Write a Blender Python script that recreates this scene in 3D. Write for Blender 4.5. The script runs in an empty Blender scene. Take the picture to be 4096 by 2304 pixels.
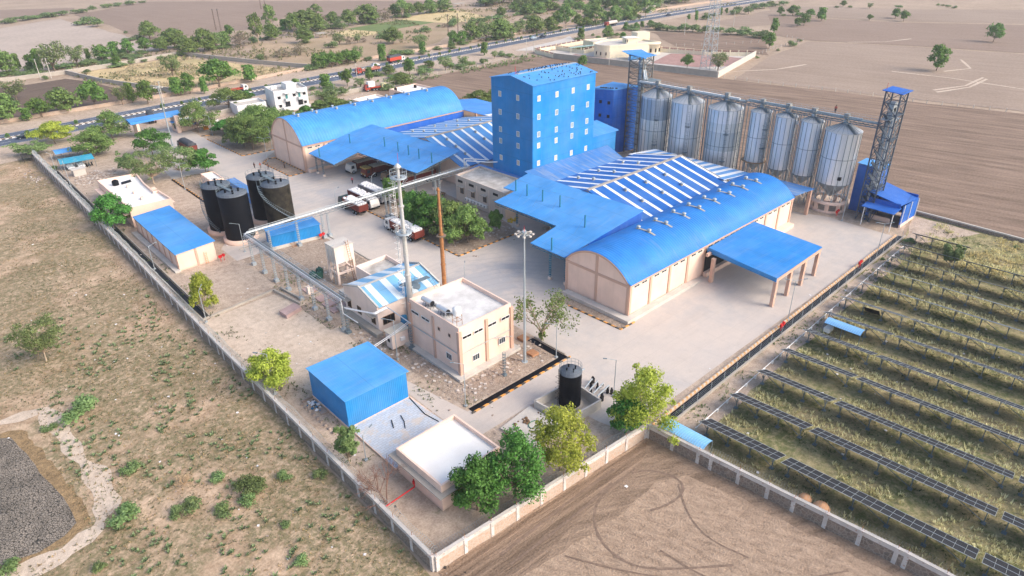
import bpy, bmesh, math, random
from mathutils import Vector, Matrix
random.seed(7)
PI = math.pi
sc = bpy.context.scene
C = sc.collection
# ------------------------------------------------------------------ camera
cam = bpy.data.cameras.new('camera'); cam_ob = bpy.data.objects.new('camera', cam); C.objects.link(cam_ob)
cam.sensor_width = 36.0; cam.lens = 2720.0 / 4096.0 * 36.0
cam.clip_start = 0.5; cam.clip_end = 6000
th, ro, ya = math.radians(28.38), math.radians(-0.78), math.radians(47.45)
fw = Vector((0, math.cos(th), -math.sin(th))); rt = Vector((1, 0, 0)); up = rt.cross(fw)
r2 = math.cos(ro) * rt + math.sin(ro) * up; u2 = -math.sin(ro) * rt + math.cos(ro) * up
def hw(v):  # heading frame -> plant grid frame
    return Vector((v.x * math.sin(ya) + v.y * math.cos(ya), -v.x * math.cos(ya) + v.y * math.sin(ya), v.z))
a, b, c = hw(r2), hw(u2), hw(-fw)
cam_ob.matrix_world = Matrix(((a.x, b.x, c.x, 0), (a.y, b.y, c.y, 0), (a.z, b.z, c.z, 60.0), (0, 0, 0, 1)))
sc.camera = cam_ob
# ------------------------------------------------------------------ sky and sun
SUN_EL, SUN_AZ = math.radians(36), (0.45, -0.893)     # direction towards the sun in the ground plane
w = bpy.data.worlds.new('World'); sc.world = w; w.use_nodes = True
nt = w.node_tree; nt.nodes.clear()
sky = nt.nodes.new('ShaderNodeTexSky'); sky.sky_type = 'NISHITA'; sky.sun_disc = False
sky.sun_elevation = SUN_EL; sky.sun_rotation = math.atan2(SUN_AZ[0], SUN_AZ[1]); sky.air_density = 1.0; sky.dust_density = 4.0; sky.ozone_density = 1.0; sky.altitude = 200
bg = nt.nodes.new('ShaderNodeBackground'); bg.inputs[1].default_value = 0.15
wo = nt.nodes.new('ShaderNodeOutputWorld'); nt.links.new(sky.outputs[0], bg.inputs[0]); nt.links.new(bg.outputs[0], wo.inputs[0])
sl = bpy.data.lights.new('sun', 'SUN'); sl.energy = 1.3; sl.angle = math.radians(38); sl.color = (1.0, 0.9, 0.8)
so = bpy.data.objects.new('sun', sl); C.objects.link(so)
sd = Vector((SUN_AZ[0] * math.cos(SUN_EL), SUN_AZ[1] * math.cos(SUN_EL), math.sin(SUN_EL)))
so.rotation_euler = sd.to_track_quat('Z', 'Y').to_euler(); so.location = (0, 0, 150)
sc.view_settings.view_transform = 'Standard'; sc.view_settings.look = 'None'
sc.view_settings.exposure = .95; sc.view_settings.gamma = 1.0
# ------------------------------------------------------------------ materials
MATS = {}
class NT:
    def __init__(s, name):
        s.m = bpy.data.materials.new(name); s.m.use_nodes = True; s.t = s.m.node_tree
        s.b = s.t.nodes['Principled BSDF']; s.geo = s.t.nodes.new('ShaderNodeNewGeometry')
    def n(s, typ, **kw):
        x = s.t.nodes.new(typ)
        for k, v in kw.items():
            if k.startswith('i_'): x.inputs[k[2:].replace('_', ' ')].default_value = v
            else: setattr(x, k, v)
        return x
    def l(s, a, b): s.t.links.new(a, b)
    def pos(s, sx=1, sy=1, sz=1, rot=0.0):
        mp = s.n('ShaderNodeMapping'); mp.vector_type = 'TEXTURE' if False else 'POINT'
        mp.inputs['Scale'].default_value = (sx, sy, sz); mp.inputs['Rotation'].default_value = (0, 0, rot)
        s.l(s.geo.outputs['Position'], mp.inputs['Vector']); return mp.outputs[0]
    def noise(s, scale, detail=4, rough=.55, vec=None, dist=0):
        x = s.n('ShaderNodeTexNoise'); x.inputs['Scale'].default_value = scale; x.inputs['Detail'].default_value = detail
        x.inputs['Roughness'].default_value = rough; x.inputs['Distortion'].default_value = dist
        s.l(vec if vec is not None else s.geo.outputs['Position'], x.inputs['Vector']); return x.outputs['Fac']
    def ramp(s, fac, lo, hi, a=(0, 0, 0), b=(1, 1, 1)):
        x = s.n('ShaderNodeValToRGB'); e = x.color_ramp.elements
        e[0].position = lo; e[1].position = hi; e[0].color = (*a, 1); e[1].color = (*b, 1); s.l(fac, x.inputs[0]); return x.outputs[0]
    def mix(s, fac, a, b, mode='MIX'):
        x = s.n('ShaderNodeMix'); x.data_type = 'RGBA'; x.blend_type = mode
        for inp, v in ((x.inputs[0], fac), (x.inputs[6], a), (x.inputs[7], b)):
            if isinstance(v, bpy.types.NodeSocket): s.l(v, inp)
            elif isinstance(v, (int, float)): inp.default_value = v
            else: inp.default_value = (*v, 1)
        return x.outputs[2]
    def math(s, op, a, b=0.0, c=0.0):
        x = s.n('ShaderNodeMath'); x.operation = op
        for i, v in enumerate((a, b, c)):
            if isinstance(v, bpy.types.NodeSocket): s.l(v, x.inputs[i])
            else: x.inputs[i].default_value = v
        return x.outputs[0]
    def bump(s, h, strength=.3, dist=.05):
        x = s.n('ShaderNodeBump'); x.inputs['Strength'].default_value = strength; x.inputs['Distance'].default_value = dist
        s.l(h, x.inputs['Height']); s.l(x.outputs[0], s.b.inputs['Normal'])
    def done(s, col, rough=.8, metal=0.0, spec=.3):
        if isinstance(col, bpy.types.NodeSocket): s.l(col, s.b.inputs['Base Color'])
        else: s.b.inputs['Base Color'].default_value = (*col, 1)
        s.b.inputs['Roughness'].default_value = rough; s.b.inputs['Metallic'].default_value = metal
        s.b.inputs['Specular IOR Level'].default_value = spec
        return s.m
def shade(c, k): return tuple(min(1, v * k) for v in c)
def plain(name, col, rough=.7, metal=0.0, var=.14, sc1=.6, sc2=7, col2=None, bump=0, spec=.3):
    if name in MATS: return MATS[name]
    t = NT(name); n1 = t.noise(sc1, 5); n2 = t.noise(sc2, 3)
    x = t.mix(t.ramp(n1, .35, .68), shade(col, 1 - var), col2 or shade(col, 1 + var * .6))
    x = t.mix(t.ramp(n2, .3, .7), shade((1, 1, 1), 1 - var * .7), (1, 1, 1)) if False else t.mix(.35, x, t.mix(t.ramp(n2, .3, .7), shade(col, 1 - var), shade(col, 1 + var)))
    if bump: t.bump(n2, bump, .05)
    MATS[name] = t.done(x, rough, metal, spec); return MATS[name]
def sheet(name, col, axis='x', period=.3, rough=.6, dirt=.12, dirtcol=(.5, .47, .4), spec=.16, stripes=None, amp=.13, streak='z'):
    """profiled metal sheet: ribs across the given axis, dust and rain streaks"""
    if name in MATS: return MATS[name]
    t = NT(name); sep = t.n('ShaderNodeSeparateXYZ'); t.l(t.geo.outputs['Position'], sep.inputs[0])
    ax = sep.outputs[{'x': 0, 'y': 1, 'z': 2}[axis]]
    wv = t.math('SINE', t.math('MULTIPLY', ax, 2 * PI / period))
    ribs = t.ramp(t.math('MULTIPLY_ADD', wv, .5, .5), .55, .9)
    n1 = t.noise(.25, 5); n2 = t.noise(1.0, 4, vec=t.pos(*{'z': (1.4, 1.4, .12), 'x': (.12, 1.5, 1), 'y': (1.5, .12, 1)}[streak]))
    n3 = t.noise(.09, 6, .65); base = t.mix(t.ramp(n1, .3, .7), shade(col, .86), shade(col, 1.1)); base = t.mix(t.math('MULTIPLY', t.ramp(n3, .42, .68), .16), base, (.34, .48, .62))
    lap = t.math('LESS_THAN', t.math('FRACT', t.math('DIVIDE', sep.outputs[{'x': 1, 'y': 0, 'z': 2}[axis]] if streak != 'z' else sep.outputs[2], 5.2)), .018); base = t.mix(t.math('MULTIPLY', lap, .35), base, shade(col, .4))
    if stripes:   # translucent roof lights: (axis, period, offset, width, colour, noise)
        sx = sep.outputs[{'x': 0, 'y': 1}[stripes[0]]]
        fr = t.math('FRACT', t.math('DIVIDE', t.math('SUBTRACT', sx, stripes[2]), stripes[1]))
        base = t.mix(t.math('LESS_THAN', fr, stripes[3]), base, t.mix(t.ramp(n2, .3, .8), shade(stripes[4], .88), stripes[4]))
    base = t.mix(t.math('MULTIPLY', ribs, amp), base, shade(col, .45))
    d = t.math('MULTIPLY', t.ramp(n2, .48, .8), dirt)
    base = t.mix(d, base, dirtcol)
    t.bump(wv, .35, .03)
    MATS[name] = t.done(base, rough, 0.0, spec); return MATS[name]
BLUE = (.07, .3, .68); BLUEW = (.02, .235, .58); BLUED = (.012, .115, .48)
PEACH = (.84, .62, .5); PEACH_TRIM = (.58, .38, .29); WHITE = (.8, .79, .77)
def plaster(name, col):
    t = NT(name); sep = t.n('ShaderNodeSeparateXYZ'); t.l(t.geo.outputs['Position'], sep.inputs[0]); n1 = t.noise(.4, 5); n2 = t.noise(.9, 5, .7, t.pos(1.5, 1.5, .18)); c = t.mix(t.ramp(n1, .35, .65), shade(col, .93), shade(col, 1.03))
    c = t.mix(t.math('MULTIPLY', t.ramp(n2, .5, .75), .22), c, shade(col, .6)); k = t.ramp(t.math('ADD', sep.outputs[2], t.math('MULTIPLY', n2, 1.2)), .7, 1.6, (1, 1, 1), (0, 0, 0)); c = t.mix(t.math('MULTIPLY', k, .35), c, (.4, .31, .24)); MATS[name] = t.done(c, .88, 0, .2); return MATS[name]
m_peach = plaster('peach_render', PEACH)
m_peach_pale = plaster('pale_peach_render', (.84, .69, .6))
m_trim = plain('dark_peach_trim', PEACH_TRIM, .85, var=.06)
m_white = plain('white_paint', WHITE, .6, var=.06)
m_lime = plain('lime_washed_terrace', (.8, .78, .74), .9, var=.05, sc1=.4, col2=(.86, .85, .82))
m_oldroof = plain('weathered_terrace', (.42, .39, .35), .95, var=.25, sc1=.5, sc2=3, col2=(.66, .64, .6))
m_conc = plain('concrete', (.4, .36, .31), .9, var=.16, sc1=.6, sc2=5, bump=.2)
m_concl = plain('pale_concrete', (.55, .51, .46), .9, var=.14, sc1=.5, sc2=5, bump=.2)
m_galv = plain('galvanised_steel', (.42, .47, .5), .5, .4, var=.12)
m_steelb = plain('blue_grey_steel', (.17, .22, .25), .5, .2, var=.15)
m_rack = plain('rack_truss_steel', (.26, .29, .31), .5, .3, var=.2)
m_teal = plain('teal_painted_steel', (.03, .2, .3), .5, .1, var=.12)
m_black = plain('black_tar_paint', (.004, .005, .008), .6, 0, var=.3, spec=.15)
m_tankroof = plain('tank_roof_grey', (.12, .14, .17), .6, .1, var=.2)
m_rubber = plain('tyre_rubber', (.012, .012, .013), .85, var=.1)
m_dark = plain('dark_void', (.012, .013, .016), .6, var=.1)
m_glass = plain('window_glass', (.05, .07, .09), .12, 0, var=.2, spec=.6)
m_red = plain('fire_red_paint', (.55, .02, .02), .45, var=.08)
m_pipe = plain('shiny_pipe_cladding', (.66, .67, .68), .35, .55, var=.06)
m_stackm = plain('chimney_steel', (.62, .62, .61), .5, .3, var=.12, col2=(.5, .47, .4))
m_rust = plain('rusty_steel', (.36, .16, .065), .75, .1, var=.3, sc1=1.5, col2=(.5, .25, .1))
m_wood = plain('old_timber', (.3, .19, .11), .9, var=.3)
m_bark = plain('bark', (.2, .15, .11), .95, var=.3, sc2=9)
m_twig = plain('pale_bark', (.42, .33, .24), .95, var=.2, sc2=9)
m_sack = plain('white_sacks', (.74, .73, .72), .85, var=.13, sc1=1.2, sc2=3, bump=.6)
m_jute = plain('jute_sacks', (.46, .38, .28), .9, var=.22, sc1=1.2, sc2=3, bump=.6)
m_maroon = plain('maroon_truck_paint', (.19, .04, .028), .6, var=.25, sc1=2)
m_truckwhite = plain('truck_white', (.72, .7, .66), .4, var=.08, spec=.5)
m_truckred = plain('truck_red', (.4, .06, .035), .5, var=.2)
m_greenbox = plain('transformer_green', (.04, .12, .09), .6, var=.15)
m_cloth_blue = plain('blue_tarp', (.03, .11, .4), .6, var=.2)
m_yellow = plain('yellow_plastic', (.6, .42, .05), .6, var=.2)
m_orange = plain('orange_paint', (.72, .27, .04), .7, var=.1)
m_skin = plain('skin', (.26, .14, .09), .7, var=.05)
m_hair = plain('hair', (.01, .008, .007), .7, var=.05)
s_roof_x = sheet('blue_roof_ribs_along_y', BLUE, 'x', .45, streak='y')
s_roof_y = sheet('blue_roof_ribs_along_x', BLUE, 'y', .45, streak='x')
s_dust = sheet('dusty_blue_roof', (.07, .22, .52), 'x', .5, dirt=.5, dirtcol=(.5, .46, .36), streak='y')
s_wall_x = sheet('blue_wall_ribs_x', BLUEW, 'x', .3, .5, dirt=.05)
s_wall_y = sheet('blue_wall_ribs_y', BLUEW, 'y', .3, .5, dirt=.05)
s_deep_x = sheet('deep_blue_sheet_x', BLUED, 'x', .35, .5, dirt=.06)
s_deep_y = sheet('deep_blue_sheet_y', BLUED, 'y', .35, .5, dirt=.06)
# ------------------------------------------------------------------ mesh builder
class MB:
    def __init__(s): s.v = []; s.f = []; s.mi = []; s.sm = []
    def add(s, vs, fs, mi=0, smooth=False):
        o = len(s.v); s.v += [tuple(x) for x in vs]; s.f += [tuple(i + o for i in f) for f in fs]
        s.mi += [mi] * len(fs); s.sm += [smooth] * len(fs); return s
    def box(s, x0, y0, z0, x1, y1, z1, mi=0):
        if x0 > x1: x0, x1 = x1, x0
        if y0 > y1: y0, y1 = y1, y0
        return s.prism([(x0, y0), (x1, y0), (x1, y1), (x0, y1)], z0, z1, mi)
    def prism(s, P, z0, z1, mi=0):
        n = len(P); z0 = z0 if hasattr(z0, '__len__') else [z0] * n; z1 = z1 if hasattr(z1, '__len__') else [z1] * n
        vs = [(p[0], p[1], z0[i]) for i, p in enumerate(P)] + [(p[0], p[1], z1[i]) for i, p in enumerate(P)]
        fs = [tuple(range(n))[::-1], tuple(range(n, 2 * n))] + [(i, (i + 1) % n, n + (i + 1) % n, n + i) for i in range(n)]
        return s.add(vs, fs, mi)
    def obox(s, p, q, wd, z0, z1, mi=0, side=0):
        d = Vector((q[0] - p[0], q[1] - p[1])); d.normalize(); nn = Vector((-d.y, d.x)) * wd / 2; o = nn * side
        P = [(p[0] - nn.x + o.x, p[1] - nn.y + o.y), (q[0] - nn.x + o.x, q[1] - nn.y + o.y), (q[0] + nn.x + o.x, q[1] + nn.y + o.y), (p[0] + nn.x + o.x, p[1] + nn.y + o.y)]
        return s.prism(P, z0, z1, mi)
    def tube(s, p, q, r0, r1=None, n=6, mi=0, caps=True):
        p = Vector(p); q = Vector(q); r1 = r0 if r1 is None else r1; d = q - p
        if d.length < 1e-6: return s
        d.normalize(); u = d.orthogonal().normalized(); v = d.cross(u)
        vs = []
        for cc, r in ((p, r0), (q, r1)):
            for i in range(n):
                a = 2 * PI * i / n; vs.append(cc + (u * math.cos(a) + v * math.sin(a)) * r)
        fs = [(i, (i + 1) % n, n + (i + 1) % n, n + i) for i in range(n)]
        s.add(vs, fs, mi, n > 5)
        if caps: s.add(vs, [tuple(range(n))[::-1], tuple(range(n, 2 * n))], mi)
        return s
    def bar(s, p, q, wd, mi=0): return s.tube(p, q, wd * .6, None, 4, mi)
    def path(s, pts, r, n=6, mi=0):
        for i in range(len(pts) - 1): s.tube(pts[i], pts[i + 1], r, r, n, mi)
        return s
    def lathe(s, cx, cy, prof, n=24, mi=0, smooth=True, a0=0, a1=2 * PI):
        m = len(prof); full = abs(a1 - a0 - 2 * PI) < 1e-6; k = n if full else n + 1
        vs = []
        for i in range(k):
            a = a0 + (a1 - a0) * i / n
            for r, z in prof: vs.append((cx + r * math.cos(a), cy + r * math.sin(a), z))
        fs = []
        for i in range(n):
            j = (i + 1) % k
            for q in range(m - 1): fs.append((i * m + q, j * m + q, j * m + q + 1, i * m + q + 1))
        s.add(vs, fs, mi, smooth)
        return s
    def cyl(s, cx, cy, z0, z1, r, r1=None, n=20, mi=0): return s.tube((cx, cy, z0), (cx, cy, z1), r, r1, n, mi)
    def quad(s, a, b, c, d, mi=0): return s.add([a, b, c, d], [(0, 1, 2, 3)], mi)
    def slab(s, pts, t, mi=0):  # roof panel: polygon given by 3d points, thickness t downwards
        n = len(pts); vs = [tuple(p) for p in pts] + [(p[0], p[1], p[2] - t) for p in pts]
        fs = [tuple(range(n)), tuple(range(n, 2 * n))[::-1]] + [(i, n + i, n + (i + 1) % n, (i + 1) % n) for i in range(n)]
        return s.add(vs, fs, mi)
    def mesh(s, name, mats, off=(0, 0, 0)):
        me = bpy.data.meshes.new(name)
        me.from_pydata([(v[0] - off[0], v[1] - off[1], v[2] - off[2]) for v in s.v], [], s.f)
        for m in (mats if isinstance(mats, (list, tuple)) else [mats]): me.materials.append(m)
        me.polygons.foreach_set('material_index', s.mi); me.polygons.foreach_set('use_smooth', s.sm); me.update(); return me
    def build(s, name, mats, parent=None, off=None):
        if off is None: off = root_loc(parent) if parent else (0, 0, 0)
        o = bpy.data.objects.new(name, s.mesh(name, mats, off)); C.objects.link(o)
        if parent: o.parent = parent
        return o
def root_loc(o):
    v = Vector((0, 0, 0))
    while o: v += o.location; o = o.parent
    return v
def tag(o, label, cat, group=None):
    o['label'] = label; o['category'] = cat
    if group: o['group'] = group
    return o
def T(name, label, cat, loc, group=None, rz=0):
    o = bpy.data.objects.new(name, None); C.objects.link(o); o.location = loc; o.rotation_euler = (0, 0, rz); o.empty_display_size = .3
    return tag(o, label, cat, group)
def solo(mb, name, mats, label, cat, loc, group=None):
    o = bpy.data.objects.new(name, mb.mesh(name, mats, loc)); C.objects.link(o); o.location = loc
    return tag(o, label, cat, group)
def struct(name, mb, mats, kind='structure'):
    o = mb.build(name, mats); o['kind'] = kind; return o
KIDS = {}
def dup(root, loc, rz=0, label=None, group=None, scale=None):
    r = root.copy(); C.objects.link(r); r.location = loc; r.rotation_euler = (0, 0, rz)
    if scale: r.scale = scale
    if label: r['label'] = label
    if group: r['group'] = group
    def rec(a, b):
        for ch in a.children:
            d = ch.copy(); C.objects.link(d); d.parent = b; rec(ch, d)
    rec(root, r); return r
def ordinal(n):
    W = ['first', 'second', 'third', 'fourth', 'fifth', 'sixth', 'seventh', 'eighth', 'ninth', 'tenth', 'eleventh', 'twelfth', 'thirteenth', 'fourteenth', 'fifteenth', 'sixteenth', 'seventeenth', 'eighteenth', 'nineteenth']
    if n <= 19: return W[n - 1]
    tens = {2: 'twenty', 3: 'thirty', 4: 'forty', 5: 'fifty', 6: 'sixty'}[n // 10]
    return tens + '-' + W[n % 10 - 1] if n % 10 else {2: 'twentieth', 3: 'thirtieth', 4: 'fortieth', 5: 'fiftieth', 6: 'sixtieth'}[n // 10]
# ------------------------------------------------------------------ ground materials
def soil(name, A, B, s1=.06, s2=.6, s3=6, bump=.5, ang=0.0, stretch=1.0, green=None, gscale=.15, glo=.5, ghi=.65, rough=.95, dots=None, contrast=.5, lo=.35, hi=.65):
    A = (A[0], A[1] * .99, A[2] * .93); B = (B[0], B[1] * .99, B[2] * .94)
    t = NT(name)
    vec = t.pos(1, 1, 1) if stretch == 1 else t.pos(1.0 / stretch, 1, 1, ang)
    if stretch != 1:   # rotate first, then squeeze along the furrow
        m1 = t.n('ShaderNodeMapping'); m1.inputs['Rotation'].default_value = (0, 0, ang); t.l(t.geo.outputs['Position'], m1.inputs['Vector'])
        m2 = t.n('ShaderNodeMapping'); m2.inputs['Scale'].default_value = (1.0 / stretch, 1, 1); t.l(m1.outputs[0], m2.inputs['Vector']); vec = m2.outputs[0]
    n1 = t.noise(s1, 5, .6); n2 = t.noise(s2, 6, .65, vec); n3 = t.noise(s3, 3, .6)
    c = t.mix(t.ramp(n1, lo, hi), A, B)
    c = t.mix(contrast, c, t.mix(t.ramp(n2, .35, .65), shade(A, .78), shade(B, 1.18)))
    c = t.mix(.25, c, t.mix(t.ramp(n3, .35, .65), shade(A, .6), shade(B, 1.25)))
    if green:
        gm = t.ramp(t.noise(gscale, 7, .7), glo, ghi); gm2 = t.ramp(t.noise(1.3, 6, .75), .38, .56)
        c = t.mix(t.math('MULTIPLY', t.math('MULTIPLY', gm, gm2), .75), c, green)
    if dots:
        v = t.ramp(t.noise(dots[0], 2, .5), dots[1], dots[1] + .03); c = t.mix(t.math('MULTIPLY', v, .8), c, dots[2])
    t.bump(t.math('ADD', n2, t.math('MULTIPLY', n3, .4)), bump, .25)
    return t.done(c, rough, 0, .15)
TAN = (.43, .315, .235); TANL = (.56, .43, .335); BRN = (.2, .14, .105); BRNL = (.31, .225, .17)
g_base = soil('dry_scrub_soil', (.27, .18, .11), (.57, .43, .32), s1=.08, s2=.5, s3=3.5, green=(.13, .13, .06), gscale=.055, glo=.42, ghi=.5, dots=None, contrast=.6)
g_far = soil('far_tan_soil', (.34, .25, .19), (.42, .33, .26), s1=.012, s2=.05, s3=.6, bump=.2)
g_pale = soil('pale_fallow_soil', (.4, .33, .29), (.46, .385, .34), s1=.01, s2=.04, s3=.5, bump=.1, contrast=.25)
g_mid2 = soil('greyish_fallow_soil', (.27, .205, .165), (.36, .28, .23), s1=.015, s2=.3, s3=1.0, bump=.2, stretch=10, ang=1.37, contrast=.35)
g_brown = soil('brown_fallow_soil', (.24, .175, .14), (.3, .225, .185), s1=.012, s2=.25, s3=.8, bump=.2, stretch=8, ang=1.37, contrast=.3)
g_dark = soil('dark_ploughed_soil', (.115, .085, .068), (.17, .125, .1), s1=.03, s2=.35, s3=1.2, bump=.6, stretch=7, ang=-.15)
g_strawgrass = soil('dry_straw_grass', (.45, .34, .2), (.66, .52, .3), s1=.06, s2=.4, s3=2, bump=.8, green=(.2, .2, .09), gscale=.05, glo=.48, ghi=.6)
g_stub = soil('yellow_stubble', (.5, .4, .22), (.62, .5, .3), s1=.03, s2=.2, s3=1.5, bump=.3)
g_green = soil('green_crop', (.11, .17, .06), (.19, .24, .1), s1=.04, s2=.6, s3=1.5, bump=.6, stretch=14, ang=.05)
g_mid = soil('patchy_pasture', (.33, .24, .165), (.46, .35, .25), s1=.02, s2=.12, s3=1, bump=.4, green=(.17, .15, .07), gscale=.03, glo=.48, ghi=.62)
g_plough = soil('ploughed_field_soil', (.16, .112, .085), (.29, .21, .165), s1=.02, s2=.45, s3=2.0, bump=1.0, stretch=9, ang=1.37, contrast=.8)
g_corner = soil('harrowed_corner_field', (.28, .2, .15), (.45, .335, .255), s1=.09, s2=1.5, s3=4.5, bump=1.2, stretch=2.6, ang=1.2, contrast=.7)
g_cdark = soil('dark_turned_corner_soil', (.19, .135, .1), (.34, .25, .19), s1=.15, s2=1.0, s3=4, bump=1.2, stretch=5, ang=.5, contrast=.7)
g_tracks = soil('wheel_rutted_soil', (.15, .105, .078), (.31, .225, .17), s1=.1, s2=1.1, s3=4, bump=1.0, stretch=22, ang=.06, contrast=.8)
g_yard = soil('dusty_yard_soil', (.33, .25, .2), (.55, .45, .375), s1=.12, s2=.8, s3=4, bump=.7, green=(.12, .13, .06), gscale=.2, glo=.6, ghi=.7)
g_rubble = soil('rubble_soil', (.24, .18, .145), (.47, .38, .315), s1=.3, s2=1.4, s3=5, bump=1.2, dots=(4.5, .66, (.6, .56, .52)))
g_solar = soil('grassy_solar_ground', (.16, .14, .075), (.5, .42, .25), s1=.12, s2=.7, s3=4, bump=1.0, green=(.09, .13, .035), gscale=.12, glo=.42, ghi=.58, contrast=.6)
g_path = soil('pale_trodden_path', (.46, .37, .3), (.62, .52, .44), s1=.3, s2=1, s3=6, bump=.4)
g_pink = soil('reddish_paving', (.32, .19, .18), (.42, .27, .25), s1=.1, s2=.5, s3=2, bump=.2)
def make_conc():
    t = NT('dusty_concrete_paving'); n1 = t.noise(.05, 6, .62); n2 = t.noise(.35, 6, .68); n3 = t.noise(5, 3)
    c = t.mix(t.ramp(n1, .38, .62), (.53, .46, .405), (.42, .4, .39))
    c = t.mix(t.math('MULTIPLY', t.ramp(n2, .38, .62), .55), c, (.6, .52, .45))
    # darker worn turning area in front of the loading canopies
    sep = t.n('ShaderNodeSeparateXYZ'); t.l(t.geo.outputs['Position'], sep.inputs[0])
    dx = t.math('DIVIDE', t.math('SUBTRACT', sep.outputs[0], 73), 17); dy = t.math('DIVIDE', t.math('SUBTRACT', sep.outputs[1], 87), 15)
    e = t.math('ADD', t.math('MULTIPLY', dx, dx), t.math('MULTIPLY', dy, dy))
    dx2 = t.math('DIVIDE', t.math('SUBTRACT', sep.outputs[0], 82), 16); dy2 = t.math('DIVIDE', t.math('SUBTRACT', sep.outputs[1], 150), 20)
    e2 = t.math('ADD', t.math('MULTIPLY', dx2, dx2), t.math('MULTIPLY', dy2, dy2))
    em = t.math('MINIMUM', e, e2)
    k = t.math('MULTIPLY', t.ramp(t.math('ADD', em, t.math('MULTIPLY', t.noise(.22, 6, .7), 1.4)), .75, 1.75, (1, 1, 1), (0, 0, 0)), .8)
    c = t.mix(k, c, (.335, .345, .375))
    # arcs of tyre marks
    ring = t.n('ShaderNodeTexWave'); ring.wave_type = 'RINGS'; ring.rings_direction = 'Z'; ring.inputs['Scale'].default_value = .16; ring.inputs['Distortion'].default_value = 9; ring.inputs['Detail'].default_value = 5; ring.inputs['Detail Scale'].default_value = .6
    mp = t.n('ShaderNodeMapping'); mp.inputs['Location'].default_value = (-66, -70, 0); t.l(t.geo.outputs['Position'], mp.inputs['Vector']); t.l(mp.outputs[0], ring.inputs['Vector'])
    c = t.mix(t.math('MULTIPLY', t.ramp(ring.outputs['Fac'], .8, 1), t.math('MULTIPLY', t.ramp(em, .6, 1.6, (1, 1, 1), (0, 0, 0)), .22)), c, (.25, .25, .27))
    for ax_ in (0, 1):
        jf = t.math('LESS_THAN', t.math('FRACT', t.math('DIVIDE', sep.outputs[ax_], 4.6)), .02); c = t.mix(t.math('MULTIPLY', t.math('MULTIPLY', jf, n2), .35), c, (.28, .25, .22))
    blot = t.ramp(t.noise(.9, 7, .75), .56, .66); c = t.mix(t.math('MULTIPLY', blot, .28), c, (.36, .31, .27))
    st = t.noise(.5, 5, .7, t.pos(.12, 1.0, 1, .12)); c = t.mix(t.math('MULTIPLY', t.ramp(st, .5, .72), .35), c, (.4, .34, .29))
    c = t.mix(.2, c, t.mix(n3, (.3, .27, .24), (.75, .68, .6)))
    t.bump(n3, .15, .02)
    return t.done(c, .92, 0, .2)
g_conc = make_conc()
def make_crack():
    t = NT('cracked_pond_mud'); v = t.n('ShaderNodeTexVoronoi'); v.feature = 'DISTANCE_TO_EDGE'; v.inputs['Scale'].default_value = 3.6; t.l(t.geo.outputs['Position'], v.inputs['Vector'])
    e = t.ramp(v.outputs['Distance'], .02, .09); n = t.noise(.35, 5)
    c = t.mix(e, (.06, .055, .045), t.mix(t.ramp(n, .35, .65), (.19, .165, .135), (.31, .265, .215)))
    t.bump(e, .9, .15); return t.done(c, .9, 0, .2)
g_crack = make_crack()
def make_asphalt():
    t = NT('blue_grey_asphalt'); n = t.noise(.12, 5); n2 = t.noise(6, 3)
    c = t.mix(t.ramp(n, .35, .65), (.075, .1, .145), (.1, .125, .17)); c = t.mix(.2, c, t.mix(n2, (.04, .05, .07), (.16, .18, .22)))
    return t.done(c, .8, 0, .3)
g_asph = make_asphalt()
def make_kerb(name, A, B, axis=None, L=1.0):
    t = NT(name); sep = t.n('ShaderNodeSeparateXYZ'); t.l(t.geo.outputs['Position'], sep.inputs[0])
    s = t.math('ADD', sep.outputs[0], sep.outputs[1]) if axis is None else sep.outputs[axis]
    f = t.math('LESS_THAN', t.math('FRACT', t.math('DIVIDE', s, L * 2)), .5)
    n = t.ramp(t.noise(1.2, 5, .7), .35, .6)
    c = t.mix(f, A, B); c = t.mix(t.math('MULTIPLY', n, .22), c, (.42, .36, .3))
    return t.done(c, .85, 0, .2)
g_kerb_o = make_kerb('orange_black_kerb_paint', (.03, .03, .03), (.8, .36, .07), None, .8)
g_kerb_w = make_kerb('black_white_kerb_paint', (.03, .03, .035), (.72, .72, .7), 0, .95)
def make_pavers():
    t = NT('grey_paver_blocks'); b = t.n('ShaderNodeTexBrick'); b.inputs['Scale'].default_value = 1.0; b.inputs['Brick Width'].default_value = .75; b.inputs['Row Height'].default_value = .4; b.inputs['Mortar Size'].default_value = .018
    b.inputs['Color1'].default_value = (.53, .57, .62, 1); b.inputs['Color2'].default_value = (.46, .5, .55, 1); b.inputs['Mortar'].default_value = (.3, .3, .31, 1); t.l(t.geo.outputs['Position'], b.inputs['Vector'])
    c = t.mix(t.math('MULTIPLY', t.ramp(t.noise(.55, 6, .7), .5, .6), .6), b.outputs['Color'], (.6, .48, .36))
    return t.done(c, .85, 0, .2)
g_paver = make_pavers()
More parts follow.
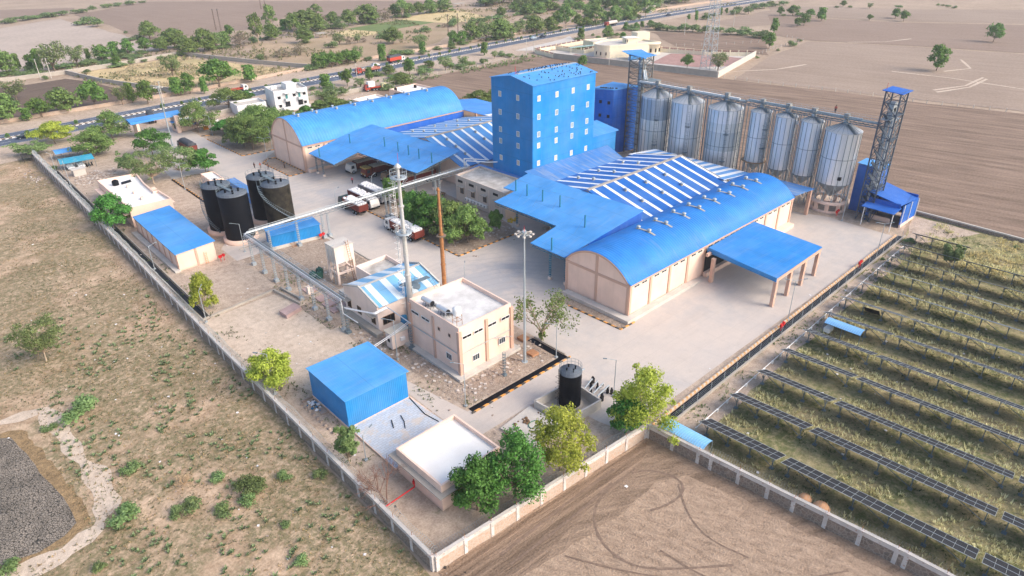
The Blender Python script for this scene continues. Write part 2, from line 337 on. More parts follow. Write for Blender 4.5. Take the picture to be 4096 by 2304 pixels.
# ------------------------------------------------------------------ ground sheets (each a few mm or cm above the one below)
def smooth(P):
    for _ in range(3):
        Q = [P[0]]
        for a, b in zip(P, P[1:]): Q += [(a[0] * .75 + b[0] * .25, a[1] * .75 + b[1] * .25), (a[0] * .25 + b[0] * .75, a[1] * .25 + b[1] * .75)]
        P = Q + [P[-1]]
    return P
def sheet_poly(name, P, z, mat):
    m = MB(); m.add([(x, y, z) for x, y in P], [tuple(range(len(P)))]); return struct(name, m, mat)
def wobble(P, step=3.0, amp=.6, seed=1):
    r = random.Random(seed); out = []
    for i in range(len(P)):
        a, b = P[i], P[(i + 1) % len(P)]; d = math.hypot(b[0] - a[0], b[1] - a[1]); k = max(1, int(d / step))
        for j in range(k):
            t = j / k; out.append((a[0] + (b[0] - a[0]) * t + r.uniform(-amp, amp) * (j > 0), a[1] + (b[1] - a[1]) * t + r.uniform(-amp, amp) * (j > 0)))
    return out
sheet_poly('ground', [(-1500, -1500), (2500, -1500), (2500, 2500), (-1500, 2500)], -.06, g_far)
sheet_poly('scrubland', wobble([(-120, -60), (24, -60), (26, 41.5), (26.9, 98), (28, 250), (20, 258), (-120, 245)], 6, .5), -.03, g_base)
FZ = [0]
def F(n, P, z, m, am=1.5, st=9): FZ[0] += 1; return sheet_poly(n, wobble(P, st, am, len(P)), z - .03 + FZ[0] * .004, m)
F('field', [(78, 594), (99, 609), (120, 621), (126, 530), (128, 466), (130, 447), (122, 420), (102, 414), (84, 400), (66, 397), (30, 395), (20, 560)], 0, g_pale)
F('field', [(60, 720), (101, 732), (149, 701), (140, 677), (109, 662), (60, 655)], 0, g_brown)
F('field', [(134, 643), (210, 705), (275, 628), (197, 458), (168, 463), (136, 457), (131, 502), (135, 564)], 0, g_brown)
F('field', [(273, 640), (383, 505), (293, 462), (254, 464), (245, 508), (205, 465)], 0, g_brown)
F('field', [(29, 365), (52, 364), (66, 366), (72, 351), (75, 333), (88, 300), (69, 293), (29, 294.5)], 0, g_dark)
F('grass_field', [(71, 377), (88, 379), (124, 388), (140, 333), (153, 303), (119, 298), (94, 297), (84, 328)], .01, g_strawgrass)
F('pasture', [(168, 401), (188, 384), (234, 404), (284, 420), (356, 457), (372, 428), (336, 369), (291, 374), (271, 350), (246, 326), (214, 312), (178, 306), (157, 306), (144, 348)], 0, g_mid)
F('crop_field', [(237, 413), (287, 425), (297, 396), (245, 385)], .03, g_green, .4)
F('stubble_field', [(286, 426), (313, 438), (351, 451), (342, 404), (334, 379), (298, 387), (291, 415)], .03, g_stub)
F('stubble_field', [(223, 403), (236, 408), (244, 385), (235, 377), (219, 378)], .03, g_stub)
F('ploughed_field', [(168, 250), (206, 250), (248, 253), (253, 240), (258, 208), (266, 158), (269, 136), (275, 112), (278, 80), (285, 52), (296, 0), (166, 0), (166, 44), (158, 118), (140, 192), (150, 244)], 0, g_plough, .8)
F('ploughed_field', [(322, 219), (356, 262), (376, 232), (376, 195), (330, 170)], 0, g_plough)
F('fallow_field', [(406, 232), (416, 258), (499, 263), (470, 215)], 0, g_mid2)
F('fallow_field', [(326, 168), (383, 176), (400, 140), (415, 83), (430, 0), (300, 0), (289, 52), (280, 93), (272, 136), (268, 152)], 0, g_mid2, .5)
F('fallow_field', [(392, 200), (474, 250), (483, 207), (494, 170), (530, 111), (560, 0), (438, 0), (420, 83), (404, 135), (388, 176)], 0, g_brown, .5)
F('fallow_field', [(480, 250), (522, 276), (554, 239), (567, 197), (617, 132), (660, 0), (568, 0), (537, 111), (500, 172), (488, 210)], 0, g_mid2, .5)
# earth around the plant
sheet_poly('field', wobble([(26.9, 41.3), (59.6, 39.2), (60.9, 27), (62.4, 9), (63.4, -8), (66, -60), (20, -70), (24.6, 20)], 4, .15, 3), .0, g_corner)
sheet_poly('field_edge', wobble([(26.9, 41.2), (59.3, 39.0), (59.4, 37), (56.4, 35.6), (51, 35.0), (46.6, 34.0), (40, 34.2), (32.5, 35), (26.4, 36)], 2.5, .25, 5), .012, g_tracks)
sheet_poly('solar_ground', [(59.7, 39.2), (149.5, 40.2), (165, 44), (164.4, 20), (160, -60), (66.2, -60), (63.6, -8), (62.6, 9), (61.1, 27)], .0, g_solar)
sheet_poly('verge', wobble([(60.2, 39.0), (149.5, 40.0), (164, 43.5), (163.5, 30), (150, 36.5), (110, 35.9), (66, 34.4), (61.2, 30)], 3, .35, 9), .01, g_yard)
sheet_poly('yard_ground', [(26.7, 41.7), (59.6, 39.4), (149.5, 41.2), (165, 44), (166, 60), (158, 118), (152, 160), (146, 246), (77, 246), (28.3, 240)], .01, g_yard)
F('road_verge', [(-60, 236), (28, 240), (78, 246), (150, 247), (205, 252), (262, 262), (320, 280), (476, 291), (600, 290), (740, 280), (740, 330), (560, 322), (415, 326), (290, 314), (213, 308), (157, 306), (59, 296), (-60, 290)], .0, g_yard, .4)
sheet_poly('rubble_ground', wobble([(46.5, 60.6), (60.5, 60.2), (65.4, 60.8), (66, 66.5), (62.5, 66), (50, 64.6), (49, 79), (50, 84), (46.8, 86), (46, 76)], 2, .12, 8), .02, g_rubble)
sheet_poly('rubble_ground', wobble([(44, 113), (50.5, 104), (62, 104), (62, 116), (62, 127), (50, 136), (44.5, 134)], 2, .3, 11), .02, g_rubble)
sheet_poly('concrete_yard', [(42.5, 54.6), (56.8, 54.6), (57.5, 46), (58.5, 41.7), (149, 41.9), (149.5, 57), (148, 61), (142, 76), (140, 100), (108, 128), (104, 170), (79, 169), (75.5, 188), (85, 196.4), (77.4, 196.4), (74, 204), (73.2, 225), (73.5, 240), (73, 262.5), (52, 262.5), (57.5, 243), (55, 225), (51.5, 190), (51.3, 163), (46, 141), (43, 137), (43, 129), (61.5, 130), (62.5, 112), (66.5, 98), (66.3, 66.8), (66.2, 59.6), (46, 59.6), (43, 79), (42.5, 79)], .026, g_conc)
sheet_poly('dirt_road', wobble([(29, 110), (42, 110.5), (43.5, 104), (45, 92), (43, 80), (42.2, 68.5), (33, 78), (28.4, 92)], 3, .2, 4), .02, g_path)
sheet_poly('paved_yard', [(32.3, 56.8), (41.8, 57.2), (42.2, 60), (41.8, 67.6), (32.2, 67.5)], .3, g_paver)
mm = MB(); mm.prism([(32.2, 56.9), (42.1, 57.3), (42.1, 67.6), (32.1, 67.6)], 0.03, .29); struct('paved_yard_base', mm, m_peach)
sheet_poly('pond_bank', wobble([(-42, 106), (-6, 102.2), (-.2, 98.6), (1.0, 91), (1.6, 86), (2.4, 79), (2.2, 74.2), (-.6, 72.7), (-3.4, 72.2), (-7, 73), (-20, 74.6), (-42, 78)], 1.2, .35, 5), -.022, soil('weedy_pond_bank', (.17, .12, .07), (.36, .25, .14), s1=.3, s2=1.2, s3=5, bump=1.0))
sheet_poly('pond_bed', wobble([(-40, 104), (-6, 101), (-1.6, 97.8), (-.6, 91), (-.1, 86), (.9, 79), (.9, 75.2), (-.6, 74), (-3.2, 73.4), (-6.6, 74.2), (-20, 76), (-40, 80)], 1.5, .15, 2), -.015, g_crack)
pathL = [(-14, 103.4), (-2, 102.4), (3, 101.4), (3.7, 95.1), (3.9, 87.8), (4.8, 81.8), (4.4, 76), (2.4, 72.6), (-1.6, 71.2), (-6.9, 71.8), (-16, 73)]
def ribbon(P, w0, z, name, mat, jag=.12, kind='structure'):
    r = random.Random(len(P)); m = MB(); L = []; Rr = []; Q = []; nn = 6 if len(P) < 14 else 2
    for i in range(len(P) - 1):
        for k in range(nn): t = k / nn; Q.append((P[i][0] + (P[i + 1][0] - P[i][0]) * t, P[i][1] + (P[i + 1][1] - P[i][1]) * t))
    Q.append(P[-1])
    for i, q in enumerate(Q):
        a, b = Q[max(0, i - 1)], Q[min(len(Q) - 1, i + 1)]; d = math.hypot(b[0] - a[0], b[1] - a[1]); n = (-(b[1] - a[1]) / d, (b[0] - a[0]) / d)
        ww = w0 * .5 * (1 + jag * (math.sin(i * .9) + math.sin(i * .37 + 2) * .8 + r.uniform(-.3, .3))); L.append((q[0] + n[0] * ww, q[1] + n[1] * ww, z)); Rr.append((q[0] - n[0] * ww, q[1] - n[1] * ww, z))
    k = len(Q); m.add(L + Rr, [(i, i + 1, k + i + 1, k + i) for i in range(k - 1)]); return struct(name, m, mat)
ribbon(pathL, 2.2, -.01, 'footpath', g_path, .3)
for i, P in enumerate([[(300, 60), (305, 85), (318, 100), (330, 112)], [(302, 58), (307, 83), (320, 98), (332, 110)], [(330, 112), (332, 90), (328, 60)], [(345, 96), (360, 90), (380, 100)], [(300, 84), (318, 78), (340, 78)], [(303, 86), (320, 80), (342, 80)], [(430, 140), (410, 146), (395, 160)], [(268, 165), (285, 160), (300, 150), (320, 146)], [(292, 40), (310, 44), (335, 60)]]):
    ribbon(P, 1.2, .02 + i * .004, 'wheel_track', g_path, .2)
def smooth(P):
    for _ in range(3):
        Q = [P[0]]
        for a, b in zip(P, P[1:]): Q += [(a[0] * .75 + b[0] * .25, a[1] * .75 + b[1] * .25), (a[0] * .25 + b[0] * .75, a[1] * .25 + b[1] * .75)]
        P = Q + [P[-1]]
    return P
sheet_poly('field_edge', wobble([(59.3, 38.8), (54, 36.2), (46.8, 36.0), (40, 35.6), (36, 34.6), (42, 33.6), (46, 33.2), (50, 33.4), (54, 33.6), (57.6, 31.6), (58.6, 27), (60.0, 16), (61.6, 4), (62.6, -8), (62.9, -2), (62.2, 9), (60.9, 24), (59.9, 33)], 2, .3, 12), .018, g_cdark)
m_rut = plain('dark_rut_soil', (.22, .155, .115), .95, var=.4, sc1=1.5)  # darker brown soil colour for the wheel ruts
for i, (P, w_) in enumerate([([(54, 36.6), (48, 36.8), (44.4, 35.4), (42, 32), (42, 28), (44.5, 25), (50, 20.6)], .28), ([(53.1, 36.4), (55.3, 35.2), (56.6, 31.7), (54.8, 30.0), (51.5, 30.4), (49.8, 31.2)], .3), ([(55.6, 31.4), (52.4, 28), (51.0, 24.4), (52, 20)], .2), ([(46, 27), (46.4, 22), (48.4, 17)], .22), ([(33, 38.4), (42, 38.6), (52, 38.4)], .35), ([(33, 36.8), (42, 36.6), (50, 37)], .3), ([(44, 22.5), (50, 17), (58, 12)], .2), ([(40, 22), (46, 15), (54, 9)], .25), ([(38, 33.6), (41, 28), (46, 21)], .2)]):
    ribbon(smooth(P), w_, .026 + .003 * i, 'wheel_track', m_rut, .15)
# highway
NX = [(-80, 249), (-20, 255), (24, 260.2), (63, 264.5), (111, 269.3), (150, 272.3), (203, 279), (267, 286.5), (325, 291), (379, 294), (430, 296), (476, 297), (556, 296.5), (640, 293), (760, 286)]
def strip(name, o0, o1, z, mat, pts=NX, z1=None):
    m = MB(); n = len(pts)
    if z1 is None: m.add([(x, y + o0, z) for x, y in pts] + [(x, y + o1, z) for x, y in pts], [(i, i + 1, n + i + 1, n + i) for i in range(n - 1)])
    else:
        for i in range(n - 1):
            (x0, y0), (x1, y1) = pts[i], pts[i + 1]; m.prism([(x0, y0 + o0), (x1, y1 + o0), (x1, y1 + o1), (x0, y0 + o1)], z, z1)
    return struct(name, m, mat)
strip('road_shoulder', -1.5, 17.8, .02, soil('grey_road_shoulder', (.34, .31, .28), (.47, .43, .39), s1=.05, s2=.3, s3=2, bump=.2))
strip('road', .6, 8.2, .05, g_asph); strip('road', 10.2, 16.4, .05, g_asph)
def line_strip(name, off, w0, dash=None):
    m = MB(); tot = 0
    for i in range(len(NX) - 1):
        (x0, y0), (x1, y1) = NX[i], NX[i + 1]
        if not dash: m.add([(x0, y0 + off, .056), (x1, y1 + off, .056), (x1, y1 + off + w0, .056), (x0, y0 + off + w0, .056)], [(0, 1, 2, 3)]); continue
        L = x1 - x0; k = int(L / dash)
        for j in range(k):
            a = j / k; b = a + .35 / k; ya, yb = y0 + (y1 - y0) * a + off, y0 + (y1 - y0) * b + off
            m.add([(x0 + L * a, ya, .056), (x0 + L * b, yb, .056), (x0 + L * b, yb + w0, .056), (x0 + L * a, ya + w0, .056)], [(0, 1, 2, 3)])
    struct(name, m, m_white)
for o_, d_ in ((.95, None), (4.3, 9), (7.8, None), (10.6, None), (13.4, 9), (16.0, None)): line_strip('road_marking', o_, .14, d_)
strip('median', 8.5, 9.9, .05, g_yard, z1=.22)
strip('median_kerb', 8.25, 8.5, .05, g_kerb_w, z1=.3); strip('median_kerb', 9.9, 10.15, .05, g_kerb_w, z1=.3)
# villa grounds
F('paved_ground', [(255, 258), (253, 241), (257, 210), (266, 160), (322, 174), (306, 222), (302, 226), (298, 259)], .02, m_concl, .2)
F('paved_ground', [(274, 200), (302, 208), (313, 188), (314, 175), (292, 169), (280, 178)], .04, g_pink, .5)
F('paved_ground', [(258, 240), (268, 242), (270, 212), (262, 212)], .04, g_pink, .3)
F('lawn', [(273, 240), (294, 243), (295, 256), (273, 255)], .05, soil('clipped_lawn', (.09, .16, .04), (.13, .2, .06), s3=2), .2)
F('paved_ground', [(254, 272), (290, 279), (311, 286), (293, 262), (262, 264)], .03, m_concl, 1)
# kerbed planting islands
def kerb_line(P, mat=None, h=.16, wd=.18, closed=False, nm='kerb'):
    m = MB()
    for i in range(len(P) - (0 if closed else 1)): m.obox(P[i], P[(i + 1) % len(P)], wd * 1.3, .01, h * 1.3)
    return struct(nm, m, mat or g_kerb_o)
isl = [(76.6, 135.5), (76.5, 99.2), (94, 99.3), (96, 108), (97, 130), (90, 135.5)]
sheet_poly('planting_bed', isl, .04, g_rubble); kerb_line([(76.6, 135.5), (76.5, 99.2), (94, 99.3)])
i2 = [(75.0, 186), (75.2, 169.9), (79.8, 169.9), (79.8, 188.4), (77.8, 188.6)]
sheet_poly('planting_bed', i2, .04, g_rubble); kerb_line(i2, closed=True)
i3 = [(78.1, 58.6), (77.7, 73), (81.4, 73), (81.6, 58.6)]
sheet_poly('planting_bed', i3, .04, g_rubble); kerb_line([(81.6, 58.4), (78.1, 58.5), (77.7, 70)])
sheet_poly('planting_bed', [(73.8, 196.8), (98, 195), (104, 225), (78, 232), (73.2, 222)], .04, g_rubble); kerb_line([(73.2, 222), (73.8, 196.8), (98, 195)]); kerb_line([(73, 227), (77, 225.6)])
sheet_poly('planting_bed', [(51.5, 163), (61, 163), (61, 190), (51.7, 190)], .04, g_rubble); kerb_line([(51.5, 190), (51.3, 163.2)], h=.2)
kerb_line([(60.8, 163), (61, 190)])
for P in ([(51.9, 190), (51.7, 163)],):
    mm = MB(); mm.obox(P[0], P[1], .7, .045, .06, side=-1.4); struct('drain_channel', mm, m_black)
kerb_line([(46.2, 58.85), (66.2, 58.9)]); kerb_line([(66.1, 66.8), (66.1, 59.9)], m_conc)
mm = MB(); mm.box(46.5, 59.05, .03, 65.9, 60.0, .07); mm.box(64.7, 60.0, .03, 65.8, 66.8, .07); struct('drain_channel', mm, m_black)
kerb_line([(45.6, 134), (52.5, 134)], m_conc)
kerb_line([(62.5, 98), (62.6, 127)], m_conc, h=.12)
# long black drain by the solar field
mm = MB(); mm.obox((62.8, 39.15), (150, 41.0), 1.35, .03, .05); struct('drain_channel', mm, m_black)
mm = MB(); mm.obox((62, 40.1), (149.6, 42.0), .25, .02, .35); struct('drain_kerb', mm, make_kerb('orange_white_kerb', (.66, .56, .45), (.66, .36, .14), 0, .5))
mm = MB(); mm.obox((63, 38.45), (150.4, 40.4), .25, .02, .45); struct('drain_kerb', mm, m_conc)
# long covered trench inside the left wall, retaining kerbs
mm = MB(); mm.obox((28.9, 110), (29.6, 222), .16, .01, .35); mm.obox((30.2, 110), (30.9, 222), .2, .01, .4); struct('trench_kerb', mm, m_conc)
mm = MB(); mm.obox((29.5, 110), (30.25, 222), .9, .03, .06); struct('drain_channel', mm, m_dark)
mm = MB(); mm.obox((28.9, 110.2), (42.4, 111.8), .35, .01, .4); struct('retaining_kerb', mm, m_conc)
mm = MB(); mm.obox((42.5, 111.6), (43.6, 103.4), .3, .01, .5); mm.obox((43.9, 111.6), (44.6, 104.6), .3, .01, .45); struct('retaining_kerb', mm, m_conc)
mm = MB(); mm.box(43.2, 92.2, .03, 45.7, 103, .08); struct('drain_channel', mm, g_rubble)
# ------------------------------------------------------------------ walls and fences
def make_stone(name, A, B, mort, scale=2.2):
    t = NT(name); v = t.n('ShaderNodeTexVoronoi'); v.inputs['Scale'].default_value = scale; t.l(t.geo.outputs['Position'], v.inputs['Vector'])
    e = t.n('ShaderNodeTexVoronoi'); e.feature = 'DISTANCE_TO_EDGE'; e.inputs['Scale'].default_value = scale; t.l(t.geo.outputs['Position'], e.inputs['Vector'])
    c = t.mix(v.outputs['Color'], A, B); c = t.mix(t.ramp(e.outputs['Distance'], .03, .1), mort, c)
    c = t.mix(t.math('MULTIPLY', t.ramp(t.noise(.8, 5), .4, .7), .5), c, mort); t.bump(e.outputs['Distance'], .7, .06)
    return t.done(c, .95, 0, .15)
w_stone = make_stone('rubble_stone_wall', (.26, .19, .145), (.16, .14, .12), (.32, .27, .23))
w_brick = make_stone('brick_and_stone_wall', (.5, .33, .24), (.42, .33, .26), (.5, .42, .35))
def make_speck():
    t = NT('speckled_plaster_band'); v = t.n('ShaderNodeTexVoronoi'); v.inputs['Scale'].default_value = 2.4; t.l(t.geo.outputs['Position'], v.inputs['Vector'])
    m = t.ramp(v.outputs['Distance'], .2, .26, (1, 1, 1), (0, 0, 0)); c = t.mix(t.math('MULTIPLY', m, .7), t.mix(t.ramp(t.noise(.7, 5), .35, .65), (.5, .46, .43), (.66, .62, .58)), (.42, .24, .18))
    return t.done(c, .9, 0, .2)
w_band = make_speck()
def coil(mb, p, q, z, r=.34, pitch=.32, wire=.02, lean=(0, 0)):
    d = Vector((q[0] - p[0], q[1] - p[1], 0)); L = d.length; d.normalize(); s = Vector((-d.y, d.x, 0)); n = int(L / pitch * 9); pts = []
    rr = random.Random(3)
    for i in range(n + 1):
        t = i / n; a = t * L / pitch * 2 * PI; k = r * (1 + .18 * math.sin(i * .037) + rr.uniform(-.04, .04))
        pts.append(Vector((p[0], p[1], z)) + d * (t * L) + s * (math.cos(a) * k + lean[0]) + Vector((0, 0, math.sin(a) * k)))
    base = len(mb.v); 
    for i, pt in enumerate(pts):
        for k in range(3):
            an = 2 * PI * k / 3; mb.v.append(tuple(pt + Vector((0, 0, math.sin(an) * wire)) + s * (math.cos(an) * wire)))
    for i in range(n):
        for k in range(3):
            mb.f.append((base + i * 3 + k, base + i * 3 + (k + 1) % 3, base + i * 3 + 3 + (k + 1) % 3, base + i * 3 + 3 + k)); mb.mi.append(0); mb.sm.append(False)
def wall(P, label, h=2.2, th_=.32, pier=3.6, mats=(w_stone, w_band, m_concl), wire=0, name='boundary_wall', band=.55, posts=True):
    root = T(name, label, 'wall', (P[0][0], P[0][1], 0)); b = MB(); bd = MB(); cp = MB()
    for i in range(len(P) - 1):
        b.obox(P[i], P[i + 1], th_, -.05, h - band - .1); bd.obox(P[i], P[i + 1], th_ * .9, h - band - .1, h - .1); cp.obox(P[i], P[i + 1], th_ * 1.3, h - .1, h)
    b.build('masonry', mats[0], root); bd.build('plaster_band', mats[1], root); cp.build('coping', mats[2], root)
    wr = MB(); first = None
    for i in range(len(P) - 1):
        p, q = P[i], P[i + 1]; L = math.hypot(q[0] - p[0], q[1] - p[1]); d = ((q[0] - p[0]) / L, (q[1] - p[1]) / L)
        if pier:
            for k in range(int(L / pier) + 1):
                x, y = p[0] + d[0] * k * pier, p[1] + d[1] * k * pier
                if first is None:
                    m = MB(); m.box(x - .22, y - .22, 0, x + .22, y + .22, h + .02); first = m.build('pier', mats[1], root); fx, fy = x, y
                    if wire and posts:
                        m = MB(); m.bar((x, y, h), (x, y, h + .55), .05); pf = m.build('wire_post', m_rust, root)
                else:
                    o = first.copy(); C.objects.link(o); o.parent = root; o.location = (x - fx, y - fy, 0)
                    if wire and posts: o = pf.copy(); C.objects.link(o); o.parent = root; o.location = (x - fx, y - fy, 0)
        if wire:
            coil(wr, p, q, h + .3, lean=(wire * .45, 0))
    if wire: wr.build('razor_wire', m_galv, root)
    return root
wall([(26.7, 41.9), (26.85, 98), (28.0, 180), (28.6, 240)], 'long grey boundary wall with razor wire between scrubland and factory yard', wire=-1)
wall([(27.0, 41.6), (59.4, 39.4)], 'short stone and brick wall with razor wire above the rutted field corner', mats=(w_brick, w_band, m_concl), wire=1)
wall([(59.8, 39.1), (60.6, 30.2), (61.5, 20), (62.6, 8.3), (63.3, -4), (65.4, -45)], 'speckled boundary wall between the solar panels and the harrowed field', wire=1)
wall([(165.1, 50), (164.8, 35), (164.2, 22), (163.0, -10)], 'low grey wall behind the solar field beside the ploughed field', h=1.0, pier=0, band=.2)
wall([(-70, 288.6), (30, 293.8), (58, 294.5), (90, 295.2), (157, 306), (213, 308.5), (287, 312), (350, 319), (415, 324), (500, 325), (620, 318)], 'low reddish stone wall along the far side of the highway', h=1.3, pier=0, band=.3, mats=(w_brick, w_brick, w_brick))
wall([(-60, 372), (43, 378), (69, 378), (75, 345), (84, 318), (92, 297)], 'grey wall around the dark ploughed plot beyond the highway', h=1.8, pier=0, band=.4, mats=(m_conc, m_conc, m_concl))
wall([(69, 378.5), (88, 381), (124.9, 391.5), (142.5, 338), (155.3, 306.5)], 'grey wall around the straw coloured grass plot beyond the highway', h=1.8, pier=0, band=.4, mats=(m_conc, m_conc, m_concl))
wall([(77, 246), (105, 255), (128, 246), (150, 247), (160, 238), (160, 206)], 'low grey wall around the flats and terraces beside the highway', h=1.6, pier=0, band=.4, mats=(m_conc, m_conc, m_concl))
wall([(252, 242), (254.5, 225), (258, 208), (266.6, 159.3)], 'plain grey concrete wall in front of the cream villa compound', h=2.6, pier=0, band=.4, mats=(m_conc, m_conc, m_concl))
wall([(266.7, 159), (323.5, 173.7)], 'pale concrete end wall of the cream villa compound beside the open field', h=2.6, pier=0, band=.4, mats=(m_concl, m_concl, m_concl))
m_cream = plain('cream_render', (.74, .66, .5), .8, var=.05)
def balustrade_wall(P, label, h=2.4):
    root = T('garden_wall', label, 'wall', (P[0][0], P[0][1], 0)); b = MB(); cp = MB(); rl = MB()
    for i in range(len(P) - 1):
        b.obox(P[i], P[i + 1], .3, 0, h - .6); cp.obox(P[i], P[i + 1], .4, h - .14, h)
        L = math.hypot(P[i + 1][0] - P[i][0], P[i + 1][1] - P[i][1]); k = int(L / .8)
        for j in range(k + 1):
            x = P[i][0] + (P[i + 1][0] - P[i][0]) * j / k; y = P[i][1] + (P[i + 1][1] - P[i][1]) * j / k
            if j % 5 == 0: b.box(x - .22, y - .22, 0, x + .22, y + .22, h + .35)
            else: rl.box(x - .12, y - .12, h - .6, x + .12, y + .12, h - .14)
    b.build('wall_panel', m_cream, root); cp.build('coping', plain('maroon_coping', (.2, .06, .05), .7), root); rl.build('balustrade', plain('maroon_coping', (.2, .06, .05), .7), root)
balustrade_wall([(303.4, 221), (301, 218), (309, 193), (323, 174.5)], 'cream garden wall with maroon balustrade behind the reddish paving')
balustrade_wall([(270.5, 258), (272, 240), (292, 243)], 'cream garden wall with balustrade around the villa lawn')
balustrade_wall([(252.5, 242.5), (256.5, 259.5), (296, 261)], 'cream front wall with balustrade facing the highway')
# wire fence by the drain
r = T('wire_fence', 'thin wire fence on steel posts between the black drain and the solar field', 'fence', (63, 38.4, 0)); wv = MB(); fp = None
for k in range(25):
    x = 63.2 + k * 3.55; y = 38.45 + (x - 63) * .0223
    if fp is None: m = MB(); m.tube((x, y, 0), (x, y, 2.0), .035, n=5); fp = m.build('post', m_galv, r); f0 = (x, y)
    else: o = fp.copy(); C.objects.link(o); o.parent = r; o.location = (x - f0[0], y - f0[1], 0)
for zz in (.7, 1.05, 1.4, 1.75): wv.tube((63.2, 38.45, zz), (148.4, 40.35, zz), .01, n=3)
wv.build('wires', m_galv, r)
def farm_fence(P, label, step=4.5, h=1.4):
    r = T('field_fence', label, 'fence', (P[0][0], P[0][1], 0)); f0 = None; wv = MB()
    for i in range(len(P) - 1):
        L = math.hypot(P[i + 1][0] - P[i][0], P[i + 1][1] - P[i][1]); k = int(L / step)
        for j in range(k):
            x = P[i][0] + (P[i + 1][0] - P[i][0]) * j / k; y = P[i][1] + (P[i + 1][1] - P[i][1]) * j / k
            if f0 is None: m = MB(); m.box(x - .09, y - .09, 0, x + .09, y + .09, h); fp = m.build('post', m_concl, r); f0 = (x, y)
            else: o = fp.copy(); C.objects.link(o); o.parent = r; o.location = (x - f0[0], y - f0[1], 0)
        wv.tube((*P[i], h * .8), (*P[i + 1], h * .8), .012, n=3)
    wv.build('wires', m_galv, r)
farm_fence([(168, 251), (206, 251), (240, 254), (250, 259)], 'concrete post fence between the highway verge and the ploughed field behind the tower')
farm_fence([(268.5, 157), (269, 136), (275, 112), (278, 80), (285, 52)], 'widely spaced concrete post fence across the open fields')
farm_fence([(324, 174), (352, 178), (383, 179), (392, 196)], 'concrete post fence edging the shrubby corner beyond the villa')
farm_fence([(322, 219), (340, 205), (358, 196), (372, 190)], 'concrete post fence crossing the ploughed plot behind the villa')
# ------------------------------------------------------------------ buildings: helpers
def windows(root, spec, plane, c, w0, h0, frame_m=None, pane_m=None, th_=.08, name='window', bars=1, proud=.06):
    """spec: list of (u, zc); plane 'x' -> wall at x=c facing -x ; 'y' -> wall at y=c facing -y"""
    frame_m = frame_m or m_white; pane_m = pane_m or m_glass; first = None
    for u, z in spec:
        if first is None:
            f = MB(); p = MB(); a = w0 / 2; b = h0 / 2
            def bx(m, u0, z0, u1, z1, d0, d1):
                if plane == 'x': m.box(c - d1, u0, z0, c - d0, u1, z1)
                else: m.box(u0, c - d1, z0, u1, c - d0, z1)
            bx(f, u - a - th_, z - b - th_, u + a + th_, z - b, 0, proud); bx(f, u - a - th_, z + b, u + a + th_, z + b + th_, 0, proud)
            bx(f, u - a - th_, z - b, u - a, z + b, 0, proud); bx(f, u + a, z - b, u + a + th_, z + b, 0, proud)
            for k in range(bars): uu = u - a + (k + 1) * w0 / (bars + 1); bx(f, uu - .02, z - b, uu + .02, z + b, 0.03, proud * .8)
            bx(p, u - a, z - b, u + a, z + b, 0.001, proud * .4)
            first = f.build(name, frame_m, root); pn = p.build('pane', pane_m, first, off=root_loc(root)); u0, z0 = u, z
        else:
            o = first.copy(); C.objects.link(o); o.parent = root; o.location = (0, u - u0, z - z0) if plane == 'x' else (u - u0, 0, z - z0)
            d = pn.copy(); C.objects.link(d); d.parent = o
    return first
def flat_building(name, label, cat, P, h, par=.6, wm=None, rm=None, tw=.25, plinth=None, roofz=None):
    """flat roofed block on polygon P with a parapet"""
    root = T(name, label, cat, (P[0][0], P[0][1], 0)); wm = wm or m_peach; rm = rm or m_lime; roofz = roofz or h - par
    b = MB(); b.prism(P, 0, roofz); b.build('wall', wm, root)
    r_ = MB(); Q = inset(P, tw); r_.prism(Q, roofz, roofz + .03); r_.build('roof_terrace', rm, root)
    pr = MB(); n = len(P)
    for i in range(n):
        a, b2, c2, d = P[i], P[(i + 1) % n], Q[(i + 1) % n], Q[i]; pr.prism([a, b2, c2, d], roofz, h)
    pr.build('parapet', wm, root)
    if plinth: m = MB(); m.prism(inset(P, -plinth[0]), 0.03, plinth[1]); m.build('plinth', m_concl, root)
    return root
def inset(P, t):
    n = len(P); out = []
    A = sum(P[i][0] * P[(i + 1) % n][1] - P[(i + 1) % n][0] * P[i][1] for i in range(n)); sg = 1 if A > 0 else -1
    for i in range(n):
        p0, p1, p2 = Vector(P[i - 1]), Vector(P[i]), Vector(P[(i + 1) % n]); d1 = (p1 - p0).normalized(); d2 = (p2 - p1).normalized()
        n1 = Vector((-d1.y, d1.x)) * sg; n2 = Vector((-d2.y, d2.x)) * sg; k = (n1 + n2); k = k / max(.3, k.dot(n1)); out.append((p1.x + k.x * t, p1.y + k.y * t))
    return out
def vent(x, y, z, label=None, first=None, group='turbine roof ventilators'):
    """spinning turbine ventilator on a base cowl"""
    if first is None:
        r = T('roof_ventilator', label, 'ventilator', (x, y, z), group); m = MB(); m.lathe(x, y, [(.34, z - .25), (.28, z + .22), (.24, z + .26)], 12); m.build('base_cowl', plain('dusty_cowl', (.4, .36, .28), .8), r)
        m = MB(); m.lathe(x, y, [(.24, z + .26), (.4, z + .37), (.42, z + .5), (.3, z + .62), (0, z + .67)], 14); m.build('turbine_head', m_galv, r); return r
    return dup(first, (x, y, z), 0, label, group)
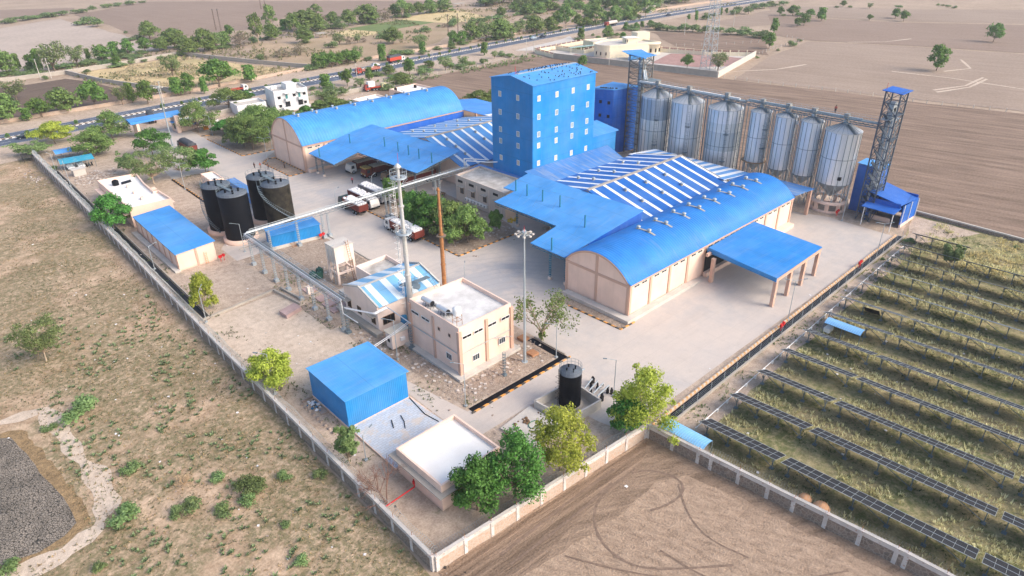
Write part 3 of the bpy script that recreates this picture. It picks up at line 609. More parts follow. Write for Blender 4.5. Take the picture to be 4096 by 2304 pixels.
# ------------------------------------------------------------------ vaulted halls
def vault_hall(name, label, x0, x1, y0, y1, ez, rise, skew=0.0, ribs=.6, bays=10, side_windows=True, lower_pad=None, roof_m=None):
    root = T(name, label, 'warehouse', (x0, (y0 + y1) / 2, 0)); cy = (y0 + y1) / 2; hwid = (y1 - y0) / 2; n = 26
    R_ = (hwid * hwid + rise * rise) / (2 * rise); a1 = math.asin(min(1, hwid / R_)); zc = ez + rise - R_
    arc = [(cy + R_ * math.sin(-a1 + 2 * a1 * i / n), zc + R_ * math.cos(-a1 + 2 * a1 * i / n)) for i in range(n + 1)]
    sk = lambda x: (x - x0) * skew
    # corrugated vault: profile extruded along x with half round ribs
    xs = []; k = int((x1 - x0) / ribs)
    for i in range(k):
        for f_, h_ in ((0, 0), (.2, .1), (.5, .16), (.8, .1)): xs.append((x0 - .15 + (x1 - x0 + .3) * (i + f_) / k, h_))
    xs.append((x1 + .15, 0)); vs = []; m = n + 1
    for x, h_ in xs:
        for j, (yy, zz) in enumerate(arc):
            a = -a1 + 2 * a1 * j / n; yy2 = yy + (.35 if j == n else -.35 if j == 0 else 0); vs.append((x, yy2 + sk(x) + math.sin(a) * h_, zz + .12 + math.cos(a) * h_))
    fs = [(i * m + j, (i + 1) * m + j, (i + 1) * m + j + 1, i * m + j + 1) for i in range(len(xs) - 1) for j in range(n)]
    rf = MB(); rf.add(vs, fs, 0, True); rf.build('vault_roof', roof_m or s_vault, root)
    for xe, nm, t in ((x0, 'end_wall', .3), (x1 - .3, 'end_wall', .3)):
        g = MB(); P = [(y0, 0)] + arc + [(y1, 0)] if True else 0
        P = [(y0, 0)] + [(yy, zz) for yy, zz in arc] + [(y1, 0)]; q = len(P); s_ = sk(xe)
        vs = [(xe, p[0] + s_, p[1]) for p in P] + [(xe + t, p[0] + s_, p[1]) for p in P]
        g.add(vs, [tuple(range(q)), tuple(range(q, 2 * q))[::-1]] + [(i, q + i, q + (i + 1) % q, (i + 1) % q) for i in range(q)]); g.build(nm, m_peach, root)
    tr = MB()   # trim on the near gable: cross members, corner piers, arch rim
    tr.box(x0 - .12, y0, ez - .5, x0, y1, ez - .05); 
    for yy in (y0 + .25, cy, y1 - .25): tr.box(x0 - .1, yy - .28, 0, x0, yy + .28, ez - .5)
    tr.box(x0 - .1, cy - .28, ez - .05, x0, cy + .28, ez + rise - .15)
    for j in range(n):
        (ya_, za), (yb, zb) = arc[j], arc[j + 1]; tr.add([(x0 - .2, ya_, za + .1), (x0 - .2, yb, zb + .1), (x0 - .2, yb * .985 + cy * .015, zb - .25), (x0 - .2, ya_ * .985 + cy * .015, za - .25), (x0, ya_, za + .1), (x0, yb, zb + .1), (x0, yb, zb - .25), (x0, ya_, za - .25)], [(0, 1, 2, 3), (0, 4, 5, 1), (3, 2, 6, 7)])
    tr.build('gable_trim', m_trim, root)
    for sgn, yy in ((-1, y0), (1, y1)):
        b = MB(); s0, s1 = sk(x0), sk(x1); P = [(x0 + .3, yy + s0), (x1 - .3, yy + s1), (x1 - .3, yy + s1 - sgn * .3), (x0 + .3, yy + s0 - sgn * .3)]
        b.prism(P, 0, ez); b.build('side_wall', m_peach, root)
        if sgn == -1 or lower_pad:
            e = MB(); e.obox((x0 - .1, yy + s0), (x1 + .1, yy + s1), .5, ez - .3, ez + .12, side=0); e.build('eaves_beam', m_trim, root)
    p = None
    for k in range(bays + 1):
        x = x0 + .3 + (x1 - x0 - .6) * k / bays; y = y0 + sk(x)
        if p is None: m_ = MB(); m_.box(x - .28, y - .18, 0, x + .28, y, ez - .3); p = m_.build('pier', m_trim, root); px, py = x, y
        else: o = p.copy(); C.objects.link(o); o.parent = root; o.location = (x - px, y - py, 0)
    if side_windows:
        dm = None
        for k in range(bays):
            for u in (.3, .68):
                x = x0 + .3 + (x1 - x0 - .6) * (k + u) / bays; y = y0 + sk(x)
                if dm is None:
                    f = MB(); f.box(x - .75, y - .05, ez - .95, x + .75, y, ez - .5); dm = f.build('clerestory_window', m_white, root); g = MB(); g.box(x - .68, y - .06, ez - .89, x - .04, y - .05, ez - .56); g.box(x + .04, y - .06, ez - .89, x + .68, y - .05, ez - .56); gg = g.build('pane', m_dark, dm, off=root_loc(root)); dx_, dy_ = x, y
                else:
                    o = dm.copy(); C.objects.link(o); o.parent = root; o.location = (x - dx_, y - dy_, 0); q_ = gg.copy(); C.objects.link(q_); q_.parent = o
    return root, cy, R_, zc
def make_vaultmat(name, c):
    t = NT(name); n1 = t.noise(.3, 5); n2 = t.noise(1.2, 4, vec=t.pos(1.2, .15, .15)); cc = t.mix(t.ramp(n1, .3, .7), shade(c, .85), shade(c, 1.12))
    cc = t.mix(t.math('MULTIPLY', t.ramp(n2, .6, .9), .3), cc, (.4, .38, .32)); return t.done(cc, .45, 0, .3)
s_vault = make_vaultmat('blue_vault_sheet', (.032, .215, .6)); s_vault2 = make_vaultmat('light_blue_vault_sheet', (.06, .275, .64))
RV, rvy, rvR, rvz = vault_hall('vaulted_warehouse', 'large peach warehouse with deep blue vaulted roof beside the concrete apron', 81.6, 138.8, 60.0, 74.4, 6.4, 3.5, skew=.012, ribs=.62, bays=10, roof_m=s_vault)
m = MB(); m.prism([(80.0, 58.6), (97.6, 58.8), (97.6, 60.0), (81.5, 59.9), (81.3, 73.6), (79.9, 73.6)], .03, .7); m.build('loading_plinth', m_concl, RV)
m = MB(); m.prism([(97.6, 58.8), (103.0, 58.9), (103.0, 60.2), (97.6, 60.2)], .03, [.7, .05, .05, .7]); m.build('ramp', m_concl, RV)
m = MB(); m.prism([(130, 59.0), (138.4, 59.2), (138.4, 60.6), (130, 60.5)], .03, .9); m.build('loading_dock', m_peach, RV)
m = MB(); m.box(104.5, 59.9, 0, 120, 60.22, 5.2); m.build('door_opening', m_dark, RV)
m = MB(); m.box(104.2, 59.2, .03, 120.5, 59.9, .95); m.build('dock_edge', m_peach, RV)
first = None
xsv = [89.6, 94.8, 100.0, 105.8, 111.0, 116.5, 122.1, 127.4, 132.9]
for i, x in enumerate(xsv):
    for j, dy in enumerate((.9, -1.5)):
        if i < 1: continue
        yy = rvy + dy + (x - 81.6) * .012 + .5; z = rvz + math.sqrt(rvR ** 2 - (yy - rvy - (x - 81.6) * .012) ** 2) + .22
        lab = '%s ventilator from the near end, %s row on the deep blue vault' % (ordinal(i), ('far side', 'near side')[j])
        v_ = vent(x, yy, z, lab, first, 'ventilators on the deep blue vault'); first = first or v_
    pl = MB(); n_ = 6
    for k in range(n_):
        ya_, yb = rvy - 2.4 + 4.4 * k / n_ + (x - 81.6) * .012, rvy - 2.4 + 4.4 * (k + 1) / n_ + (x - 81.6) * .012; f = lambda yy: rvz + math.sqrt(rvR ** 2 - (yy - rvy - (x - 81.6) * .012) ** 2) + .3
        pl.quad((x - .26, ya_, f(ya_)), (x + .26, ya_, f(ya_)), (x + .26, yb, f(yb)), (x - .26, yb, f(yb)))
    if i: pl.build('flashing_strip', plain('bare_flashing', (.45, .44, .42), .5, .3), RV)
LV, lvy, lvR, lvz = vault_hall('vaulted_warehouse', 'long peach warehouse with high light blue vaulted roof near the white flats', 80.1, 135.8, 170.0, 188.2, 7.2, 5.9, ribs=.85, bays=9, roof_m=s_vault2, lower_pad=True)
m = MB(); m.box(104, 169.55, 4.6, 135.8, 169.8, 6.85); m.build('lower_cladding', s_deep_x, LV)
m = MB(); m.box(80.5, 168.4, .03, 104, 169.8, 1.0); m.build('loading_dock', m_peach, LV)
m = MB(); m.prism([(80.8, 167.9), (88, 168.3), (88, 169.8), (80.8, 169.8)], 1.0, [1.0, 1.3, 1.3, 1.0]); m.build('ramp', m_concl, LV)
first = None
for i, x in enumerate([84, 89.6, 96, 102, 108, 114.5, 121, 128]):
    for j, dy in enumerate((1.0, -1.4)):
        yy = lvy + dy; z = lvz + math.sqrt(lvR ** 2 - dy ** 2) + .22
        v_ = vent(x, yy, z, '%s ventilator from the near end, %s row on the light blue vault' % (ordinal(i + 1), ('far side', 'near side')[j]), first, 'ventilators on the light blue vault'); first = first or v_
# ------------------------------------------------------------------ striped gable roofed production halls
st_R = sheet('deep_blue_striped_roof', (.018, .13, .44), 'x', .5, stripes=('x', 3.52, 103.6, .24, (.84, .86, .88)), dirt=.06, amp=.08, streak='y')
st_L = sheet('blue_striped_roof', (.06, .24, .55), 'x', .5, stripes=('x', 3.3, 104.6, .24, (.8, .83, .84)), dirt=.25, amp=.08, dirtcol=(.4, .42, .42), streak='y')
st_B = sheet('light_striped_roof', (.13, .33, .66), 'y', .5, stripes=('y', 2.75, 60.8, .47, (.85, .87, .88)), dirt=.06, amp=.05, streak='x')
def gable_hall(label, x0, x1, ya_, za, yr, zr, yb, zb, rm):
    root = T('production_hall', label, 'factory hall', (x0, yr, 0)); m = MB()
    m.slab([(x0, ya_, za), (x1, ya_, za), (x1, yr, zr), (x0, yr, zr)], .12); m.slab([(x0, yr, zr), (x1, yr, zr), (x1, yb, zb), (x0, yb, zb)], .12); m.build('roof', rm, root)
    m = MB(); P = [(ya_, 0), (yb, 0), (yb, zb - .15), (yr, zr - .15), (ya_, za - .15)]
    for x in (x0 + .3, x1 - .6): m.add([(x, p[0], p[1]) for p in P] + [(x + .3, p[0], p[1]) for p in P], [(4, 3, 2, 1, 0), (5, 6, 7, 8, 9)] + [(i, (i + 1) % 5, 5 + (i + 1) % 5, 5 + i) for i in range(5)])
    m.box(x0 + .6, ya_ + .05, 0, x1 - .6, ya_ + .3, za - .3); m.box(x0 + .6, yb - .3, 0, x1 - .6, yb - .05, zb - .3); m.build('wall', m_peach, root)
    m = MB(); k = 7
    for i in range(k):
        a, b2 = x0 + (x1 - x0) * i / k + .06, x0 + (x1 - x0) * (i + 1) / k - .06; m.prism([(a, yr - .35), (b2, yr - .35), (b2, yr + .35), (a, yr + .35)], zr + .0, zr + .22)
    m.build('ridge_cap', m_conc, root)
    m = MB(); m.tube((x1, ya_, za), (x1, yr, zr), .14, n=4); m.tube((x1, yr, zr), (x1, yb, zb), .14, n=4); m.build('verge_flashing', m_conc, root)
    return root
SR = gable_hall('production hall with dark blue roof and narrow white stripes in front of the silos', 102.5, 136.2, 74.6, 6.9, 88.0, 10.4, 101.4, 8.0, st_R)
SL = gable_hall('production hall with faded blue and white striped roof left of the blue tower', 102.8, 135.4, 130.0, 5.3, 145, 10.0, 169.4, 5.2, st_L)
zr_ = lambda y: 10.4 - (abs(y - 88.0)) * (3.5 / 13.4 if y < 88 else 2.4 / 13.4)
first = None
for i, (x, y) in enumerate([(110.2, 84), (110.2, 79.5), (117.2, 84), (117.2, 79.5), (124.2, 84), (124.2, 79.5), (110.2, 93), (110.2, 97.5), (117.2, 93), (117.2, 97.5), (126, 93), (126, 97.5)]):
    v_ = vent(x, y, zr_(y), '%s ventilator from the canopy, %s line, %s slope of the dark striped roof' % (ordinal((i % 6) // 2 + 1), ('upper', 'lower')[i % 2], ('right', 'left')[i // 6]), first, 'ventilators on the dark striped roof'); first = first or v_
zl_ = lambda y: 10 - abs(y - 145) * (4.8 / 24.4 if y > 145 else 4.7 / 15)
first = None
for i, (x, y) in enumerate([(107.7, 142), (107.7, 138.3), (107.7, 134.6), (117.6, 142), (117.6, 138.3)] + [(a_, b_) for a_ in (111, 119, 127.5) for b_ in (151.5, 157, 162.5)]):
    lab = ('%s ventilator down the right slope of the faded striped roof, %s line' % (ordinal(i % 3 + 1), ('near', 'far')[i // 3])) if i < 5 else '%s ventilator up the left slope of the faded striped roof, %s line' % (ordinal(3 - (i - 5) % 3), ('nearest', 'middle', 'farthest')[(i - 5) // 3])
    v_ = vent(x, y, zl_(y), lab, first, 'ventilators on the faded striped roof'); first = first or v_
# lean-to beside the tower
r = T('lean_to', 'dusty blue lean-to roof at the foot of the blue tower', 'lean-to', (102, 105, 0))
m = MB(); m.slab([(104, 101.2, 8.0), (131, 101.2, 8.0), (133.5, 108.6, 9.2), (104, 108.6, 9.2)], .12); m.build('roof', s_dust, r); m = MB(); m.box(104.3, 101.5, 0, 131, 101.8, 7.8); m.box(104.3, 101.8, 0, 104.6, 108.4, 7.8); m.build('wall', m_peach, r)
# ------------------------------------------------------------------ blue tower and annexes
r = T('factory_tower', 'tall bright blue sheet metal tower with rows of small white windows', 'tower', (106.8, 108.7, 0))
m = MB(); m.box(106.8, 108.7, 0, 106.95, 122.6, 28.1); m.add([(106.8, 108.7, 28.1), (106.8, 122.6, 28.1), (106.8, 115.6, 29.3), (106.95, 108.7, 28.1), (106.95, 122.6, 28.1), (106.95, 115.6, 29.3)], [(0, 2, 1), (3, 4, 5)]); m.build('wall', s_wall_y, r)
m = MB(); m.box(106.95, 108.7, 0, 127.8, 108.85, 28.1); m.build('wall', s_wall_x, r); m = MB(); m.box(106.95, 122.45, 0, 127.8, 122.6, 28.1); m.build('wall', s_wall_x, r)
m = MB(); m.box(127.65, 108.85, 0, 127.8, 122.45, 28.1); m.build('wall', s_wall_y, r)
m = MB(); m.slab([(106.5, 108.4, 28.1), (128.1, 108.4, 28.1), (128.1, 115.6, 29.4), (106.5, 115.6, 29.4)], .12); m.slab([(106.5, 115.6, 29.4), (128.1, 115.6, 29.4), (128.1, 122.9, 28.1), (106.5, 122.9, 28.1)], .12); m.build('roof', s_roof_x, r)
m = MB(); m.box(108.5, 115.2, 29.36, 128, 116.0, 29.46); m.build('ridge_flashing', m_galv, r)
m = MB(); m.bar((108, 115.6, 29.4), (108, 115.6, 31.2), .08); m.bar((108.6, 115.6, 29.4), (108, 115.6, 30.6), .05); m.build('lightning_rod', m_red, r)
m_blind = plain('beige_blind', (.5, .47, .4), .6, var=.1); m_slat = plain('louvre_pane', (.3, .38, .42), .4, var=.3, sc2=14)
zz = [25.0, 20.9, 16.9, 14.3, 10.1]
windows(r, [(x, z) for x in (108.7, 114.5, 119.95, 125.2) for k, z in enumerate(zz) if (k in (0, 4) or (k == 3 and x < 115))], 'y', 108.7, .78, 1.1, pane_m=m_blind)
windows(r, [(x, z) for x in (108.7, 114.5, 119.95, 125.2) for k, z in enumerate(zz) if not (k in (0, 4) or (k == 3 and x < 115))], 'y', 108.7, .78, 1.1, pane_m=m_slat)
windows(r, [(y, z) for y in (119.6, 113.55) for z in (24.7, 9.5)], 'x', 106.8, .78, 1.1, pane_m=m_blind)
windows(r, [(y, z) for y in (119.6, 113.55) for z in (20.5, 16.4, 13.6)], 'x', 106.8, .78, 1.1, pane_m=m_slat)
r = T('tower_annex', 'small blue lean-to block between the blue tower and the lattice tower', 'annex', (128, 109, 0))
m = MB(); m.box(127.82, 108.9, 0, 137, 116, 12.2); m.build('wall', s_wall_x, r); m = MB(); m.slab([(127.82, 108.7, 12.4), (138, 108.7, 12.2), (138, 116.3, 13.4), (127.82, 116.3, 13.6)], .12); m.build('roof', s_roof_x, r)
r = T('elevator_building', 'narrow dark blue building with small square windows behind the blue tower', 'building', (150, 120, 0))
P = [(151.3, 121.9), (160.3, 120.0), (157.8, 127.6), (148.9, 126.6)]
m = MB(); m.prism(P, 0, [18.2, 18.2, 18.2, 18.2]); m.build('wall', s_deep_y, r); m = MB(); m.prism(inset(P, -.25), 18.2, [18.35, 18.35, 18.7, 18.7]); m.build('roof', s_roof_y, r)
wf = MB(); d = Vector((P[3][0] - P[0][0], P[3][1] - P[0][1], 0)).normalized(); nn = Vector((-d.y, d.x, 0))
for i, (t, z) in enumerate([(1.2, 14.2), (3.6, 14.4), (1.2, 10.4), (3.6, 10.6), (3.6, 6.6)]):
    q = Vector((P[0][0], P[0][1], z)) + d * t; n2 = nn * (.05 if nn.x < 0 else -.05); m = MB(); a_ = q - d * .4; b_ = q + d * .4; m.quad(a_ + n2, b_ + n2, b_ + n2 + Vector((0, 0, .9)), a_ + n2 + Vector((0, 0, .9))); m.build('window', m_dark, r)
m = MB(); q = Vector((P[0][0], P[0][1], 5.0)) + d * .3; n2 = nn * (.06 if nn.x < 0 else -.06); m.quad(q + n2, q + n2 + d * 2.2, q + n2 + d * 2.2 + Vector((0, 0, 3.2)), q + n2 + Vector((0, 0, 3.2))); m.build('opening', m_dark, r)
r = T('conveyor_bridge', 'short covered conveyor bridge from the blue tower to the dark blue building', 'conveyor', (138, 115, 0))
m = MB(); m.prism([(128, 118.0), (150.5, 122.6), (150.3, 124.0), (127.8, 119.6)], [7.6, 6.6, 6.6, 7.6], [8.2, 7.2, 7.2, 8.2]); m.build('gallery', m_white, r)
m = MB()
for k in range(12):
    t = k / 11; x, y, z = 128 + 22.4 * t, 118 + 4.6 * t, 8.2 - t; m.bar((x, y, z), (x, y, z + 1.6), .06); m.bar((x, y + 1.5, z), (x, y + 1.5, z + 1.6), .06); m.bar((x, y, z + 1.6), (x, y + 1.5, z + 1.6), .06)
m.tube((128, 118, 9.8), (150.4, 122.6, 8.8), .05, n=4); m.tube((128, 119.5, 9.8), (150.4, 124.1, 8.8), .05, n=4); m.bar((140, 120.4, 0), (140, 120.4, 7), .25); m.build('frame', m_steelb, r)
# ------------------------------------------------------------------ loading canopies
def lattice_post(m, x, y, z0, z1, s=.28):
    for a, b_ in ((-s / 2, -s / 2), (s / 2, -s / 2), (s / 2, s / 2), (-s / 2, s / 2)): m.bar((x + a, y + b_, z0), (x + a, y + b_, z1), .06)
    n = max(3, int((z1 - z0) / .45))
    for k in range(n):
        za, zb = z0 + (z1 - z0) * k / n, z0 + (z1 - z0) * (k + 1) / n
        m.box(x - s / 2, y - s / 2, za, x + s / 2, y - s / 2 + .02, za + .16); m.box(x - s / 2, y - s / 2, za, x - s / 2 + .02, y + s / 2, za + .16)
def truss(m, p, q, dz=.55, n=8):
    p = Vector(p); q = Vector(q); m.bar(p, q, .1); a = p - Vector((0, 0, dz)); b_ = q - Vector((0, 0, dz)); m.bar(a, b_, .1)
    for k in range(n):
        t0, t1 = k / n, (k + 1) / n; m.bar(p.lerp(q, t0), a.lerp(b_, (t0 + t1) / 2), .06); m.bar(a.lerp(b_, (t0 + t1) / 2), p.lerp(q, t1), .06)
def canopy(label, P, Z, posts, studs, trusses, pm=None, rm=None, grid=None):
    r = T('loading_canopy', label, 'canopy', (posts[0][0], posts[0][1], 0)); n = len(P); zf = lambda x, y: Z[0] + Z[1] * (x - Z[2]) + Z[3] * (y - Z[4])
    m = MB(); m.slab([(x, y, zf(x, y)) for x, y in P], .16); m.build('roof', rm or s_roof_y, r)
    m = MB()
    for a, b_ in trusses: truss(m, (*a, zf(*a) - .2), (*b_, zf(*b_) - .2), n=max(4, int(math.hypot(b_[0] - a[0], b_[1] - a[1]) / 1.2)))
    m.build('roof_truss', pm or m_steelb, r)
    for x, y in posts:
        m = MB(); lattice_post(m, x, y, .5, zf(x, y) - .25); o = m.build('post', pm or m_steelb, r); m = MB(); m.box(x - .3, y - .3, 0, x + .3, y + .3, .6); m.build('post_footing', m_peach_pale, o, off=root_loc(r))
    for x, y in studs: m = MB(); m.box(x - .12, y - .1, zf(x, y) - .1, x + .12, y + .1, zf(x, y) + 2.5); m.build('stay_mast', pm or m_teal, r)
    sw = MB()
    for i, (x, y) in enumerate(studs):
        for dx, dy in ((-3, 0), (4, 0)):
            if not inside(x + dx, y + dy, P): continue
            sw.tube((x, y, zf(x, y) + 2.4), (x + dx, y + dy, zf(x + dx, y + dy) + .02), .015, n=3)
    if studs: sw.build('stay_cables', m_steelb, r)
    return r
def inside(x, y, P):
    c_ = False; n = len(P)
    for i in range(n):
        (x0, y0), (x1, y1) = P[i], P[(i + 1) % n]
        if (y0 > y) != (y1 > y) and x < (x1 - x0) * (y - y0) / (y1 - y0) + x0: c_ = not c_
    return c_
PR = [(81.9, 75.1), (102.7, 73.6), (102.4, 105.5), (94.5, 105.3), (94.7, 101.9), (89.1, 102.3), (89.1, 84.0), (81.9, 83.9)]
canopy('L-shaped bright blue loading canopy with teal masts joined to the deep blue vault', PR, (6.2, .177, 81, 0, 75), [(82.7, 79.4), (83.1, 75.8), (95.6, 102.2), (91.5, 87.5), (100, 96)],
       [(82.3, 78.7), (91.7, 79.0), (94.9, 88.6), (94.7, 93.4), (94.7, 98), (94.9, 101.7)], [((82.1, 75.4), (82.1, 83.6)), ((89.4, 84.3), (89.4, 102)), ((82.2, 83.7), (89.2, 83.9))], pm=m_teal)
m = MB(); m.prism([(88, 74.75), (102.5, 73.8), (102.5, 73.95), (88, 74.9)], [6.3, 6.8, 6.8, 6.3], [7.3, 9.85, 9.85, 7.3]); solo(m, 'cladding_panel', s_deep_x, 'narrow deep blue cladding strip between the loading canopy and the deep blue vault', 'cladding', (98, 75, 7))
PL = [(80.2, 166.9), (80.1, 153.7), (88.1, 155.1), (89.0, 130.1), (103.3, 131.3), (102.0, 169.6), (94.7, 169.9)]
canopy('bright blue loading canopy with stay masts sheltering parked trucks beside the light blue vault', PL, (6.0, .1435, 80, 0, 150), [(81.7, 166.4), (81.8, 163.2), (90.5, 133.0), (101.5, 137.6), (97.2, 156.1), (96.7, 134.4)],
       [(80.6, 161.6), (90.5, 162.6), (94.4, 151.6), (94.4, 145.4), (94.5, 140.9), (94.6, 136.6), (94.8, 131.6)], [((80.5, 166.5), (80.4, 154)), ((80.4, 154), (88.1, 155.3)), ((88.4, 155.3), (89.2, 130.5)), ((89.4, 130.5), (103.0, 131.7))])
# right hand canopy on concrete frame
r = T('loading_canopy', 'bright blue flat canopy on peach concrete columns over the right apron', 'canopy', (111, 52, 0))
Pq = [(102.6, 45.0), (120.4, 45.4), (121.8, 60.2), (104.6, 59.7)]
m = MB(); m.slab([(x, y, 5.75 + (y - 45) * .02) for x, y in Pq], .14); m.build('roof', sheet('flat_canopy_blue', (.03, .24, .64), 'y', .45, streak='x'), r)
m = MB(); m.obox((102.5, 44.9), (104.5, 59.8), .12, 5.1, 5.9); m.build('fascia', s_wall_y, r)
m = MB(); m.obox((102.8, 45.2), (120.2, 45.6), .45, 4.9, 5.5); m.build('edge_beam', m_trim, r)
m = MB(); m.obox((103.0, 58.9), (120.6, 59.4), .45, 4.9, 5.5); m.build('edge_beam', m_trim, r)
for x, y in ((103.1, 45.2), (108.6, 45.35), (114.1, 45.5), (119.6, 45.6), (103.4, 57.6)): m = MB(); m.box(x - .35, y - .3, 0, x + .35, y + .3, 4.9); m.build('column', m_trim, r)
# back canopy behind the halls
r = T('rear_canopy', 'light blue and white striped canopy between the dark striped roof and the silos', 'canopy', (142, 80, 0))
m = MB(); m.slab([(135.2, 75.6, 7.7), (147.3, 75.6, 6.3), (147.3, 103.6, 6.3), (135.2, 103.0, 7.7)], .12); m.build('roof', st_B, r)
m = MB(); m.slab([(138.9, 60.3, 7.0), (148.4, 60.4, 6.1), (148.0, 75.6, 6.25), (136.9, 75.6, 7.4)], .12); m.build('roof', s_dust, r)
m = MB(); m.box(135.2, 103.1, 5.4, 138.6, 103.25, 7.2); m.build('fascia', s_deep_x, r)
for x, y in ((147.4, 60.9), (147.4, 70), (147.2, 80), (147.2, 90), (147.2, 101)): m = MB(); m.box(x - .35, y - .35, 0, x + .35, y + .35, 6.1); m.build('column', m_trim, r)
r = T('rear_canopy', 'plain light blue canopy with a few white strips beyond the light blue vault', 'canopy', (141, 150, 0))
m = MB(); m.slab([(135.9, 126, 7.4), (152, 126, 6.2), (152, 183, 6.2), (135.9, 186, 7.4)], .12); m.build('roof', sheet('rear_left_roof', (.06, .26, .66), 'y', .35, streak='x'), r)
m = MB()
for k in range(4): m.slab([(136.2, 146 + k * 4.0, 7.44), (149, 146 + k * 4.0, 6.49), (149, 147.9 + k * 4.0, 6.49), (136.2, 147.9 + k * 4.0, 7.44)], .03)
m.build('roof_light', m_white, r)
for y in (130, 145, 160, 175, 182): m = MB(); m.box(150.9, y - .3, 0, 151.5, y + .3, 6.1); m.build('column', m_trim, r)
# ------------------------------------------------------------------ silos
def silo_mat(name, bands):
    t = NT(name); sep = t.n('ShaderNodeSeparateXYZ'); t.l(t.geo.outputs['Position'], sep.inputs[0]); n1 = t.noise(.5, 4, vec=t.pos(1, 1, .25)); n2 = t.noise(5, 2)
    c = t.mix(t.ramp(n1, .3, .7), (.66, .69, .72), (.8, .82, .83))
    for z0, z1, col in bands:
        k = t.math('MULTIPLY', t.math('GREATER_THAN', sep.outputs[2], z0), t.math('LESS_THAN', sep.outputs[2], z1)); c = t.mix(t.math('MULTIPLY', k, .85), c, col)
    wv = t.math('SINE', t.math('MULTIPLY', sep.outputs[2], 2 * PI / .22)); t.bump(wv, .12, .02)
    return t.done(c, .38, .45, .5)
m_siloroof = plain('silo_roof_sheet', (.6, .63, .66), .45, .5, var=.12, sc1=1, col2=(.58, .54, .46))
sm_ = [silo_mat('silo_a', [(12.2, 17.6, (.4, .46, .52)), (0, 12.2, (.85, .84, .8))]), silo_mat('silo_b', []), silo_mat('silo_c', [(8.3, 13, (.46, .52, .55)), (13, 15.2, (.62, .66, .66))])]
def silo(cy, r_, z0, zr, za, mat, label, hopper=False, ring=False, num=None, cx=155.0):
    root = T('grain_silo', label, 'silo', (cx, cy, 0), 'row of steel grain silos')
    m = MB(); m.lathe(cx, cy, [(r_, z0), (r_, zr)], 40); m.build('shell', mat, root)
    m = MB(); m.lathe(cx, cy, [(r_ + .12, zr - .05), (r_ + .12, zr + .05), (.55, za - .5), (.55, za)], 28, smooth=False); m.cyl(cx, cy, za, za + .25, .6, n=12); m.build('cone_roof', m_siloroof, root)
    m = MB(); n = max(14, int(r_ * 5.5))
    for k in range(n):
        a = 2 * PI * k / n; x, y = cx + math.cos(a) * (r_ + .04), cy + math.sin(a) * (r_ + .04); m.tube((x, y, z0 - .1), (x, y, zr), .055, n=4)
        if k % 1 == 0:
            m.tube((cx + math.cos(a) * r_, cy + math.sin(a) * r_, zr + .08), (cx + math.cos(a) * .6, cy + math.sin(a) * .6, za - .42), .035, n=3)
    m.build('stiffeners', m_steelb, root)
    m = MB()
    for zz in (z0, (z0 + zr) / 2, zr): m.lathe(cx, cy, [(r_ + .02, zz - .05), (r_ + .07, zz), (r_ + .02, zz + .05)], 36)
    m.build('hoops', m_steelb, root)
    # ladder with cage on the near side and stairs on the roof
    a = math.atan2(-1, -1) + (.25 if hopper else -.1); lx, ly = cx + math.cos(a) * (r_ + .25), cy + math.sin(a) * (r_ + .25); m = MB(); px, py = -math.sin(a) * .25, math.cos(a) * .25
    if not hopper or num == 4:
        for s_ in (-1, 1): m.bar((lx + px * s_, ly + py * s_, z0), (lx + px * s_, ly + py * s_, zr + .9), .05)
        for k in range(int((zr - z0) / .45)): m.bar((lx - px, ly - py, z0 + k * .45), (lx + px, ly + py, z0 + k * .45), .03)
        ox, oy = math.cos(a) * .6, math.sin(a) * .6
        for k in range(int((zr - z0) / 1.0)):
            zz = z0 + 1 + k; m.path([(lx - px, ly - py, zz), (lx - px + ox, ly - py + oy, zz), (lx + px + ox, ly + py + oy, zz), (lx + px, ly + py, zz)], .02, 3)
        for zz in (z0 + (zr - z0) * .3, z0 + (zr - z0) * .68): m.box(lx - .6, ly - .6, zz, lx + .5, ly + .5, zz + .08); m.path([(lx - .6, ly - .6, zz + 1), (lx + .5, ly - .6, zz + 1), (lx + .5, ly + .5, zz + 1), (lx - .6, ly + .5, zz + 1), (lx - .6, ly - .6, zz + 1)], .025, 3)
        m.build('caged_ladder', m_steelb, root)
    m = MB(); k0 = 8
    for k in range(k0):
        t = k / k0; rr = r_ + (.6 - r_) * t; zz = zr + (za - .5 - zr) * t + .12; x, y = cx + math.cos(a) * rr, cy + math.sin(a) * rr; m.box(x - .3, y - .3, zz, x + .3, y + .3, zz + .06); m.bar((x - .3, y + .3, zz), (x - .3, y + .3, zz + .8), .035); m.bar((x + .3, y - .3, zz), (x + .3, y - .3, zz + .8), .035)
    m.build('roof_steps', m_steelb, root)
    if hopper:
        m = MB(); m.lathe(cx, cy, [(r_, z0), (.35, z0 - r_ * .95)], 28); m.build('hopper_cone', m_galv, root); zb = 2.6 if ring else 0; m = MB(); n = 12
        for k in range(n):
            a0, a1 = 2 * PI * k / n, 2 * PI * (k + 1) / n; p0 = (cx + math.cos(a0) * r_, cy + math.sin(a0) * r_); p1 = (cx + math.cos(a1) * r_, cy + math.sin(a1) * r_)
            m.bar((*p0, zb), (*p0, z0), .17); m.bar((*p0, zb), (*p1, z0), .11); m.bar((*p1, zb), (*p0, z0), .11); m.bar((*p0, (zb + z0) / 2), (*p1, (zb + z0) / 2), .09)
        m.build('leg_frame', m_galv, root)
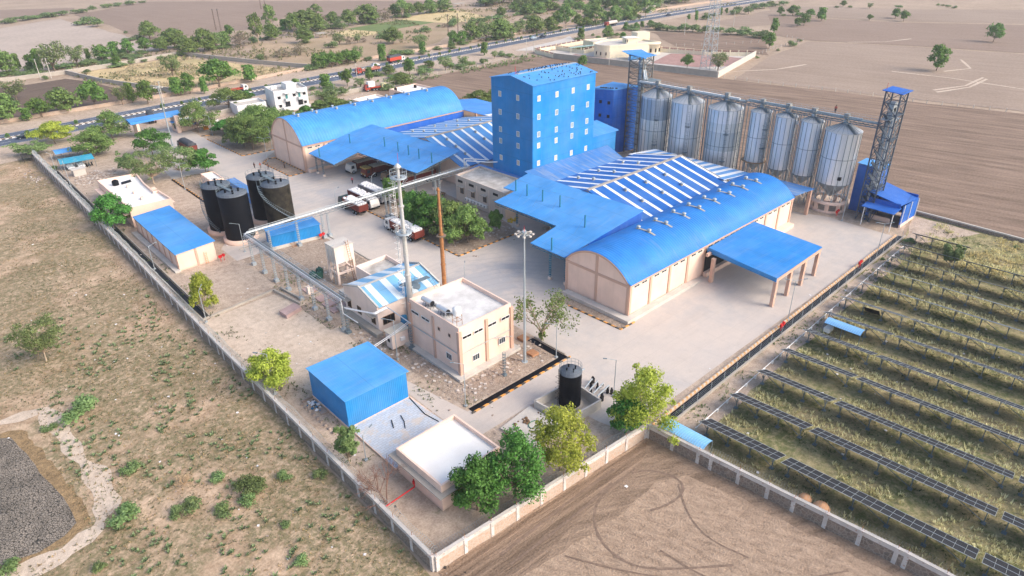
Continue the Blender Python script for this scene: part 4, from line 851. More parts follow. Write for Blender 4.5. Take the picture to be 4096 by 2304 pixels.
    if ring:
        m = MB(); m.lathe(cx, cy, [(r_ + .3, 2.0), (r_ + .3, 2.6), (r_ - .5, 2.6), (r_ - .5, 2.0), (r_ + .3, 2.0)], 36)
        for k in range(9):
            a0 = 2 * PI * k / 9; x, y = cx + math.cos(a0) * (r_ - .1), cy + math.sin(a0) * (r_ - .1); m.box(x - .35, y - .35, 0, x + .35, y + .35, 2.05)
        m.lathe(cx, cy, [(r_ + .3, .02), (r_ + .3, .45), (r_ - .3, .45)], 36); m.build('ring_beam', m_peach, root)
    return root
silo(109.9, 4.05, .4, 18.1, 20.6, sm_[0], 'wide steel silo farthest left, its upper third darker than the white lower shell')
silo(100.0, 4.15, .4, 18.2, 20.6, sm_[1], 'wide steel silo second from the left with an even silvery shell')
silo(88.9, 4.2, .4, 18.4, 20.6, sm_[2], 'wide steel silo third from the left with grey bands on its shell')
s4 = silo(79.4, 2.42, 7.0, 19.1, 20.5, sm_[1], 'slim hopper silo with caged ladder and a walkway ring at its foot', hopper=True, num=4)
m = MB(); m.lathe(155, 79.4, [(2.45, 6.95), (3.1, 6.95), (3.1, 7.05), (2.45, 7.05)], 20); m.build('walkway_ring', m_wood, s4)
s5 = silo(72.9, 2.42, 6.6, 19.1, 20.5, sm_[1], 'middle slim hopper silo with a small white sign near its rim', hopper=True)
m = MB(); a = math.atan2(-1, -1) + .75; m.box(155 + math.cos(a) * 2.5 - .05, 72.9 + math.sin(a) * 2.5 - .55, 17.6, 155 + math.cos(a) * 2.5, 72.9 + math.sin(a) * 2.5 + .55, 18.4); m.build('number_sign', m_white, s5)
silo(66.7, 2.42, 6.6, 19.1, 20.5, sm_[1], 'slim hopper silo next to the wide silo on the peach ring base', hopper=True)
s7 = silo(59.4, 3.75, 6.6, 18.3, 20.3, sm_[1], 'wide hopper silo on a peach concrete ring beside the right lattice tower', hopper=True, ring=True)
m = MB(); a = math.atan2(-1, -1) - .1; q = (155 + math.cos(a) * 3.8, 59.4 + math.sin(a) * 3.8); m.box(q[0] - .35, q[1] - .35, 8.0, q[0] + .3, q[1] + .3, 8.7); m.build('inspection_hatch', m_dark, s7)
def lattice(name, label, cat, x0, y0, x1, y1, h, step=2.2, top=.0, m_=None, wleg=.2):
    r = T(name, label, cat, (x0, y0, 0)); m_ = m_ or m_steelb; cs = [(x0, y0), (x1, y0), (x1, y1), (x0, y1)]; cx, cy = (x0 + x1) / 2, (y0 + y1) / 2
    pt = lambda i, z: (cx + (cs[i % 4][0] - cx) * (1 - top * z / h), cy + (cs[i % 4][1] - cy) * (1 - top * z / h), z)
    for i in range(4): m = MB(); m.bar(pt(i, 0), pt(i, h), wleg); m.build('leg', m_, r)
    m = MB(); n = int(h / step)
    for k in range(n):
        za, zb = h * k / n, h * (k + 1) / n
        for i in range(4):
            m.bar(pt(i, zb), pt(i + 1, zb), .15)
            if k % 2: m.bar(pt(i, za), pt(i + 1, zb), .13)
            else: m.bar(pt(i + 1, za), pt(i, zb), .13)
            if top == 0 and i % 2 == 0: m.bar(pt(i, za), pt(i + 1, zb), .1); m.bar(pt(i + 1, za), pt(i, zb), .1)
    m.build('bracing', m_, r); return r, pt
m_ldark = plain('dark_lattice_steel', (.085, .11, .14), .5, .2, var=.2)
r, pt = lattice('elevator_tower', 'blue capped lattice elevator tower with zigzag stairs right of the silos', 'tower', 153.0, 49.0, 157.0, 52.0, 28.2, wleg=.3, m_=m_ldark)
m = MB()
for k in range(10):
    z0, z1 = 2.6 * k, 2.6 * (k + 1); ya_, yb = (49.3, 51.7) if k % 2 else (51.7, 49.3); m.prism([(153.2, ya_), (154.2, ya_), (154.2, yb), (153.2, yb)][:: 1 if ya_ < yb else -1], [z0, z0, z1, z1] if True else 0, [z0 + .15, z0 + .15, z1 + .15, z1 + .15]); m.bar((153.2, ya_, z0 + 1), (153.2, yb, z1 + 1), .05); m.box(153.0, min(yb, yb - .5), z1, 157, max(yb, yb + .5), z1 + .06) if k % 2 == 0 else None
m.build('stairway', m_ldark, r)
m = MB(); m.slab([(152.3, 48.4, 28.2), (157.6, 48.4, 28.2), (157.6, 52.6, 28.5), (152.3, 52.6, 28.5)], .12); m.build('cap_roof', s_deep_x, r)
m = MB(); m.tube((154.6, 50.0, 24.9), (154.6, 51.0, 24.9), 1.25, n=18); m.box(154.0, 50, 22.5, 155.2, 51, 24.9); m.box(153.1, 49.1, 22.4, 156.9, 51.9, 22.5); m.build('elevator_head', m_galv, r)
m = MB(); m.box(155.2, 50, 0, 155.8, 50.5, 24); m.box(155.2, 50.8, 0, 155.8, 51.3, 24); m.tube((156.4, 49.5, 2), (156.4, 49.5, 22), .12); m.build('elevator_leg', m_galv, r)
m = MB(); m.bar((153, 52, 28.5), (153, 52, 29.9), .06); m.build('warning_lamp_post', m_red, r)
r, pt = lattice('elevator_tower', 'dense rusty lattice elevator tower with blue cap between the blue buildings and the silos', 'tower', 155.9, 116.0, 160.4, 120.6, 27.2, m_=plain('weathered_lattice_steel', (.17, .165, .155), .6, .2, var=.3), wleg=.34, step=1.5)
m = MB(); m.slab([(155.2, 115.4, 27.2), (161, 115.4, 27.2), (161, 121.3, 27.6), (155.2, 121.3, 27.6)], .12); m.build('cap_roof', s_roof_y, r)
m = MB(); m.box(157, 117.2, 0, 157.7, 118, 25.5); m.box(158.2, 117.2, 0, 158.9, 118, 25.0); m.tube((157.4, 117.3, 25.3), (157.4, 118.1, 25.3), .9, n=16); m.build('elevator_leg', m_galv, r)
m = MB(); m.tube((157.4, 117.3, 25.0), (155.3, 114.6, 21.4), .3, n=8); m.tube((158, 117.2, 24.6), (155.6, 114.2, 21.4), .3, n=8); m.build('spout', m_galv, r)
m = MB()
for k in range(12):
    z0, z1 = 2.2 * k, 2.2 * (k + 1); a_, b_ = (156.2, 160) if k % 2 else (160, 156.2); m.bar((a_, 116.3, z0), (b_, 116.3, z1), .25); m.bar((a_, 116.1, z0 + 1), (b_, 116.1, z1 + 1), .05)
for zz in (6, 11, 16, 21): m.box(155.9, 112.5, zz, 160, 116, zz + .1); m.bar((156, 112.6, zz), (156, 116, zz - 2.5), .08); m.bar((158.5, 112.6, zz), (158.5, 116, zz - 2.5), .08)
m.build('stairway', m_steelb, r)
# conveyor gantry over the silos
r = T('conveyor_gantry', 'long raised conveyor gantry with walkway railings over the silo tops', 'conveyor', (155, 85, 0))
m = MB(); m.box(154.2, 52.0, 20.95, 155.8, 83.6, 21.1); m.box(154.2, 83.6, 20.65, 155.8, 116.2, 20.8); m.build('deck', m_steelb, r)
m = MB(); m.box(154.75, 56, 21.1, 155.2, 83, 21.45); m.build('belt_cover', m_galv, r); m = MB(); m.box(154.8, 85.5, 20.8, 155.25, 116, 21.2); m.build('belt_cover', m_white, r)
m = MB()
for x in (154.15, 155.85):
    for ya_, yb, zz in ((52, 83.6, 21.1), (83.6, 116.2, 20.8)):
        for h_ in (.5, 1.05): m.tube((x, ya_, zz + h_), (x, yb, zz + h_), .025, n=3)
        k = int((yb - ya_) / 1.3)
        for i in range(k + 1): m.bar((x, ya_ + (yb - ya_) * i / k, zz), (x, ya_ + (yb - ya_) * i / k, zz + 1.05), .035)
m.build('railing', m_galv, r)
m = MB()
for x in (154.2, 155.8): m.bar((x, 52, 20.2), (x, 116, 19.95), .2)
for i in range(32):
    y = 52.5 + i * 2.0; m.bar((154.2, y, 20.1), (155.8, y, 20.1), .08)
    for x in (154.2, 155.8): m.bar((x, y, 20.1), (x, y + 1, 20.75), .08); m.bar((x, y + 1, 20.75), (x, y + 2, 20.1), .08)
m.build('girder', m_steelb, r)
for y in (63.6, 69.8, 76.1, 83.9, 94.4, 105.0):
    m = MB()
    for x in (154.2, 155.8):
        m.bar((x, y - .55, 0), (x, y - .55, 20.2), .16); m.bar((x, y + .55, 0), (x, y + .55, 20.2), .16)
    for k in range(9): m.bar((154.2, y - .55, k * 2.2), (154.2, y + .55, k * 2.2 + 2.2), .06); m.bar((154.2, y - .55, k * 2.2 + 2.2), (154.2, y + .55, k * 2.2 + 2.2), .06)
    m.build('support_leg', m_steelb, r)
for y in (59.4, 66.7, 72.9, 79.4, 88.9, 100.0, 109.9): m = MB(); m.box(154.4, y - .5, 20.9, 155.5, y + .5, 22); m.tube((155, y, 20.9), (155, y, 20.3), .35, n=8); m.build('drive_unit', plain('drive_housing', (.3, .3, .28), .6, .3), r)
# blue shed by the silos
r = T('open_shed', 'deep blue open fronted shed with white corner posts right of the silos', 'shed', (156, 46, 0))
m = MB(); m.slab([(153.2, 43.5, 5.4), (162.3, 43.1, 4.9), (162.6, 50.4, 6.6), (153.4, 50.6, 6.8)], .15); m.slab([(150.3, 43.6, 4.2), (153.6, 43.4, 4.7), (153.6, 50.4, 4.7), (150.3, 50.4, 4.3)], .12); m.build('roof', s_deep_x, r)
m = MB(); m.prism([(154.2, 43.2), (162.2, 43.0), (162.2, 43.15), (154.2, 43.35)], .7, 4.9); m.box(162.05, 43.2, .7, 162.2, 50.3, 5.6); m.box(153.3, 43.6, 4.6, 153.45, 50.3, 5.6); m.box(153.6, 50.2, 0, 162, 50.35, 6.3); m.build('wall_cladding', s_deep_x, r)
m = MB(); m.box(154.2, 43.0, 0, 162.3, 43.3, .7); m.box(155, 45.5, .1, 155.3, 50, 1.2); m.build('base_wall', m_peach, r)
for x, y, h_ in ((150.5, 49.8, 4.3), (150.6, 43.8, 4.2), (154.3, 43.0, 5.3), (158.2, 42.95, 5.1), (162.25, 42.9, 4.9)): m = MB(); m.bar((x, y, 0), (x, y, h_), .16); m.build('post', m_white, r)
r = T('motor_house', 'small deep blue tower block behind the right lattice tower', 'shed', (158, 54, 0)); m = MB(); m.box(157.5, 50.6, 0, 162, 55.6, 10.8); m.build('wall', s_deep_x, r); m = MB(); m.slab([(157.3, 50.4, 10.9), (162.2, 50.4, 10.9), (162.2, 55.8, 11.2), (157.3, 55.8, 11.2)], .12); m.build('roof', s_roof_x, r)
# ------------------------------------------------------------------ black tanks
def rail(m, cx, cy, r_, z, h_=1.0, n=16, a0=0, a1=2 * PI):
    for k in range(n + 1):
        a = a0 + (a1 - a0) * k / n; x, y = cx + math.cos(a) * r_, cy + math.sin(a) * r_; m.bar((x, y, z), (x, y, z + h_), .04)
        if k < n:
            b = a0 + (a1 - a0) * (k + 1) / n
            for q in (.5, 1.0): m.tube((x, y, z + h_ * q), (cx + math.cos(b) * r_, cy + math.sin(b) * r_, z + h_ * q), .028, n=3)
m_weath = plain('weathered_tar_paint', (.02, .019, .017), .65, var=.6, sc1=.8, sc2=2.5, col2=(.06, .05, .032), spec=.15)
def tank(cx, cy, r_, h_, label, stair=None, mat=None, base=True):
    root = T('storage_tank', label, 'tank', (cx, cy, 0), 'black storage tanks')
    if base: m = MB(); m.lathe(cx, cy, [(r_ + .6, 0), (r_ + .6, .9), (0, .9)], 32); m.build('base_ring', m_peach, root)
    z0 = .9 if base else 0
    m = MB(); m.lathe(cx, cy, [(r_, z0), (r_, h_)], 44)
    for k in range(1, 6): m.lathe(cx, cy, [(r_ + .0, h_ * k / 6 - .03), (r_ + .03, h_ * k / 6), (r_, h_ * k / 6 + .03)], 44)
    m.build('shell', mat or m_black, root)
    m = MB(); m.lathe(cx, cy, [(r_ + .05, h_ - .1), (r_ + .05, h_ + .04), (0, h_ + .35)], 36); m.build('roof', m_tankroof, root)
    m = MB(); rail(m, cx, cy, r_, h_ + .02, 1.0, 18); m.build('railing', m_steelb, root)
    m = MB()
    for dx, dy in ((-1.2, .3), (.5, 1.2), (1.2, -.6), (-.3, -1.3)): kk = r_ / 3; m.cyl(cx + dx * kk, cy + dy * kk, h_ + .1, h_ + .3 + .6 * kk, .2 * kk, n=10); m.cyl(cx + dx * kk, cy + dy * kk, h_ + .3 + .6 * kk, h_ + .36 + .6 * kk, .26 * kk, n=10)
    m.build('roof_nozzles', m_black, root)
    if stair is not None:
        a0, a1 = stair; m = MB(); n = 34
        for k in range(n):
            t = k / n; a = a0 + (a1 - a0) * t; z = z0 + (h_ - z0) * t; a2 = a + (a1 - a0) / n
            P = [(cx + math.cos(a) * r_, cy + math.sin(a) * r_), (cx + math.cos(a) * (r_ + .7), cy + math.sin(a) * (r_ + .7)), (cx + math.cos(a2) * (r_ + .7), cy + math.sin(a2) * (r_ + .7)), (cx + math.cos(a2) * r_, cy + math.sin(a2) * r_)]
            m.prism(P if a1 > a0 else P[::-1], z, z + .05); x, y = P[1]; m.bar((x, y, z), (x, y, z + .95), .03); m.tube((x, y, z + .95), (*P[2], z + .95 + (h_ - z0) / n), .03, n=3); m.tube((x, y, z), (*P[2], z + (h_ - z0) / n), .05, n=3)
        m.build('spiral_stair', m_steelb, root)
    return root
tank(48.3, 138.9, 3.0, 10.6, 'black oil tank nearest the pump house on a peach base ring', stair=None)
tank(47.8, 146.4, 3.0, 10.6, 'black oil tank with a curling stair on its left side', stair=(-2.2, -4.6))
tank(57.6, 138.4, 3.0, 10.5, 'faded patchy black oil tank with a spiral stair in front', stair=(-.55, -3.6), mat=m_weath)
tank(57.5, 145.5, 3.0, 10.5, 'black oil tank farthest from the camera, standing nearest the trucks', stair=None)
for p_, q_ in (((48.3, 138.9), (47.8, 146.4)), ((57.6, 138.4), (57.5, 145.5))):
    r = T('tank_walkway', 'thin steel walkway joining the tops of the %s pair of black tanks' % ('pump house side' if p_[0] < 50 else 'lorry side'), 'walkway', (*p_, 10.9)); m = MB(); d = Vector((q_[0] - p_[0], q_[1] - p_[1], 0)).normalized(); s = Vector((-d.y, d.x, 0)) * .35
    m.obox(p_, q_, .7, 11.0, 11.06)
    for sg in (-1, 1):
        a_ = Vector((*p_, 11.06)) + s * sg; b_ = Vector((*q_, 11.06)) + s * sg; m.tube(a_ + Vector((0, 0, .9)), b_ + Vector((0, 0, .9)), .035, n=4)
        for k in range(7): c_ = a_.lerp(b_, k / 6); m.bar(c_, c_ + Vector((0, 0, .9)), .035)
    m.build('walkway_deck', m_steelb, r)
r = tank(57.5, 51.0, 1.55, 5.7, 'small black tank with railed top inside a concrete bund', base=False)
m = MB(); m.lathe(57.5, 51.0, [(1.9, 0), (1.9, .3), (0, .3)], 28); m.build('footing', m_conc, r)
m = MB()
for s_ in (-.22, .22): m.bar((55.85, 51.5 + s_, 0), (55.85, 51.5 + s_, 6.4), .05)
for k in range(14): m.bar((55.85, 51.28, .3 + k * .42), (55.85, 51.72, .3 + k * .42), .03)
for k in range(5): m.path([(55.85, 51.25, 1.8 + k * .9), (55.3, 51.25, 1.8 + k * .9), (55.3, 51.75, 1.8 + k * .9), (55.85, 51.75, 1.8 + k * .9)], .025, 3)
m.build('caged_ladder', m_black, r)
r = T('bund_wall', 'open concrete bund around the small black tank', 'bund', (54, 47.4, 0)); m = MB()
B_ = [(53.2, 53.6), (53.7, 47.8), (59.9, 47.4), (60.3, 53.2)]
for i in range(4): m.obox(B_[i], B_[(i + 1) % 4], .25, 0, 1.5)
m.build('wall', m_concl, r); m = MB(); m.prism(B_, .04, .08); m.build('floor_slab', m_conc, r)
# pipes and valves behind the bund
r = T('valve_station', 'cluster of grey pipes and valves beside the bund', 'pipework', (61, 52, 0)); m = MB()
for k in range(4): m.path([(60.5, 48.5 + k * .8, .3), (60.5, 48.5 + k * .8, 1.2), (63.6 - k * .2, 49 + k * .9, 1.2), (63.8, 49.2 + k, .2)], .11, 7)
m.path([(58.4, 52.5, 2.0), (60.8, 53.5, 2.0), (64.5, 54.5, .8)], .13, 8); m.build('pipe', m_galv, r)
m = MB(); rr = random.Random(4)
for k in range(10): x, y = 60.7 + rr.random() * 3, 47.8 + rr.random() * 5; m.box(x, y, 0, x + .35, y + .3, .5 + rr.random() * .5); m.cyl(x + .15, y + .15, .5, 1.1, .14, n=8)
m.build('valve', m_dark, r); m = MB(); m.cyl(62.5, 54.8, .0, .8, .35, n=10); m.build('cone_cap', m_red, r)
m = MB(); m.prism([(46.7, 53.6), (47.5, 47.6), (53.2, 47.3), (52.9, 54.3)], .03, .35); solo(m, 'concrete_slab', m_concl, 'low concrete slab with a mud heap and a coiled green hose beside the bund', 'slab', (50, 51, 0))
m = MB(); rr = random.Random(9)
for k in range(26):
    x, y = 50.2 + rr.gauss(0, .7) + (k % 3 == 0) * -2.2, 52.4 + rr.gauss(0, .6) - (k % 3 == 0) * .2; s = rr.uniform(.12, .32); m.lathe(x, y, [(s, .35), (s * .8, .35 + s * .5), (0, .35 + s * .8)], 6)
solo(m, 'mud_heap', plain('brown_mud', (.2, .12, .07), .95, var=.3, bump=.8), 'clods of brown mud on the low concrete slab', 'mud', (50, 52, .35))
m = MB(); m.path([(50.5 + .9 * math.cos(t * .3), 50.9 + .7 * math.sin(t * .3), .42) for t in range(44)], .05, 5); solo(m, 'garden_hose', plain('green_hose', (.03, .2, .12), .5), 'green hose coiled on the low concrete slab', 'hose', (50.5, 51, .35))
# ------------------------------------------------------------------ office block with terrace
OF = [(50.6, 66.6), (61.0, 66.8), (61.2, 78.6), (50.6, 78.8)]
r = flat_building('office_block', 'two storey peach block with white terrace, solar heaters and water tank', 'building', OF, 8.5, par=.7, rm=m_lime if False else plain('office_terrace', (.62, .6, .57), .95, var=.2, sc1=.45, col2=(.8, .79, .77)), plinth=(1.1, .45))
for x, y in OF: m = MB(); m.box(x - .28, y - .28, 0, x + .28, y + .28, 7.9); m.build('corner_pilaster', m_trim, r)
for q_ in ((55.6, 66.48, 0, 56.1, 66.8, 7.9), (50.45, 72.6, 0, 50.7, 73.1, 7.9)): m = MB(); m.box(*q_); m.build('corner_pilaster', m_trim, r)
m = MB(); m.obox((50.5, 66.5), (61.1, 66.7), .06, 3.9, 3.98); m.obox((50.5, 66.5), (50.5, 78.8), .06, 3.9, 3.98); m.tube((50.45, 66.6, 4.0), (50.45, 77, 4.0), .05); m.tube((50.45, 66.42, 4.0), (57, 66.45, 4.1), .05); m.tube((57, 66.45, 4.1), (61.1, 66.55, 2.6), .05); m.build('conduit', m_galv, r)
windows(r, [(x, 6.6) for x in (52.0, 54.2, 56.9, 59.6)], 'y', 66.55, 1.6, .42, pane_m=m_dark, name='ribbon_window')
windows(r, [(y, 6.6) for y in (77.4, 74.7)], 'x', 50.55, 1.9, .4, pane_m=m_dark, name='ribbon_window')
windows(r, [(y, 6.3) for y in (71.4, 68.9)], 'x', 50.6, .45, .5, frame_m=m_trim, pane_m=m_dark, bars=0, name='small_window')
windows(r, [(53.6, 2.2), (58.9, 2.8)], 'y', 66.6, 1.25, .95, pane_m=m_glass, bars=2)
windows(r, [(69.3, 2.4)], 'x', 50.6, 1.25, 1.0, pane_m=m_glass, bars=2)
def solar_heater(x, y, label):
    r = T('solar_water_heater', label, 'water heater', (x, y, 7.84), 'solar heaters on the terrace'); m = MB(); m.tube((x, y - 1.2, 9.0), (x, y + 1.2, 9.0), .42, n=16); m.build('drum', m_pipe, r); m = MB(); m.tube((x, y - 1.22, 9.0), (x, y - 1.28, 9.0), .4, n=16); m.build('end_cap', m_dark, r)
    m = MB()
    for k in range(4): yy = y - 1 + k * .66; m.bar((x - .3, yy, 7.84), (x, yy, 8.7), .04); m.bar((x + .4, yy, 7.84), (x, yy, 8.7), .04)
    m.build('stand', m_dark, r); m = MB(); m.slab([(x + .15, y - 1.1, 8.8), (x + 1.5, y - 1.1, 7.95), (x + 1.5, y + 1.1, 7.95), (x + .15, y + 1.1, 8.8)], .05); m.build('tube_collector', m_glass, r)
solar_heater(51.8, 75.6, 'silver solar water heater farther from the white tank'); solar_heater(51.9, 71.9, 'silver solar water heater nearer the white tank')
r = T('water_tank', 'white plastic water tank on a steel stand at the terrace edge', 'tank', (51.9, 68.5, 7.84)); m = MB(); m.lathe(51.9, 68.5, [(.62, 9.5), (.65, 9.7), (.62, 10.0), (.65, 10.3), (.6, 10.6), (.3, 10.8), (0, 10.85)], 20); m.build('tank_body', m_white, r); m = MB()
for x, y in ((51.4, 68), (52.4, 68), (52.4, 69), (51.4, 69)): m.bar((x, y, 7.84), (x, y, 9.5), .06)
for zz in (8.6, 9.45): m.path([(51.4, 68, zz), (52.4, 68, zz), (52.4, 69, zz), (51.4, 69, zz), (51.4, 68, zz)], .03, 4)
m.build('stand', m_rust, r); m = MB(); m.path([(51.0, 70.0, 7.9), (51.0, 70.0, 9.6), (51.6, 69, 9.7)], .05); m.build('pipe', m_white, r)
# ------------------------------------------------------------------ blue store
r = T('blue_store', 'windowless bright blue sheet metal store in the near corner yard', 'shed', (32.1, 67.7, 0))
for q_, w_m in (((32.1, 67.7, .35, 41.8, 67.8, 4.8), s_wall_x), ((32.1, 77.5, .35, 41.8, 77.6, 4.8), s_wall_x), ((32.1, 67.8, .35, 32.2, 77.5, 4.8), s_wall_y), ((41.7, 67.8, .35, 41.8, 77.5, 4.8), s_wall_y)): m = MB(); m.box(*q_); m.build('wall', w_m, r)
m = MB(); m.slab([(31.9, 67.4, 4.95), (42.1, 67.4, 4.85), (42.1, 77.9, 4.9), (31.9, 77.9, 5.0)], .1); m.build('roof', sheet('store_roof', (.07, .32, .7), 'y', .3, amp=.22, streak='x'), r); m = MB(); m.prism([(32, 67.6), (41.9, 67.6), (41.9, 77.7), (32, 77.7)], .0, .36); m.build('plinth', m_peach, r)
# guard block with white roof
GB = [(32.4, 47.6), (41.6, 47.9), (41.5, 56.6), (32.3, 56.4)]
r = flat_building('store_block', 'peach block with a bright white flat roof in the near corner', 'building', GB, 3.9, par=.6, rm=m_lime)
m = MB(); Q1, Q0 = inset(GB, -.75), GB
for i in range(4): m.prism([Q1[i], Q1[(i + 1) % 4], Q0[(i + 1) % 4], Q0[i]], 2.75, 2.87)
m.build('sunshade_ledge', m_conc, r)
m = MB(); m.box(34.8, 47.55, 2.0, 36.6, 47.62, 2.35); m.build('vent_window', m_dark, r)
m = MB(); m.tube((31.9, 52.5, 1.9), (31.6, 51.9, 1.3), .09); m.tube((31.6, 51.9, 1.3), (27.4, 52.0, .9), .09); m.cyl(31.7, 52.2, 1.5, 1.9, .16, n=8); solo(m, 'hydrant_pipe', m_red, 'red pipe running from the white roofed block to the wall', 'pipe', (29, 52, 0))
# ------------------------------------------------------------------ boiler house (striped roof) and annex
r = T('boiler_house', 'pale peach shed with a light blue and white striped gable roof behind the steel chimney', 'building', (48.6, 85.4, 0))
st_S = sheet('boiler_roof', (.17, .43, .68), 'x', .3, stripes=('x', 3.0, 49.6, .42, (.72, .8, .84)), dirt=.15, streak='y')
m = MB(); P = [(85.5, 0), (96.0, 0), (96.0, 4.9), (90.8, 6.6), (85.5, 4.9)]
for x in (48.6, 61.2): m.add([(x, p[0], p[1]) for p in P] + [(x + .25, p[0], p[1]) for p in P], [(4, 3, 2, 1, 0), (5, 6, 7, 8, 9)] + [(i, (i + 1) % 5, 5 + (i + 1) % 5, 5 + i) for i in range(5)])
m.box(48.85, 85.5, 0, 61.2, 85.75, 4.8); m.box(48.85, 95.75, 0, 61.2, 96, 4.8); m.build('wall', m_peach_pale, r)
m = MB(); m.slab([(48.9, 85.3, 4.9), (61.2, 85.3, 4.9), (61.2, 90.8, 6.6), (48.9, 90.8, 6.6)], .1); m.slab([(48.9, 90.8, 6.6), (61.2, 90.8, 6.6), (61.2, 96.2, 4.9), (48.9, 96.2, 4.9)], .1); m.build('roof', st_S, r)
m = MB()
for x in (48.5, 61.1): m.tube((x + .15, 85.3, 5.05), (x + .15, 90.8, 6.8), .2, n=4); m.tube((x + .15, 90.8, 6.8), (x + .15, 96.2, 5.05), .2, n=4)
m.box(48.9, 90.55, 6.6, 61.2, 91.05, 6.68); m.build('coping', m_concl, r)
windows(r, [(y, 2.0) for y in (87, 91.4, 94.6)], 'x', 48.6, 1.1, 1.3, frame_m=m_wood, pane_m=m_dark, bars=2)
windows(r, [(50.6, 2.0)], 'y', 85.5, 2.2, 1.4, frame_m=m_wood, pane_m=m_dark, bars=2)
m = MB(); m.box(47.8, 86, 2.9, 48.6, 88.4, 3.0); m.box(47.8, 93.8, 2.9, 48.6, 95.4, 3.0); m.build('window_hood', m_conc, r)
m = MB(); m.prism([(47.4, 84.4), (48.6, 84.4), (48.6, 97.5), (47.4, 97.5)], .03, .7); m.build('apron', m_conc, r)
r = flat_building('boiler_annex', 'low peach annex with an open dirty flat roof beside the water tower', 'building', [(54.6, 96.2), (61.3, 96.2), (61.5, 102.2), (54.6, 102)], 4.5, par=.8, wm=m_peach_pale, rm=m_oldroof)
m = MB(); m.prism([(50.9, 96.1), (54.6, 96.1), (54.6, 102), (50.6, 102)], .02, 1.0); solo(m, 'loading_platform', m_oldroof, 'low concrete platform between the water tower and the boiler house', 'platform', (52, 99, 0))
# water tower
r = T('water_tower', 'square white and peach concrete water tank raised on four legs', 'tower', (54.4, 107, 0))
W4 = [(52.5, 105.2), (56.4, 105.2), (56.4, 108.6), (52.5, 108.6)]
m = MB(); m.prism(W4, 4.3, 7.6); m.build('tank_body', plain('blotchy_white_peach', (.74, .64, .54), .85, var=.12, sc1=.5, col2=(.8, .78, .72)), r)
m = MB(); m.prism(inset(W4, -.08), 7.6, 7.75); m.box(55.2, 105.6, 7.75, 56.1, 106.4, 7.85); m.build('lid', m_concl, r)
for x, y in inset(W4, .2): m = MB(); m.box(x - .2, y - .2, 0, x + .2, y + .2, 4.3); m.build('leg', m_peach_pale, r)
m = MB(); Q1 = inset(W4, .05); Q2 = inset(W4, .35)
for zz in (2.0,):
    for i in range(4): m.prism([Q1[i], Q1[(i + 1) % 4], Q2[(i + 1) % 4], Q2[i]], zz, zz + .4)
m.build('ring_beam', m_peach_pale, r)
m = MB()
for s_ in (0, .5): m.bar((54.8 + s_, 103.4, 0), (54.8 + s_, 105.0, 8.6), .07)
for k in range(19): m.bar((54.8, 103.4 + 1.6 * k / 19, .3 + k * .44), (55.3, 103.4 + 1.6 * k / 19, .3 + k * .44), .05)
m.build('ladder', m_rust, r); m = MB(); m.path([(52.3, 106, 0), (52.3, 106, 7.9), (53, 106, 7.9)], .06); m.path([(52.3, 107.4, 0), (52.3, 107.4, 7.0)], .05); m.build('pipe', m_galv, r)
for i, (x, y) in enumerate([(50.3, 111.0), (51.2, 110.2), (52.0, 111.6)]):
    m = MB(); m.box(x - .45, y - .4, .2, x + .45, y + .4, 1.5)
    for k in range(6): m.box(x - .62, y - .35 + k * .12, .4, x + .62, y - .3 + k * .12, 1.3)
    m.cyl(x, y, 1.5, 1.9, .12, n=8); solo(m, 'transformer', m_greenbox, '%s green transformer cabinet behind the water tower legs' % ('left', 'middle', 'right')[i], 'transformer', (x, y, 0), 'transformers')
m = MB(); m.box(58.6, 105.2, 0, 60.4, 106.8, 1.9); 
for k in range(7): m.box(58.5, 105.3, .3 + k * .22, 58.6, 106.7, .36 + k * .22)
solo(m, 'air_cooler', m_white, 'white louvred cooler box beside the water tower', 'cooler', (59.5, 106, 0))
# chimneys
r = T('chimney', 'tall silver steel chimney with ring platforms and a caged ladder', 'chimney', (55.0, 86.0, 0)); X0, Y0 = 54.7, 84.9
m = MB(); m.cyl(X0, Y0, 0, 9, .52, .48, 24); m.cyl(X0, Y0, 9, 17, .4, .35, 24); m.cyl(X0, Y0, 17, 27, .3, .25, 24)
for zz in (3, 9, 12.5, 17, 21): m.cyl(X0, Y0, zz - .12, zz + .12, .6 if zz < 10 else .45, n=24)
m.build('flue', m_stackm, r)
m = MB(); m.lathe(X0, Y0, [(.25, 27), (.55, 27.3), (.55, 27.42), (.12, 27.9), (0, 27.9)], 18); m.build('cap', m_stackm, r)
for zz in (16.4, 25.6):
    m = MB(); m.lathe(X0, Y0, [(.5, zz), (1.3, zz), (1.3, zz + .1), (.5, zz + .1)], 24); m.lathe(X0, Y0, [(.5, zz - .9), (1.5, zz)], 24) if False else None
    rail(m, X0, Y0, 1.3, zz + .1, 1.1, 14)
    for k in range(6): a = k * PI / 3; m.bar((X0 + math.cos(a) * .5, Y0 + math.sin(a) * .5, zz - 1.1), (X0 + math.cos(a) * 1.5, Y0 + math.sin(a) * 1.5, zz), .07)
    m.build('ring_platform', m_galv, r)
m = MB()
for s_ in (-.22, .22): m.bar((X0 - .9, Y0 + s_ + .4, 3), (X0 - .75, Y0 + s_ + .4, 26), .05)
for k in range(48): m.bar((X0 - .88, Y0 + .18, 3.2 + k * .47), (X0 - .88, Y0 + .62, 3.2 + k * .47), .03)
for k in range(22): m.path([(X0 - .85, Y0 + .15, 4 + k), (X0 - 1.5, Y0 + .15, 4 + k), (X0 - 1.5, Y0 + .7, 4 + k), (X0 - .85, Y0 + .7, 4 + k)], .03, 3)
m.build('caged_ladder', m_white, r)
